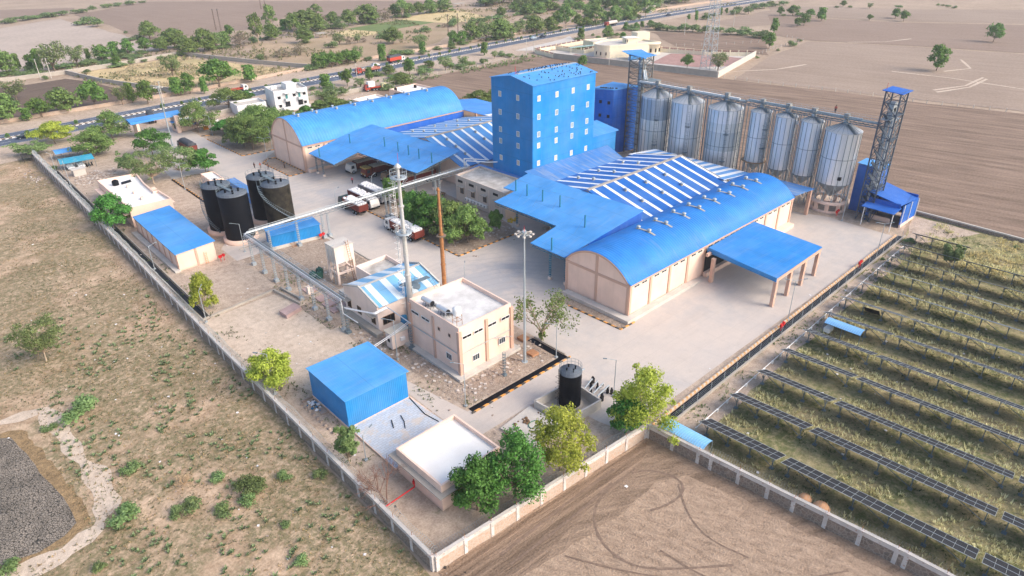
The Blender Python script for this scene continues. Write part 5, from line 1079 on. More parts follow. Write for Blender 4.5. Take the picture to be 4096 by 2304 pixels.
m = MB(); m.lathe(X0, Y0, [(.7, 6.6), (1.9, 6.6), (1.9, 6.72), (.7, 6.72)], 16, a0=-1.2, a1=2.0); rail(m, X0, Y0, 1.9, 6.7, 1.1, 8, -1.2, 2.0); m.box(X0 + .5, Y0 + .3, 6.6, X0 + 4.6, Y0 + 1.3, 6.7); m.path([(X0 + .8, Y0 + .3, 7.7), (X0 + 4.6, Y0 + .3, 7.7), (X0 + 4.6, Y0 + 1.3, 7.7)], .03, 4)
for k in range(5): m.bar((X0 + .8 + k * .95, Y0 + .3, 6.7), (X0 + .8 + k * .95, Y0 + .3, 7.7), .04)
for s_ in (0, .6): m.bar((X0 + 4.4 + s_, Y0 + .5, 6.6), (X0 + 5.2 + s_, Y0 - 2.6, 2.4), .07)
for k in range(9): m.bar((X0 + 4.4 + .8 * k / 9, Y0 + .5 - 3.1 * k / 9, 6.6 - 4.2 * k / 9), (X0 + 5.0 + .8 * k / 9, Y0 + .5 - 3.1 * k / 9, 6.6 - 4.2 * k / 9), .05)
m.build('service_platform', m_steelb, r)
m = MB(); m.tube((X0 + .2, Y0, 28), (X0 + .2, Y0, 29.5), .025); m.build('lightning_rod', m_red, r)
r = T('chimney', 'slender rust orange flue pipe behind the office block', 'chimney', (66, 90.4, 0)); m = MB(); m.cyl(66, 90.4, 0, 11, .42, .34, 16); m.cyl(66, 90.4, 11, 19.7, .3, .22, 16)
for zz in (5, 11, 14.5, 19.3): m.cyl(66, 90.4, zz - .1, zz + .1, .46 if zz < 12 else .34, n=16)
m.build('flue', m_rust, r); m = MB()
for s_ in (-.18, .18): m.bar((66.55, 90.4 + s_, 0), (66.45, 90.4 + s_, 19), .04)
for k in range(40): m.bar((66.5, 90.2, .4 + k * .46), (66.5, 90.6, .4 + k * .46), .025)
m.cyl(66, 90.4, 10.7, 10.8, .9, n=14); m.build('ladder', m_bark, r)
# cabin and cooling drums
r = T('control_cabin', 'small cream cabin with an air conditioner below the chimney', 'cabin', (48.2, 81, 0)); m = MB(); m.box(47.2, 79.6, .2, 50.3, 81.3, 2.9); m.build('wall', m_peach_pale, r); m = MB(); m.slab([(47.0, 79.4, 3.0), (50.5, 79.4, 3.0), (50.5, 81.6, 3.1), (47.0, 81.6, 3.1)], .1); m.build('roof', sheet('cream_sheet', (.6, .53, .42), 'x', .3), r); m = MB(); m.box(48.7, 79.25, 1.3, 49.5, 79.6, 1.9); m.build('air_conditioner', m_white, r); m = MB(); m.box(47.15, 80.2, 1.3, 47.2, 80.8, 1.9); m.build('window', m_dark, r)
for i, y in enumerate((82.6, 83.9)): m = MB(); m.lathe(51.6 + i * .9, y, [(.55, .1), (.6, .2), (.55, 1.2), (.6, 1.3), (.55, 2.4), (.1, 2.6), (0, 2.6)], 16); solo(m, 'plastic_drum', plain('blue_plastic', (.02, .16, .3), .5), ('blue drum nearer the cream cabin', 'blue drum nearer the chimney foot')[i], 'drum', (51.6 + i * .9, y, 0), 'blue drums')
# pump house and its neighbour
r = T('pump_house', 'long peach building with a plain blue roof beside the left wall', 'building', (33.0, 132.6, 0)); m = MB(); m.prism([(33.0, 132.6), (40.4, 132.6), (40.8, 158.6), (33.3, 158.8)], 0, [3.55, 4.05, 4.05, 3.55]); m.build('wall', m_peach, r)
m = MB(); m.slab([(32.7, 132.3, 3.75), (40.7, 132.3, 4.25), (41.0, 159.0, 4.25), (33.0, 159.0, 3.75)], .14); m.build('roof', sheet('pump_roof', (.06, .3, .7), 'y', .4, streak='x', amp=.12), r)
for k in range(8): y = 132.9 + k * 3.6; m = MB(); m.box(32.85 + k * .04, y, 0, 33.1 + k * .04, y + .35, 3.5); m.build('pilaster', m_trim, r)
m = MB(); m.box(36.5, 132.45, 0, 36.9, 132.6, 3.8); m.build('pilaster', m_trim, r); m = MB(); m.box(31.9, 132.0, .02, 33.0, 159, .35); m.build('plinth', m_concl, r)
m = MB()
for s_ in (0, .45): m.bar((38.0 + s_, 132.1, 0), (38.1 + s_, 132.5, 2.4), .05)
for k in range(6): m.bar((38.0, 132.2, .3 + k * .38), (38.45, 132.2, .3 + k * .38), .04)
solo(m, 'ladder', m_orange, 'orange ladder leaning against the blue roofed pump house', 'ladder', (38, 132.2, 0))
PH = [(33.5, 162.2), (42.6, 161.8), (42.3, 170.0), (41.3, 170.0), (41.6, 178), (42.6, 187.0), (33.7, 188)]
r = flat_building('flat_roofed_block', 'peach block with white terrace and a black roof tank between the wall and the yard', 'building', PH, 4.7, par=.7, rm=m_lime)
m = MB(); m.box(42.3, 163, 3.3, 43.4, 166, 3.4); m.box(42.4, 175, 3.3, 43.4, 177, 3.4); m.box(32.4, 163, 2.9, 33.5, 187, 3.0); m.build('sunshade', m_peach, r)
m = MB(); m.lathe(36.5, 183, [(.75, 4.05), (.78, 4.9), (.7, 5.2), (.3, 5.4), (0, 5.4)], 16); solo(m, 'water_tank', m_black, 'black plastic water tank on the white terrace near the left wall', 'tank', (36.5, 183, 4.05))
for i, (x, y) in enumerate([(38.2, 179), (38, 173.5), (38, 168)]): m = MB(); m.box(x - .35, y - .5, 4.05, x + .35, y + .5, 4.6); solo(m, 'roof_vent_block', m_peach, '%s peach vent block along the white terrace' % ('farthest', 'middle', 'nearest')[i], 'vent', (x, y, 4.05), 'vent blocks on the terrace')
m = MB(); m.slab([(37.6, 182.2, 4.15), (40.0, 182.6, 4.2), (40.2, 184, 4.35), (38, 184, 4.2)], .05); solo(m, 'tarpaulin', m_dark, 'crumpled dark sheet lying on the white terrace', 'sheet', (38.8, 183, 4.1))
flat_building('weigh_cabin', 'tiny white roofed cabin behind the four black tanks', 'building', [(55.2, 172.5), (58.6, 172), (58.8, 179), (55.6, 179.6)], 3.2, par=.35, rm=m_lime)
m = MB(); m.slab([(58.6, 150, 2.9), (60.5, 150, 3.0), (60.9, 171, 3.0), (58.8, 171, 2.9)], .12); m.box(58.8, 150.2, .0, 59.0, 170.8, 2.7); m.box(60.3, 150.2, 0, 60.5, 170.8, 2.8); solo(m, 'cable_shelter', s_dust, 'long narrow blue roofed shelter behind the black tanks', 'shelter', (59.6, 160, 0))
# small blue pump cabin by the pipe rack
r = T('pump_cabin', 'small bright blue corrugated cabin on a stone plinth under the pipe rack', 'cabin', (50.8, 128.4, 0)); Pb = [(50.6, 128.7), (61.0, 127.3), (61.4, 131.0), (51.1, 132.4)]
m = MB(); m.prism(Pb, .7, [3.3, 3.3, 3.6, 3.6]); m.build('wall', s_wall_x, r); m = MB(); m.slab([(50.4, 128.4, 3.35), (61.2, 127.0, 3.35), (61.6, 131.3, 3.7), (50.9, 132.7, 3.7)], .1); m.build('roof', s_roof_x, r); m = MB(); m.prism(inset(Pb, -.15), 0, .7); m.build('plinth', m_concl, r)
m = MB(); m.bar((54.2, 127, 0), (54.2, 128.1, .8), .06); m.bar((55.1, 127, 0), (55.1, 128.1, .8), .06)
for k in range(4): m.bar((54.2, 127 + k * .27, .1 + k * .2), (55.1, 127 + k * .27, .1 + k * .2), .08)
m.build('steps', m_rust, r)
# low office in front of the tower
r = flat_building('low_office', 'low beige office with hooded windows and a row of air conditioners', 'building', [(96.3, 106.8), (105.3, 108.2), (105.0, 125.6), (96.4, 124.6)], 6.4, par=.5, wm=plain('beige_render', (.6, .5, .43), .85, var=.05), rm=m_oldroof)
ys = [122.3, 118.2, 113.9, 109.6]
windows(r, [(y, 3.0) for y in ys], 'x', 96.36, 1.15, 1.4, frame_m=m_wood, pane_m=m_glass, bars=2)
f0 = None
for i, y in enumerate(ys):
    m = MB(); m.box(95.6, y - 1.0, 3.95, 96.36, y + 1.0, 4.07); h = m.build('window_hood', m_conc, r)
    m = MB(); m.box(96.28, y - .4, 4.9, 96.36, y + 1.3, 5.5); m.build('vent_window', m_dark, r)
    m = MB(); m.tube((96.25, y - 1.6, .3), (96.25, y - 1.6, 5.6), .06); m.build('drain_pipe', m_peach_pale, r)
for i in range(7):
    y = 120.3 - i * 1.15; m = MB(); m.box(95.8, y - .42, 1.1, 96.3, y + .42, 1.75); o = m.build('air_conditioner', m_white, r); m = MB(); m.tube((95.78, y + .1, 1.42), (95.8, y + .1, 1.42), .24, n=14); m.build('fan_grille', plain('fan_grey', (.3, .31, .32), .6), o, off=root_loc(r))
m = MB(); m.box(94.4, 117.2, 0, 95.1, 118.1, .8); o = solo(m, 'air_conditioner', m_white, 'loose white air conditioner unit on the ground below the beige office', 'air conditioner', (94.7, 117.6, 0)); m = MB(); m.tube((94.36, 117.65, .4), (94.4, 117.65, .4), .28, n=14); m.build('fan_grille', m_dark, o, off=(94.7, 117.6, 0))
r = T('link_roof', 'low dusty blue roof between the beige office and the blue tower', 'roof', (106, 117, 0)); m = MB(); m.slab([(105.2, 109.5, 6.0), (106.8, 109, 6.4), (106.8, 127.8, 6.0), (103.2, 127.5, 5.6), (105.1, 125.6, 5.9)], .1); m.build('roof_sheet', s_dust, r)
m = MB(); m.path([(102.4, 128.3, 6.3), (102.4, 127.6, 7.8), (105, 122.5, 8.0), (106.8, 121, 8.0)], .13, 8); m.path([(102.6, 128.8, 6.3), (102.6, 128.8, 8.0), (104.5, 126.5, 8.0), (106.8, 125, 7.6)], .13, 8); solo(m, 'roof_pipe', m_white, 'white pipes crossing the dusty link roof to the blue tower', 'pipe', (104, 125, 6.5))
# ------------------------------------------------------------------ pipe rack
r = T('pipe_rack', 'long raised pipe rack with shiny pipes on lattice posts crossing the yard', 'pipe rack', (44.8, 126.3, 0))
CX, CY = 44.7, 126.6; m = MB()
for o_ in (-.6, .6):
    m.bar((CX + o_, 89.5, 6.1), (CX + o_, CY + o_, 6.1), .12); m.bar((CX + o_, CY + o_, 6.1), (102.3, 127.4 + o_, 6.1), .12)
    m.bar((CX + o_, 89.5, 5.6), (CX + o_, CY + o_, 5.6), .1); m.bar((CX + o_, CY + o_, 5.6), (102.3, 127.4 + o_, 5.6), .1)
for k in range(32): y = 89.8 + k * 1.15; m.bar((CX - .7, y, 6.15), (CX + .7, y, 6.15), .07); m.bar((CX - .6, y, 5.6), (CX - .6, y + .6, 6.1), .05); m.bar((CX + .6, y, 5.6), (CX + .6, y + .6, 6.1), .05)
for k in range(50): x = CX + k * 1.15; yy = 126.6 + .8 * (x - CX) / 57; m.bar((x, yy - .7, 6.15), (x, yy + .7, 6.15), .07); m.bar((x, yy - .6, 5.6), (x + .6, yy - .6, 6.1), .05)
m.build('truss', m_rack, r)
for i, (o_, rr_, mt) in enumerate([(-.45, .06, m_galv), (-.12, .1, m_pipe), (.2, .05, m_steelb), (.45, .07, m_galv)]):
    m = MB(); m.path([(CX + o_, 89.4, 6.35), (CX + o_, CY + o_ - .3, 6.35), (CX + o_ + .3, CY + o_, 6.35), (102.4, 127.4 + o_, 6.35)], rr_, 8); m.build('pipe', mt, r)
for k in range(8): m = MB(); lattice_post(m, CX, 90.2 + k * 4.95, .5, 5.6, .34); m.box(CX - .4, 90.2 + k * 4.95 - .4, 0, CX + .4, 90.2 + k * 4.95 + .4, .6); m.build('post', m_galv, r)
for x in (49.5, 55.7, 61.6, 62.9, 77.8, 78.9, 92.2, 93.4): m = MB(); lattice_post(m, x, 126.6 + .8 * (x - CX) / 57, .5, 5.6, .34); m.box(x - .4, 126.4, 0, x + .4, 127.4, .6); m.build('post', m_galv, r)
for k in range(11):
    y = 92 + k * 3.1; m = MB(); m.bar((CX - 1.9, y, 5.95), (CX + 1.9, y, 5.95), .07); m.bar((CX + 1.9, y, 5.95), (CX + .6, y, 5.2), .05); m.build('outrigger', m_rack, r)
for o_, z_ in ((-1.0, 6.05), (1.2, 6.05), (1.6, 6.05)): m = MB(); m.tube((CX + o_, 90.5, z_), (CX + o_, 124.5, z_), .035, n=5); m.build('pipe', m_galv, r)
for o_ in (-.8, .75): m = MB(); m.tube((46, 126.6 + o_, 6.55), (101, 127.4 + o_, 6.55), .04, n=5); m.build('pipe', m_galv, r)
m = MB(); m.path([(44.5, 89.6, 6.35), (44.5, 89.3, 3.9), (44.9, 85.6, 3.6)], .1, 7)
for o_ in (-.25, 0, .25): m.path([(44.9, 89.2 + o_, 4.8), (47.5, 84.6 + o_, 4.6), (50.2, 84.9 + o_, 4.6), (50.2, 78.6 + o_, 4.4)], .09, 7)
for o_ in (-.2, .15): m.path([(50.2, 78.9 + o_, 4.4), (46.6, 78.2 + o_, 4.0), (41.8, 77.2 + o_, 3.9)], .07, 6)
m.build('branch_pipe', m_pipe, r)
for x, y in ((44.9, 89.2), (49.7, 77.9)): m = MB(); lattice_post(m, x, y, .4, 4.4, .34); m.box(x - .4, y - .4, 0, x + .4, y + .4, .5); m.build('post', m_steelb, r)
m = MB(); m.box(45.6, 103.8, 1.2, 46.6, 104.6, 2.6); m.path([(46, 104.2, 1.2), (46.2, 104.4, .2)], .05); solo(m, 'junction_box', m_peach_pale, 'cream junction box hanging below the pipe rack', 'box', (46, 104, 0))
m = MB(); lattice_post(m, 55.5, 62.4, .25, 4.2, .3); m.box(55.2, 62.1, 0, 55.8, 62.7, .3); solo(m, 'steel_post', m_steelb, 'lone blue grey lattice post in front of the office block', 'post', (55.5, 62.4, 0))
# pink slabs and trench among the rack posts
pk = plain('pinkish_stone_slabs', (.42, .3, .28), .9, var=.2, sc1=.8)
for i, (x0, y0, x1, y1) in enumerate([(46.3, 96.5, 50.2, 98.4), (46.4, 99, 50.3, 101), (46.6, 101.6, 50.2, 103.8), (46.5, 106, 48.6, 108.4), (48.9, 112, 50.4, 114.5)]):
    m = MB(); m.prism([(x0, y0), (x1, y0 + .3), (x1, y1 + .2), (x0, y1)], .05, .25); solo(m, 'stone_slab', pk, '%s pinkish stone slab platform counted up along the pipe rack' % ordinal(i + 1), 'slab', ((x0 + x1) / 2, (y0 + y1) / 2, 0), 'pinkish slabs by the pipe rack')
m = MB(); m.prism([(39.6, 100.6), (42.9, 101.6), (42.6, 103.8), (39.4, 102.9)], .05, .75); solo(m, 'stone_slab', pk, 'raised pinkish slab on the bare ground left of the pipe rack', 'slab', (41, 102, 0))
# loading platform, hydrants, timber, odds
def hydrant(x, y, label, rz=0):
    r = T('fire_hydrant', label, 'hydrant', (x, y, 0), 'red fire hydrant points'); m = MB(); m.bar((x, y, 0), (x, y, 1.2), .12); m.box(x - .35, y - .15, .8, x + .35, y + .15, 1.35); m.build('hose_box', m_red, r); m = MB(); m.bar((x + .7, y, 0), (x + .7, y, 1.1), .1); m.tube((x + .7, y - .18, 1.2), (x + .7, y + .18, 1.2), .3, n=12); m.build('hose_reel', m_red, r)
hydrant(96.7, 40.1, 'red hydrant box on the black drain beside the blue roofed solar shelter'); hydrant(128.8, 41.0, 'red hydrant box on the black drain far along the apron'); hydrant(40.6, 131.2, 'red hydrant box by the corner of the blue roofed pump house'); hydrant(60.6, 126.6, 'red hydrant box beside the small blue cabin'); hydrant(151.3, 55.6, 'red hydrant boxes in front of the peach silo ring'); hydrant(149.5, 66, 'red hydrant box behind the rear canopy column')
# ------------------------------------------------------------------ gate, flats, villa, far buildings
r = T('entrance_gate', 'entrance gate with a sloping bright blue roof on peach portal legs', 'gate', (64, 239, 0))
m = MB(); m.slab([(56.6, 238.6, 5.3), (72.2, 237.2, 6.0), (72.4, 241.6, 6.2), (56.9, 243.6, 5.5)], .7); m.build('roof', s_roof_y, r)
for P in ([(57.6, 238.8), (58.3, 242.6)], [(71, 237.2), (69.8, 241)]):
    (a0, b0), (a1, b1) = P
for x0, y0, x1, y1, nm in ((58.2, 238.6, 59.0, 243.0, 'portal_leg'), (69.3, 236.0, 70.5, 237.2, 'portal_leg'), (69.3, 239.8, 70.5, 241.2, 'portal_leg')): m = MB(); m.box(x0, y0, 0, x1, y1, 5.3 if x0 < 60 else 5.6); m.build(nm, m_peach, r)
m = MB(); m.box(69.5, 237.2, 0, 70.3, 239.8, 3.4); m.build('guard_booth', m_peach_pale, r); m = MB(); m.box(69.44, 237.5, 1.0, 69.5, 239.4, 2.3); m.build('booth_window', m_dark, r); m = MB(); m.slab([(68.4, 237.2, 3.3), (69.5, 237.2, 3.5), (69.5, 240.0, 3.5), (68.4, 240.0, 3.3)], .08); m.build('booth_awning', s_roof_y, r)
r = flat_building('guard_room', 'small peach guard room right of the entrance gate', 'building', [(71.0, 237.5), (76.5, 237.9), (76.7, 243.5), (71.2, 243.3)], 3.3, par=.3)
m = MB(); m.box(76.8, 233.8, 0, 78.4, 234.0, 1.3); solo(m, 'notice_board', m_orange, 'orange board leaning beside the guard room', 'board', (77.5, 233.9, 0))
r = T('tea_stall', 'small stall with a blue tarpaulin roof near the guard room', 'stall', (75.5, 235, 0)); m = MB(); m.slab([(74, 234.2, 2.1), (77.4, 234.4, 2.2), (77.6, 237, 2.5), (74.2, 236.8, 2.3)], .06); m.build('tarpaulin', m_cloth_blue, r); m = MB()
for x, y in ((74.2, 234.5), (77.2, 234.6), (77.3, 236.8), (74.3, 236.6)): m.bar((x, y, 0), (x, y, 2.2), .08)
m.box(74.6, 234.9, .6, 76.8, 236, .7); m.build('frame', m_wood, r)
r = T('sign_board', 'white sign board on two posts by the trees near the gate', 'sign', (79, 231.5, 0)); m = MB(); m.prism([(77.8, 231), (81.6, 232.2), (81.6, 232.3), (77.8, 231.1)], 1.9, 3.0); m.build('panel', m_white, r); m = MB(); m.bar((77.9, 231.1, 0), (77.9, 231.1, 3), .08); m.bar((81.5, 232.3, 0), (81.5, 232.3, 3), .08); m.build('posts', m_galv, r)
m = MB(); m.box(76.6, 218.6, .3, 80.2, 220.6, 1.7); solo(m, 'parked_van', m_truckwhite, 'white van half hidden under the trees beside the gate road', 'van', (78.4, 219.6, 0)) if False else None
# open vehicle shelters top left
def shelter(name, label, P, z0, z1, rm, posts=6, cat='shelter'):
    r = T(name, label, cat, (P[0][0], P[0][1], 0)); n = 8; m = MB(); (ax, ay), (bx, by), (cx, cy), (dx, dy) = P
    for k in range(n):
        t0, t1 = k / n, (k + 1) / n; f = lambda t: z0 + (z1 - z0) * math.sin(PI * t)
        L = lambda t: ((ax + (dx - ax) * t, ay + (dy - ay) * t), (bx + (cx - bx) * t, by + (cy - by) * t)); p0, q0 = L(t0); p1, q1 = L(t1)
        m.slab([(*p0, f(t0)), (*q0, f(t0)), (*q1, f(t1)), (*p1, f(t1))], .05)
    m.build('roof', rm, r); m = MB()
    for k in range(posts):
        t = k / (posts - 1)
        for (sx, sy), (ex, ey) in (((ax, ay), (bx, by)), ((dx, dy), (cx, cy))): m.bar((sx + (ex - sx) * t, sy + (ey - sy) * t, 0), (sx + (ex - sx) * t, sy + (ey - sy) * t, z0), .1)
    m.build('frame', m_steelb, r); return r
s_turq = sheet('turquoise_sheet', (.03, .28, .42), 'x', .4, dirt=.2)
shelter('car_port', 'turquoise curved car port sheltering two white cars and motorbikes', [(31.6, 218.0), (40.0, 217.2), (40.3, 222.6), (32, 223.2)], 2.3, 3.1, s_turq)
shelter('car_port', 'pale blue open car port beyond the turquoise one', [(33, 229.6), (43, 230), (43.4, 234.6), (33.2, 235.0)], 2.3, 2.8, s_roof_x)
shelter('solar_shelter', 'small light blue corrugated shelter near the corner of the solar field', [(60.7, 31.6), (60.5, 38.0), (62.8, 38.0), (63.0, 31.7)][::-1], 2.15, 2.4, sheet('light_blue_corrugated', (.22, .5, .78), 'y', .34, amp=.3), 3)
shelter('solar_shelter', 'small light blue corrugated shelter between two rows of solar panels', [(100.8, 29.3), (100.7, 35.0), (103.0, 35.2), (103.1, 29.5)][::-1], 2.15, 2.45, sheet('light_blue_corrugated2', (.2, .45, .75), 'y', .34, amp=.35), 3)
m = MB(); m.box(100.9, 34, .4, 102.4, 35, 1.1); solo(m, 'inverter_cabinet', m_white, 'white cabinet under the light blue shelter between the panel rows', 'cabinet', (101.6, 34.5, 0))
m = MB(); m.prism([(33, 211.2), (36, 211.4), (35.9, 213.4), (32.9, 213.2)], 0, 1.8); m.prism([(32.7, 211), (36.3, 211.2), (36.2, 213.6), (32.6, 213.4)], 1.8, 1.95); solo(m, 'ruined_hut', m_concl, 'small grey ruined hut among rubble near the left wall', 'hut', (34.5, 212, 0))
# white flats
r = T('staff_flats', 'white two storey flats with balconies beside the highway', 'building', (105.8, 240.6, 0)); FP = [(105.8, 240.6), (118.3, 239.3), (120.2, 249.6), (107.4, 251.4)]
dirty = plain('stained_white_render', (.66, .66, .66), .85, var=.1, sc1=.5, col2=(.76, .76, .75))
m = MB(); m.prism(FP, 0, 6.3); m.prism([(112.0, 242.8), (115.6, 242.4), (116.2, 247.6), (112.6, 248)], 6.3, 8.4); m.build('wall', dirty, r); m = MB(); m.prism(inset(FP, .3), 6.3, 6.33); m.build('roof_terrace', m_oldroof, r)
m = MB(); Q1 = inset(FP, -.05); Q2 = inset(FP, .25)
for i in range(4): m.prism([Q1[i], Q1[(i + 1) % 4], Q2[(i + 1) % 4], Q2[i]], 6.3, 7.0)
m.build('parapet', dirty, r)
for (x, z) in ((107.6, 4.6), (107.6, 1.6), (113.2, 4.9), (117.0, 4.9), (117.0, 1.8)):
    y = 240.6 - (x - 105.8) * .104; m = MB(); m.box(x - .5, y - .12, z - .5, x + .5, y - .02, z + .5); o = m.build('window', m_dark, r); m = MB(); m.box(x - .7, y - .5, z + .55, x + .7, y, z + .65); m.build('window_hood', dirty, o, off=root_loc(r))
for x in (110.4, 115.2):
    y = 240.6 - (x - 105.8) * .104; m = MB(); m.box(x - 1.1, y - 1.3, 3.2, x + 1.1, y, 3.35); m.box(x - 1.1, y - 1.3, 3.35, x + 1.1, y - 1.2, 4.1); m.box(x - 1.1, y - 1.2, 3.35, x - 1.0, y, 4.1); m.box(x + 1.0, y - 1.2, 3.35, x + 1.1, y, 4.1); m.box(x - 1.2, y - 1.4, 5.9, x + 1.2, y, 6.1); m.build('balcony', dirty, r); m = MB(); m.box(x - .5, y - .08, 3.4, x + .3, y - .02, 5.4); m.build('door', plain('turquoise_door', (.06, .25, .25), .6), r); m = MB(); m.box(x - .9, y - .1, .2, x + .9, y - .02, 2.8); m.build('opening', m_dark, r)
for i, (x, y) in enumerate([(108.6, 247.5), (109.8, 247.4)]): m = MB(); m.lathe(x, y, [(.5, 6.33), (.5, 7.4), (.2, 7.6), (0, 7.6)], 14); solo(m, 'water_tank', m_white, '%s of two white water tanks on the roof of the flats' % ('left', 'right')[i], 'tank', (x, y, 6.33), 'water tanks on the flats')
m = MB(); m.prism([(108, 240.0), (118, 238.9), (117.7, 237), (107.8, 238.1)], 0, 1.1); solo(m, 'yard_wall', dirty, 'low stained yard wall in front of the white flats', 'wall', (113, 238.5, 0))
flat_building('roadside_house', 'low white house with a curved parapet left of the flats', 'building', [(93, 243.6), (103.5, 243.0), (104.2, 251), (93.8, 252)], 3.6, par=.7, wm=dirty, rm=m_concl)
r = flat_building('terrace_block', 'long low peach block with white terraces behind the light blue vault', 'building', [(137.5, 206.0), (157.5, 208.0), (156.8, 224.6), (143.8, 223.8), (143.8, 212.8), (137.5, 212.4)], 4.6, par=.7, rm=m_lime)
flat_building('terrace_block', 'lower white terraced block adjoining the peach block behind the vault', 'building', [(127, 206), (137.4, 206.2), (137.4, 222.8), (132.6, 222.4), (126.4, 221.6)], 3.9, par=.5, wm=m_peach_pale, rm=m_lime)
for i, (x, y) in enumerate([(145.5, 222), (153.8, 221), (138.5, 210.5)]): m = MB(); m.lathe(x, y, [(.55, 3.9), (.55, 4.9), (.2, 5.1), (0, 5.1)], 12); solo(m, 'water_tank', m_black, '%s black water tank on the terraces behind the vault' % ('left', 'right', 'nearest')[i], 'tank', (x, y, 3.9), 'tanks on the terraces')
m = MB(); m.box(140, 213.5, 4.7, 143, 215.2, 4.8)
for k in range(8): m.box(138.2 + k * .25, 213.8, 3.4 + k * .16, 138.5 + k * .25, 214.8, 3.5 + k * .16)
m.path([(138.2, 213.8, 4.4), (140.2, 213.5, 5.7), (143, 213.5, 5.7), (143, 215.2, 5.7)], .04, 4); solo(m, 'stair', m_dark, 'dark steel stair on the terrace behind the light blue vault', 'stair', (141, 214, 3.5))
# villa
r = T('cream_villa', 'cream villa with rounded corner and stepped roof blocks inside a walled compound', 'villa', (282, 222, 0))
def rounded(cx, cy, r_, a0, a1, n=10): return [(cx + r_ * math.cos(a0 + (a1 - a0) * i / n), cy + r_ * math.sin(a0 + (a1 - a0) * i / n)) for i in range(n + 1)]
VP = [(297.5, 212)] + [(297.5, 232), (281, 236)] + rounded(275.5, 227, 7.0, PI * .6, PI * 1.25) + [(278, 219), (285, 216.5)]
m = MB(); m.prism(VP[::1], 0, 5.2); m.build('wall', m_cream, r); m = MB(); m.prism(inset(VP, .4), 5.2, 5.25); m.build('roof_terrace', m_concl, r)
m = MB(); Q1 = inset(VP, -.12); Q2 = inset(VP, .3); n = len(VP)
for i in range(n): m.prism([Q1[i], Q1[(i + 1) % n], Q2[(i + 1) % n], Q2[i]], 5.2, 6.0)
m.build('parapet', m_cream, r)
m = MB(); m.prism([(294.5, 224), (300.8, 221), (303, 226), (296.5, 229.5)], 0, 9.2); m.build('tall_block', m_cream, r); m = MB(); m.prism([(284, 222.5), (289.5, 220), (291, 224), (285.5, 226.4)], 5.2, 7.8); m.build('roof_room', m_cream, r); m = MB(); m.prism([(283.4, 222.2), (289.8, 219.4), (291.6, 224.3), (285.3, 227)], 7.8, 8.05); m.build('roof_slab', m_lime, r)
m = MB(); m.lathe(296, 217, [(5.2, 0), (5.2, 4.8), (5.5, 4.8), (5.5, 5.2), (0, 5.25)], 28); m.build('round_bay', m_cream, r)
for a in (3.4, 3.9, 4.4, 4.9): m = MB(); x, y = 296 + 5.22 * math.cos(a), 217 + 5.22 * math.sin(a); m.box(x - .5, y - .5, 1.2, x + .5, y + .5, 2.8) if False else m.cyl(x, y, 1.2, 2.9, .45, n=8); m.build('window', m_dark, r)
for a in (2.9, 3.3, 3.7): m = MB(); x, y = 275.5 + 7.0 * math.cos(a), 227 + 7.0 * math.sin(a); m.cyl(x, y, 1.4, 2.8, .3, n=8); m.build('window', m_dark, r)
m = MB(); m.box(284.2, 222.2, 5.9, 285.4, 223.4, 7.2); m.build('roof_room_window', m_dark, r)
m = MB(); m.slab([(271.5, 210.5, 3.0), (281, 206.8, 3.0), (283.5, 212.6, 3.8), (273.5, 217, 3.8)], .12); m.build('blue_awning', s_roof_x, r); m = MB(); m.prism([(272, 211), (281, 207.4), (281.2, 207.8), (272.2, 211.4)], 0, 3.0); m.build('awning_wall', s_wall_x, r)
r = flat_building('garden_pavilion', 'cream garden pavilion with arched openings left of the villa', 'building', [(285, 245), (300, 241), (302, 250), (287, 254)], 3.8, par=.6, wm=m_cream, rm=m_concl)
m = MB()
for x, y in ((287, 244.6), (291, 243.5), (295, 242.4)): m.cyl(x, y, .3, 2.4, .8, n=8)
m.build('arched_opening', m_dark, r)
r = T('pergola', 'pale pergola roof along the villa lawn', 'pergola', (275, 247, 0)); m = MB(); m.slab([(268, 245, 2.8), (283, 241, 2.8), (283.6, 243.2, 2.8), (268.6, 247.4, 2.8)], .15); m.build('roof', plain('pale_teal', (.35, .5, .45), .6), r); m = MB()
for k in range(6): x = 268.4 + k * 3; m.bar((x, 245.6 - k * .8, 0), (x, 245.6 - k * .8, 2.8), .3)
m.build('posts', m_cream, r)
flat_building('roadside_hut', 'plain grey flat roofed hut beyond the highway', 'building', [(436, 326), (446, 324.5), (447, 331), (437, 333)], 3.6, par=.3, wm=plain('grey_tan', (.42, .37, .32), .9), rm=m_oldroof)
for i, (x, y, L) in enumerate([(205, 389, 5), (362, 455, 9), (386, 443, 9), (398, 423, 8)]):
    r = T('farm_shelter', ('small thatched field shelter in the patchy pasture', 'grey roofed farm shelter at the tree line, left', 'white roofed farm shelter at the tree line', 'small white tent by the distant trees')[i], 'shelter', (x, y, 0)); m = MB(); m.slab([(x, y, 2.4), (x + L, y - 1, 2.6), (x + L, y + 4, 2.8), (x, y + 5, 2.7)], .15); m.build('roof', (m_conc, m_conc, m_concl, m_white)[i], r); m = MB()
    for q, s in ((0.3, .3), (L - .4, -.4), (L - .4, 3.8), (.3, 4.6)): m.bar((x + q, y + s, 0), (x + q, y + s, 2.5), .2)
    m.build('posts', m_wood, r)
# radio mast
r, pt = lattice('radio_mast', 'tall grey lattice radio mast standing on the reddish paving', 'mast', 277.6, 170, 282.6, 175, 52, step=2.6, top=.7, m_=m_galv, wleg=.22)
for k in range(3): m = MB(); a = k * 2.1; m.box(280 + math.cos(a) * 1.2 - .25, 172.5 + math.sin(a) * 1.2 - .25, 46, 280 + math.cos(a) * 1.2 + .25, 172.5 + math.sin(a) * 1.2 + .25, 49); m.build('antenna_panel', m_white, r)
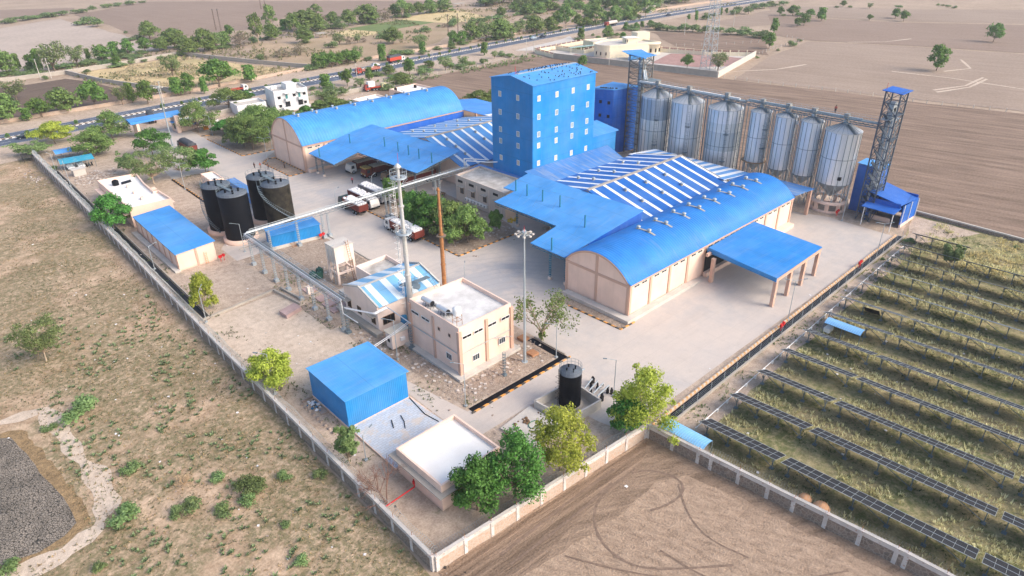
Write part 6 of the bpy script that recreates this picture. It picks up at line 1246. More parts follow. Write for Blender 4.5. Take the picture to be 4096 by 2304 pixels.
# power pylons and poles
def lat_pole(x, y, h_, label, grp='lattice power poles'):
    r = T('power_pole', label, 'pole', (x, y, 0), grp); m = MB(); pt_ = [(-.3, -.3), (.3, -.3), (.3, .3), (-.3, .3)]
    for a, b_ in pt_: m.bar((x + a, y + b_, 0), (x + a * .5, y + b_ * .5, h_), .09)
    for k in range(int(h_ / .7)): s_ = 1 - .5 * k * .7 / h_; m.bar((x - .3 * s_, y - .3 * s_, k * .7), (x + .3 * s_, y - .3 * s_, k * .7 + .7), .06); m.bar((x - .3 * s_, y + .3 * s_, k * .7 + .7), (x - .3 * s_, y - .3 * s_, k * .7), .06)
    m.build('shaft', plain('dark_rusty_lattice', (.13, .09, .07), .8), r); m = MB(); m.bar((x - 1, y, h_ - .5), (x + 1, y, h_ - .5), .12); m.build('cross_arm', m_steelb, r)
for i, (x, y) in enumerate([(269.6, 348), (276, 346.5)]): lat_pole(x, y, 11, '%s of the paired rusty power poles beyond the highway' % ('left', 'right')[i])
for i, (x, y) in enumerate([(176, 470), (178.5, 468.5), (250.5, 565), (253.5, 563.5)]): lat_pole(x, y, 13, '%s dark lattice power pole counted from the left in the brown fields' % ordinal(i + 1))
def conc_pole(x, y, h_, label):
    r = T('utility_pole', label, 'pole', (x, y, 0), 'concrete utility poles'); m = MB(); m.tube((x, y, 0), (x, y, h_), .17, .11, 6); m.build('shaft', m_concl, r); m = MB(); m.bar((x - .8, y, h_ - .3), (x + .8, y, h_ - .3), .09); m.bar((x - .5, y, h_ - 1), (x + .5, y, h_ - 1), .07); m.build('cross_arm', m_steelb, r)
for i, (x, y, h_) in enumerate([(57.5, 372, 9), (61.5, 371, 9), (80.5, 283, 8.5), (124, 256, 7), (153, 262, 8), (196, 266, 7), (246, 255, 8), (258, 262, 5), (273, 335, 9), (300, 342, 9), (256, 210, 6), (345, 214, 9), (348, 460, 9), (352, 458, 9), (360, 240, 9), (410, 238, 9)]): conc_pole(x, y, h_, '%s slim concrete utility pole from the left in the landscape' % ordinal(i + 1))
# light poles
def lamp(x, y, h_, label, arms=1, ang=PI * .9):
    r = T('street_lamp', label, 'lamp post', (x, y, 0), 'yard lamp posts'); m = MB(); m.tube((x, y, 0), (x, y, h_), .075, .05, 8); m.box(x - .2, y - .2, 0, x + .2, y + .2, .25); m.build('pole', m_galv, r)
    for k in range(arms):
        a = ang + k * PI; q = (x + math.cos(a) * 1.3, y + math.sin(a) * 1.3, h_ + .25); m = MB(); m.tube((x, y, h_ - .05), q, .035, n=6); o = m.build('arm', m_galv, r); m = MB(); m.tube(q, (x + math.cos(a) * 1.85, y + math.sin(a) * 1.85, h_ + .3), .09, n=6); m.build('lamp_head', m_steelb, o, off=root_loc(r))
LP = [(100.7, 40.9, 7.6, 'double armed lamp post on the drain in front of the concrete framed canopy', 2, 2.4), (139.7, 41.7, 5.8, 'double armed lamp post at the far end of the drain near the deep blue shed', 2, 2.4), (63.3, 47.8, 6.3, 'lamp post behind the bund beside the large yellow green tree', 1, 2.4), (64.5, 60.3, 6.0, 'lamp post at the corner of the black drain near the sparse tree', 1, 2.4),
      (30.2, 203.4, 7.4, 'lamp post inside the left wall near the rubble', 1, 2.2), (29.8, 164.4, 6.3, 'lamp post in front of the tree leaning over the left wall', 1, .2), (29.6, 136.9, 5, 'lamp post between the left wall and the pump house', 1, .2), (29.1, 109.3, 6.1, 'lamp post at the end of the trench by the left wall', 1, .9), (28.4, 82.0, 7.0, 'lamp post in the yellow green tree by the left wall', 1, 2.4), (51.0, 179.5, 6.9, 'double armed lamp post by the black kerb strip', 2, 2.2),
      (46.0, 132.1, 6.3, 'lamp post in front of the black oil tank nearest the pump house', 1, 2.6), (46.3, 77.0, 7.2, 'lamp post between the cream cabin and the blue store', 1, 2.4), (46.6, 60.7, 7.2, 'lamp post at the near end of the black kerb drain', 1, 2.4), (30.5, 61.0, 4.2, 'short lamp post beside the paved yard', 1, .3), (30.4, 219.7, 5.2, 'lamp post beside the turquoise car port', 1, 2), (76.5, 225.8, 6.2, 'lamp post at the kerb corner by the gate trees', 1, 2.4),
      (69.9, 89.2, 3.6, 'short lamp post in the turning area behind the office block', 1, .8), (66.2, 105.4, 6.1, 'lamp post behind the silver chimney', 1, .6), (149.6, 53.5, 7.4, 'tall thin lamp post in front of the silo ring', 1, .4), (84.0, 142.7, 4.6, 'lamp post behind the parked sack trucks', 1, .4), (72.4, 140.5, 4.4, 'lamp post left of the parked sack trucks', 1, .4), (76.8, 186.5, 6.8, 'double armed lamp post at the corner of the left vaulted hall', 2, 2.4), (83.1, 196.6, 6.9, 'lamp post at the kerb behind the left vaulted hall', 1, 2.4),
      (132.2, 245.0, 5.5, 'lamp post beside the flats near the dry thicket', 1, 2.2), (153.1, 242.0, 5.2, 'lamp post behind the parked tanker in the highway compound', 1, 2.2)]
for a_ in LP: lamp(*a_)
def high_mast(x, y, h_, label, n=8):
    r = T('high_mast_light', label, 'light mast', (x, y, 0), 'high mast lights'); m = MB(); m.tube((x, y, 0), (x, y, h_ * .4), .24, .19, 12); m.tube((x, y, h_ * .4), (x, y, h_), .17, .1, 12); m.cyl(x, y, 0, .1, .5, n=12); m.cyl(x, y, h_ * .4 - .1, h_ * .4 + .1, .24, n=12); m.build('pole', m_galv, r)
    m = MB(); m.cyl(x, y, h_ - .3, h_ + .1, .35, n=12); m.lathe(x, y, [(.8, h_ - .3), (.84, h_ - .25), (.8, h_ - .2)], 16); m.build('ring_carrier', m_galv, r)
    for k in range(n): a = 2 * PI * k / n; m = MB(); m.bar((x + math.cos(a) * .3, y + math.sin(a) * .3, h_ - .1), (x + math.cos(a) * 1.0, y + math.sin(a) * 1.0, h_ - .2), .07); m.box(x + math.cos(a) * 1.2 - .16, y + math.sin(a) * 1.2 - .16, h_ - .4, x + math.cos(a) * 1.2 + .16, y + math.sin(a) * 1.2 + .16, h_ - .2); m.build('floodlight', m_concl, r)
    m = MB(); m.tube((x, y, h_), (x, y, h_ + 1.0), .03); m.build('beacon_rod', m_red, r)
high_mast(60.2, 62.9, 21.8, 'tall high mast light with ring of floodlights in front of the L-shaped canopy'); high_mast(62.9, 222.8, 18.0, 'tall high mast light beside the entrance gate')
# ------------------------------------------------------------------ vehicles
O0 = (0, 0, 0)
def wheel(r, x, y, rad=.5, wd=.3, first=None):
    if first:
        o = first[0].copy(); C.objects.link(o); o.parent = r; o.location = (x - first[2], y - first[3], 0); h = first[1].copy(); C.objects.link(h); h.parent = o; return first
    m = MB(); m.tube((x, y - wd / 2, rad), (x, y + wd / 2, rad), rad, n=14); o = m.build('wheel', m_rubber, r, off=O0); m = MB(); m.tube((x, y - wd / 2 - .02, rad), (x, y + wd / 2 + .02, rad), rad * .5, n=10); h = m.build('rim', m_galv, o, off=O0); return (o, h, x, y)
def truck(name, label, x, y, ang, L=9.5, cab=None, body=None, load='sacks', group='lorries loaded with sacks', lm=None, deco=None, hbody=1.5):
    """front bumper at local x=0, body extends to -L; ang is the driving direction"""
    cab = cab or m_truckwhite; body = body or m_maroon; r = T(name, label, 'truck', (x, y, 0), group, ang); W = 1.22
    m = MB(); m.add([(-.1, -W, .55), (-.1, W, .55), (-2.1, W, .55), (-2.1, -W, .55), (0, -W, 1.45), (0, W, 1.45), (-.35, -W * .95, 2.55), (-.35, W * .95, 2.55), (-2.0, -W * .95, 2.7), (-2.0, W * .95, 2.7)], [(3, 2, 1, 0), (0, 1, 5, 4), (4, 5, 7, 6), (6, 7, 9, 8), (8, 9, 2, 3), (0, 4, 6, 8, 3), (1, 2, 9, 7, 5)]); m.build('cab', cab, r, off=O0)
    m = MB(); m.add([(-.06, -W * .86, 1.55), (-.06, W * .86, 1.55), (-.36, W * .82, 2.42), (-.36, -W * .82, 2.42)], [(0, 1, 2, 3)]); m.build('windscreen', m_glass, r, off=O0)
    for s in (-1, 1): m = MB(); m.add([(-.5, s * (W + .015), 1.5), (-1.5, s * (W + .015), 1.5), (-1.45, s * (W * .97 + .015), 2.3), (-.65, s * (W * .97 + .015), 2.3)], [(0, 1, 2, 3)]); m.build('side_window', m_glass, r, off=O0)
    m = MB(); m.box(-.12, -W, .4, .12, W, .75); m.build('bumper', m_dark, r, off=O0)
    for s in (-1, 1): m = MB(); m.box(.0, s * .85 - .16, .85, .06, s * .85 + .16, 1.1); m.build('headlight', m_white, r, off=O0)
    if deco: m = MB(); m.box(-1.9, -W * 1.02, 2.7, .05, W * 1.02, 3.05); m.box(-.02, -W, 1.15, .04, W, 1.42); m.build('painted_visor', deco, r, off=O0)
    m = MB(); m.box(-L, -.45, .65, -.3, .45, .95); m.build('chassis', m_dark, r, off=O0)
    m = MB(); z0 = 1.15; m.box(-L, -W, z0, -2.35, W, z0 + .12); z1 = z0 + hbody
    for s in (-1, 1): m.box(-L, s * W - .05, z0, -2.35, s * W + .05, z1)
    m.box(-L - .05, -W, z0, -L + .05, W, z1); m.box(-2.4, -W, z0, -2.3, W, z1 + .25)
    k = int((L - 2.4) / .75)
    for i in range(k + 1):
        xx = -2.4 - (L - 2.45) * i / k
        for s in (-1, 1): m.box(xx - .05, s * (W + .05) - .04, z0, xx + .05, s * (W + .05) + .04, z1 + .05)
    m.build('cargo_body', body, r, off=O0)
    f = wheel(r, -1.1, -W + .15)
    for xx, s in [(-1.1, 1)] + [(q, s) for q in ((-2.9,) if L > 9 else ()) + (-L + 2.9, -L + 1.7) for s in (-1, 1)]: wheel(r, xx, s * (W - .15), first=f)
    rr = random.Random(int(x * 7 + y)); m = MB()
    if load == 'sacks':
        nx = int((L - 2.6) / .62)
        for lay in range(2):
            for i in range(nx):
                for j in range(4):
                    xx, yy = -2.75 - i * .62 + rr.uniform(-.06, .06), -.9 + j * .6 + rr.uniform(-.05, .05); 
                    if lay and (rr.random() < .12): continue
                    zz = z1 - .35 + lay * .3 + rr.uniform(-.03, .1); P = [(-.32, -.2), (-.2, -.3), (.2, -.3), (.32, -.2), (.32, .2), (.2, .3), (-.2, .3), (-.32, .2)]
                    m.add([(xx + a * 1.02, yy + b * 1.02, zz) for a, b in P] + [(xx + a * 1.05, yy + b * 1.05, zz + .2) for a, b in P] + [(xx + a * .6, yy + b * .6, zz + .36) for a, b in P], [(i_, (i_ + 1) % 8, 8 + (i_ + 1) % 8, 8 + i_) for i_ in range(8)] + [(8 + i_, 8 + (i_ + 1) % 8, 16 + (i_ + 1) % 8, 16 + i_) for i_ in range(8)] + [tuple(range(16, 24))], 0, True)
        m.box(-L + .1, -W + .08, z0 + .1, -2.5, W - .08, z1 - .2); m.build('sack_load', lm or m_sack, r, off=O0)
    elif load == 'tarp':
        n = 10; prof = [(-W, z1 - .1), (-W, z1 + .5), (-W * .6, z1 + .95), (0, z1 + 1.05), (W * .6, z1 + .95), (W, z1 + .5), (W, z1 - .1)]
        vs = []; 
        for i in range(n): xx = -2.4 - (L - 2.4) * i / (n - 1); vs += [(xx, a, b + rr.uniform(-.1, .08)) for a, b in prof]
        m.add(vs, [(i * 7 + j, (i + 1) * 7 + j, (i + 1) * 7 + j + 1, i * 7 + j + 1) for i in range(n - 1) for j in range(6)] + [tuple(range(7)), tuple(range((n - 1) * 7, n * 7))[::-1]], 0, True); m.build('tarpaulin', lm or plain('grey_tarp', (.06, .065, .075), .7), r, off=O0)
    elif load == 'tank':
        m.tube((-L + .1, 0, z0 + .85), (-2.6, 0, z0 + .85), 1.1, n=18); m.build('tank_body', m_concl, r, off=O0)
    elif load == 'crates':
        for i in range(5): m.box(-3 - i * 1.2, -.9 + rr.random() * .4, z1 - .2, -3.9 - i * 1.2, .5, z1 + .25)
        m.build('cargo', m_concl, r, off=O0)
    return r
G_ = 'lorries in the factory yard'
truck('lorry', 'white cabbed lorry with open maroon body parked deepest under the left canopy', 87.6, 160.6, PI, 8.6, lm=m_jute, group=G_)
truck('lorry', 'gaudily painted maroon lorry with jute sacks nosing out from under the left canopy', 88.6, 154.4, PI, 11, cab=m_maroon, deco=plain('painted_deck_yellow', (.45, .3, .08), .6, var=.5, sc1=3), lm=m_jute, group=G_)
truck('lorry', 'maroon lorry with jute sacks half hidden behind the chimney top platform', 90.2, 147.4, PI, 11.5, cab=plain('brown_cab', (.3, .18, .1), .6, var=.4, sc1=3), lm=m_jute, group=G_)
truck('lorry', 'longest maroon lorry with jute sacks at the open end of the left canopy', 88.6, 141.3, PI, 13.5, lm=m_jute, group=G_)
truck('lorry', 'dark cabbed lorry with white sacks parked outermost of the row beside the planting bed', 74.6, 141.3, PI / 2, 9.6, cab=plain('dark_green_cab', (.03, .06, .05), .5, var=.4), group=G_)
truck('lorry', 'white cabbed lorry with white sacks, middle of the row beside the planting bed', 78.5, 132.9, -PI / 2, 10.2, group=G_)
truck('lorry', 'lorry with flat white load, innermost of the row beside the small tree', 82.6, 134.2, -PI / 2, 10.8, body=plain('grey_truck_body', (.25, .24, .24), .6), group=G_)
truck('lorry', 'white and pale blue cabbed lorry heaped with white sacks on the kerb', 74.9, 121.9, PI / 2, 11.6, group=G_)
truck('lorry', 'lorry covered with a dark tarpaulin half hidden by the trees near the gate', 64.2, 218.5, PI / 2, 10, load='tarp', cab=m_dark, group=G_)
truck('lorry', 'red painted lorry seen from behind beyond the entrance gate', 69.2, 262.5, 1.35, 8.5, body=plain('orange_red_paint', (.55, .13, .06), .6, var=.3, sc1=3), load='tarp', group=G_)
H_ = 'vehicles on the highway'
truck('flatbed_lorry', 'long red lorry with crates driving left on the near carriageway', 162.5, 278.4, PI - .0, 12, cab=m_truckred, body=plain('faded_red_body', (.42, .16, .12), .6), load='crates', group=H_, hbody=.9)
truck('covered_lorry', 'white cabbed red lorry with black tarpaulin on the far carriageway', 197, 291.2, .12, 9.5, body=plain('bright_red_body', (.5, .07, .04), .5), load='tarp', group=H_)
truck('tanker', 'red cabbed tanker lorry far along the highway', 355.5, 296.2, PI + .03, 11, cab=m_truckred, load='tank', body=m_dark, hbody=.2, group=H_)
truck('flatbed_lorry', 'white cabbed empty flatbed lorry on the far carriageway above the gate trees', 113.5, 282.6, .09, 9, body=m_truckred, load='', hbody=.35, group=H_)
truck('drilling_lorry', 'red service lorry with a white cabin box in the walled yard by the highway', 146.2, 245.6, PI * .93, 6.5, cab=m_truckred, body=m_truckred, load='', hbody=.5, group=G_)
m = MB(); m.box(147.2, 243.8, 1.7, 150.2, 245.6, 3.7); solo(m, 'cabin_box', m_white, 'white cabin box on the back of the red service lorry', 'cabin', (148.6, 244.7, 1.7))
truck('drilling_lorry', 'cream equipment lorry beside the red service lorry', 152.6, 243.4, PI * .95, 5.5, cab=plain('cream_paint', (.6, .55, .3), .6), body=plain('cream_paint', (.6, .55, .3), .6), load='crates', hbody=.5, group=G_)
def car(label, x, y, ang, col, L=4.2, group=H_):
    r = T('car', label, 'car', (x, y, 0), group, ang); W = .85; prof = [(0, .35), (0, .8), (-.15, .92), (-1.1, 1.0), (-1.75, 1.45), (-3.3, 1.48), (-4.05, 1.0), (-4.2, .9), (-4.2, .35)]; k = L / 4.2; n = len(prof)
    m = MB(); vs = [(a * k, -W * (.86 if b > 1.2 else 1), b) for a, b in prof] + [(a * k, W * (.86 if b > 1.2 else 1), b) for a, b in prof]; m.add(vs, [tuple(range(n)), tuple(range(n, 2 * n))[::-1]] + [(i, n + i, n + (i + 1) % n, (i + 1) % n) for i in range(n)]); m.build('body', col, r, off=O0)
    m = MB(); m.add([(-1.18 * k, -W * .85, 1.05), (-1.18 * k, W * .85, 1.05), (-1.73 * k, W * .8, 1.43), (-1.73 * k, -W * .8, 1.43)], [(0, 1, 2, 3)]); m.add([(-3.38 * k, -W * .8, 1.45), (-3.38 * k, W * .8, 1.45), (-4.0 * k, W * .85, 1.05), (-4.0 * k, -W * .85, 1.05)], [(0, 1, 2, 3)])
    for s in (-1, 1): m.add([(-1.35 * k, s * (W + .01) * .97, 1.05), (-3.8 * k, s * (W + .01) * .97, 1.05), (-3.3 * k, s * (W * .86 + .02), 1.4), (-1.85 * k, s * (W * .86 + .02), 1.4)], [(0, 1, 2, 3)])
    m.build('windows', m_glass, r, off=O0); f = wheel(r, -.8 * k, -W + .05, .32, .2)
    for a, s in ((-.8, 1), (-3.4, -1), (-3.4, 1)): wheel(r, a * k, s * (W - .05), first=f)
    for s in (-1, 1): m = MB(); m.box(-.05, s * .6 - .15, .62, .03, s * .6 + .15, .78); m.build('headlight', m_white, r, off=O0)
c_dark = plain('dark_blue_car_paint', (.01, .02, .04), .2, .2, spec=.6); c_white = plain('white_car_paint', (.7, .72, .74), .25, 0, spec=.6); c_grey = plain('pale_blue_car_paint', (.4, .5, .58), .25, .2, spec=.6)
car('dark blue hatchback on the near carriageway at the left edge', 29.4, 266.3, PI, c_dark); car('white car between the two highway lorries', 181.5, 289.4, .1, c_white); car('pale blue car on the highway before the villa', 286.5, 293.6, PI, c_grey); car('dark grey car following the pale blue car on the highway', 294.5, 293.8, PI, c_dark)
car('white car on the far left under the turquoise car port', 34.0, 218.2, -PI / 2, c_white, 4, 'cars in the car port'); car('white car in the middle of the turquoise car port', 36.6, 218.2, -PI / 2, c_white, 4, 'cars in the car port')
car('tiny dark car far along the near carriageway', 425, 299.5, PI, c_dark); car('white van parked before the distant roadside hut', 434, 319.5, .4, c_white, 4.6)
def bike(x, y, ang, label, riderless=True):
    r = T('motorbike', label, 'motorbike', (x, y, 0), 'motorbikes', ang)
    for xx, nm in ((0, 'wheel'), (-1.25, 'wheel')): m = MB(); m.lathe(0, 0, [(.0, 0)], 3) if False else None; m.tube((xx, -.05, .3), (xx, .05, .3), .3, n=14); m.build(nm, m_rubber, r, off=O0)
    m = MB(); m.prism([(-.95, -.12), (-.25, -.12), (-.25, .12), (-.95, .12)], .35, .72); m.tube((0, 0, .3), (-.25, 0, .95), .04, n=6); m.tube((-.25, -.3, 1.0), (-.25, .3, 1.0), .025, n=5); m.build('frame', m_dark, r, off=O0); m = MB(); m.prism([(-1.3, -.13), (-.6, -.13), (-.6, .13), (-1.3, .13)], .72, .84); m.build('saddle', m_dark, r, off=O0)
for i in range(3): bike(38.0 + i * .7, 218.6 + .1 * i, -PI / 2, '%s motorbike from the cars under the turquoise car port' % ordinal(i + 1))
bike(331, 295.4, 0, 'lone motorbike on the highway before the tanker')
# handcart and hut oddments
r = T('hand_cart', 'dark spoked hand cart standing by the beige office corner', 'cart', (94.8, 128.6, 0)); m = MB()
for yy in (128.2, 129.4):
    m.lathe(0, 0, [(0, 0)], 3) if False else None
    for k in range(14): a, b = 2 * PI * k / 14, 2 * PI * (k + 1) / 14; m.tube((94.8 + .7 * math.cos(a), yy, .75 + .7 * math.sin(a)), (94.8 + .7 * math.cos(b), yy, .75 + .7 * math.sin(b)), .05, n=4); m.tube((94.8, yy, .75), (94.8 + .7 * math.cos(a), yy, .75 + .7 * math.sin(a)), .025, n=3)
m.build('wheels', m_dark, r); m = MB(); m.box(93.6, 128.3, .75, 96.0, 129.3, .9); m.build('platform', m_wood, r)
# ------------------------------------------------------------------ people
def skinned(name, pts, edges, mat, parent=None, sub=1):
    me = bpy.data.meshes.new(name); me.from_pydata([p[:3] for p in pts], edges, []); o = bpy.data.objects.new(name, me); C.objects.link(o); me.materials.append(mat)
    sk = o.modifiers.new('s', 'SKIN'); 
    if not me.skin_vertices: me.skin_vertices.new() if hasattr(me.skin_vertices, 'new') else None
    for i, p in enumerate(pts): sv = me.skin_vertices[0].data[i]; sv.radius = (p[3], p[3] * (p[4] if len(p) > 4 else 1)); sv.use_root = (i == 0)
    if sub: s2 = o.modifiers.new('u', 'SUBSURF'); s2.levels = s2.render_levels = sub
    if parent: o.parent = parent
    return o
def person(x, y, ang, label, shirt, trousers, stride=.0, cloth=None):
    r = T('person', label, 'person', (x, y, 0), 'people walking in the yard', ang); s = stride
    J = [(0, 0, .95, .12, 1.2), (0, 0, 1.2, .13, 1.3), (0, 0, 1.42, .12, 1.5), (0, 0, 1.52, .055), (0.02, 0, 1.66, .1),
         (0, .19, 1.42, .055), (-s * .5, .27, 1.15, .045), (-s * .2 + .1, .28, .92, .035), (0, -.19, 1.42, .055), (s * .5, -.27, 1.15, .045), (s * .6 + .1, -.28, .92, .035),
         (0, .1, .9, .09), (s * .4, .11, .5, .065), (s * .7 - .02, .11, .1, .045), (s * .7 + .14, .11, .05, .04), (0, -.1, .9, .09), (-s * .3, -.11, .5, .065), (-s * .9, -.11, .1, .045), (-s * .9 + .14, -.11, .05, .04)]
    E_ = [(0, 1), (1, 2), (2, 3), (3, 4), (2, 5), (5, 6), (6, 7), (2, 8), (8, 9), (9, 10), (0, 11), (11, 12), (12, 13), (13, 14), (0, 15), (15, 16), (16, 17), (17, 18)]
    skinned('body', J, E_, m_skin, r)
    S = [(0, 0, .98, .145, 1.2), (0, 0, 1.2, .15, 1.3), (0, 0, 1.42, .14, 1.5), (0, .2, 1.42, .075), (-s * .45, .27, 1.18, .065), (0, -.2, 1.42, .075), (s * .45, -.27, 1.18, .065)]
    skinned('shirt', S, [(0, 1), (1, 2), (2, 3), (3, 4), (2, 5), (5, 6)], shirt, r)
    Q = [(0, 0, .95, .135, 1.2), (0, .1, .88, .11), (s * .4, .11, .5, .085), (s * .68, .11, .14, .07), (0, -.1, .88, .11), (-s * .3, -.11, .5, .085), (-s * .88, -.11, .14, .07)]
    skinned('trousers', Q, [(0, 1), (1, 2), (2, 3), (0, 4), (4, 5), (5, 6)], trousers, r)
    m = MB(); m.lathe(0, 0, [(.115, 1.66), (.12, 1.72), (.08, 1.78), (0, 1.8)], 10); m.build('hair', cloth or m_hair, r, off=O0)
sh = lambda n, c: plain(n, c, .85, var=.08)
person(84.3, 152.9, -2.6, 'person in a pink red shirt and head cloth walking across the forecourt', sh('pink_shirt', (.45, .06, .12)), sh('dark_trousers', (.03, .03, .04)), .25, sh('pink_cloth', (.5, .2, .3)))
person(71.4, 183.2, .5, 'person in dark clothes, left of the group behind the tanks', sh('black_shirt', (.03, .03, .04)), sh('dark_trousers', (.03, .03, .04)), .1)
person(72.6, 182.0, .9, 'person in a red shirt in the group behind the tanks', sh('red_shirt', (.5, .1, .08)), sh('khaki_trousers', (.25, .2, .15)), .1)
person(73.8, 179.7, 2.4, 'person in dark red, right of the group behind the tanks', sh('maroon_shirt', (.15, .04, .04)), sh('dark_trousers', (.03, .03, .04)), .2)
person(77.4, 177.2, .2, 'person in brown standing on the kerbed bed by the vaulted hall', sh('brown_shirt', (.18, .1, .07)), sh('dark_trousers', (.03, .03, .04)), .0)
person(155.0, 62.2, 0, 'person in a red shirt high on the silo gantry near the right tower', sh('red_shirt', (.5, .1, .08)), sh('dark_trousers', (.03, .03, .04)), 0)
bpy.data.objects['person.005'].location.z = 21.6
# ------------------------------------------------------------------ solar field
def make_pv():
    t = NT('solar_glass'); sep = t.n('ShaderNodeSeparateXYZ'); t.l(t.geo.outputs['Position'], sep.inputs[0]); f = t.math('FRACT', t.math('MULTIPLY', sep.outputs[1], 5.6)); c = t.mix(t.math('MULTIPLY', t.math('LESS_THAN', f, .12), .5), (.018, .021, .027), (.07, .075, .085)); n = t.noise(1.5, 4); c = t.mix(t.math('MULTIPLY', n, .22), c, (.12, .11, .1)); return t.done(c, .6, 0, .1)
m_pv = make_pv()
def pv_table(L, label):
    r = T('solar_table', label, 'solar panels', (0, 0, 0), 'rows of solar panel tables'); wx = 3.4; zh, zl = 2.65, 1.15; n = int(round(L / 1.02)); d = L / n; m = MB(); fr = MB()
    for i in range(n):
        for j in range(2):
            x0, x1 = wx * j / 2 + .02, wx * (j + 1) / 2 - .02; f = lambda x: zh + (zl - zh) * x / wx; y0, y1 = -i * d - .02, -(i + 1) * d + .02; m.slab([(x0, y1, f(x0)), (x1, y1, f(x1)), (x1, y0, f(x1)), (x0, y0, f(x0))], .035)
    for i in range(0, n + 1): fr.bar((0, -i * d, zh + .01), (wx, -i * d, zl + .01), .03)
    for xx in (0, wx / 2, wx): fr.bar((xx, 0, zh + (zl - zh) * xx / wx + .012), (xx, -L, zh + (zl - zh) * xx / wx + .012), .05)
    m.build('panels', m_pv, r, off=O0); fr.build('panel_frame', m_galv, r, off=O0)
    k = max(3, int(L / 3.6)); f0 = None; br = MB()
    for i in range(k + 1):
        y = -.7 - (L - 1.4) * i / k
        if f0 is None: m = MB(); m.bar((1.3, y, 0), (1.3, y, 2.0), .13); m.bar((1.3, y, .9), (.2, y, 2.5), .08); m.bar((1.3, y, .9), (2.7, y, 1.4), .08); m.box(1.05, y - .25, 0, 1.55, y + .25, .12); f0 = m.build('support_post', m_steelb, r, off=O0); y0_ = y
        else: o = f0.copy(); C.objects.link(o); o.parent = r; o.location = (0, y - y0_, 0)
        if i < k and i % 2 == 0: y2 = -.7 - (L - 1.4) * (i + 1) / k; br.bar((1.2, y, 2.1), (1.3, y2, .2), .08)
    br.build('brace', m_steelb, r, off=O0); return r
XR = [64.8, 72.7, 80.5, 88.2, 96.0, 103.7, 110.9, 118.7, 126.1, 133.5, 140.7, 148.0]
SEG = [(0, 10.4), (11.0, 20.4), (32.0, 20.4), (53.0, 20.4)]
proto = {}
for i, x in enumerate(XR):
    x *= .993; y0 = 34.7 + (x - 64.8) * .045
    for j, (s, L) in enumerate(SEG):
        a = .055; px, py = x + math.sin(a) * s, y0 - math.cos(a) * s
        if i == 10 and j == 0: pass
        if i == 11 and j > 0: continue
        if j == 3 and i > 9: continue
        lab = 'solar panel table in the %s row from the near wall, %s from the drain' % (ordinal(i + 1), ordinal(j + 1))
        if L not in proto: proto[L] = pv_table(L, lab); proto[L].location = (px, py, 0); proto[L].rotation_euler = (0, 0, a)
        else: dup(proto[L], (px, py, 0), a, lab)
m = MB(); m.tube((65.2, 35.5, .55), (144.3, 38.5, .55), .06, n=6)
for k in range(30): x = 65.5 + k * 2.7; m.box(x - .12, 35.4 + (x - 65) * .037, 0, x + .12, 35.65 + (x - 65) * .037, .5)
solo(m, 'cable_conduit', m_white, 'white conduit on little concrete blocks along the ends of the solar rows', 'conduit', (65.2, 35.5, 0))
m = MB(); m.slab([(112.0, 33.2, 1.3), (112.3, 30.8, 1.3), (113.3, 30.8, .1), (113.0, 33.2, .1)], .05); solo(m, 'spare_solar_panel', m_pv, 'pair of dark panels leaning upright between two solar rows', 'solar panel', (112.5, 32, 0))
for i, (x, y, c_) in enumerate([(64.1, 19.8, .8), (64.0, 17.8, 1.0)]):
    m = MB(); m.lathe(x, y, [(c_ * .9, 0), (c_, c_ * .35), (c_ * .7, c_ * .8), (0, c_)], 12); solo(m, 'clay_mound', plain('orange_clay', (.6, .33, .18), .9), ('smaller', 'larger')[i] + ' orange clay mound behind the speckled wall', 'mound', (x, y, 0))
# ------------------------------------------------------------------ debris
def scatter(name, label, cat, cx, cy, sx, sy, n, size, mats, seed, flat=.4, z=.03, group=None):
    rr = random.Random(seed); m = MB()
    for k in range(n):
        x, y = cx + rr.gauss(0, sx), cy + rr.gauss(0, sy); s = size * rr.uniform(.4, 1.3); a = rr.uniform(0, PI); P = [(x + s * math.cos(a + b + rr.uniform(-.3, .3)) * rr.uniform(.6, 1), y + s * math.sin(a + b) * rr.uniform(.6, 1)) for b in (0, 1.5, 3, 4.6)]
        m.prism(P, z, [z + s * flat * rr.uniform(.3, 1.2) for _ in P], rr.randrange(len(mats)))
    o = solo(m, name, mats, label, cat, (cx, cy, 0), group); return o
m_litter = plain('white_litter', (.75, .74, .74), .7); m_stone = plain('broken_stone', (.36, .29, .24), .95, var=.3); m_pale = plain('pale_rubble', (.58, .52, .47), .95, var=.2); m_blk = plain('charred', (.05, .045, .04), .9)
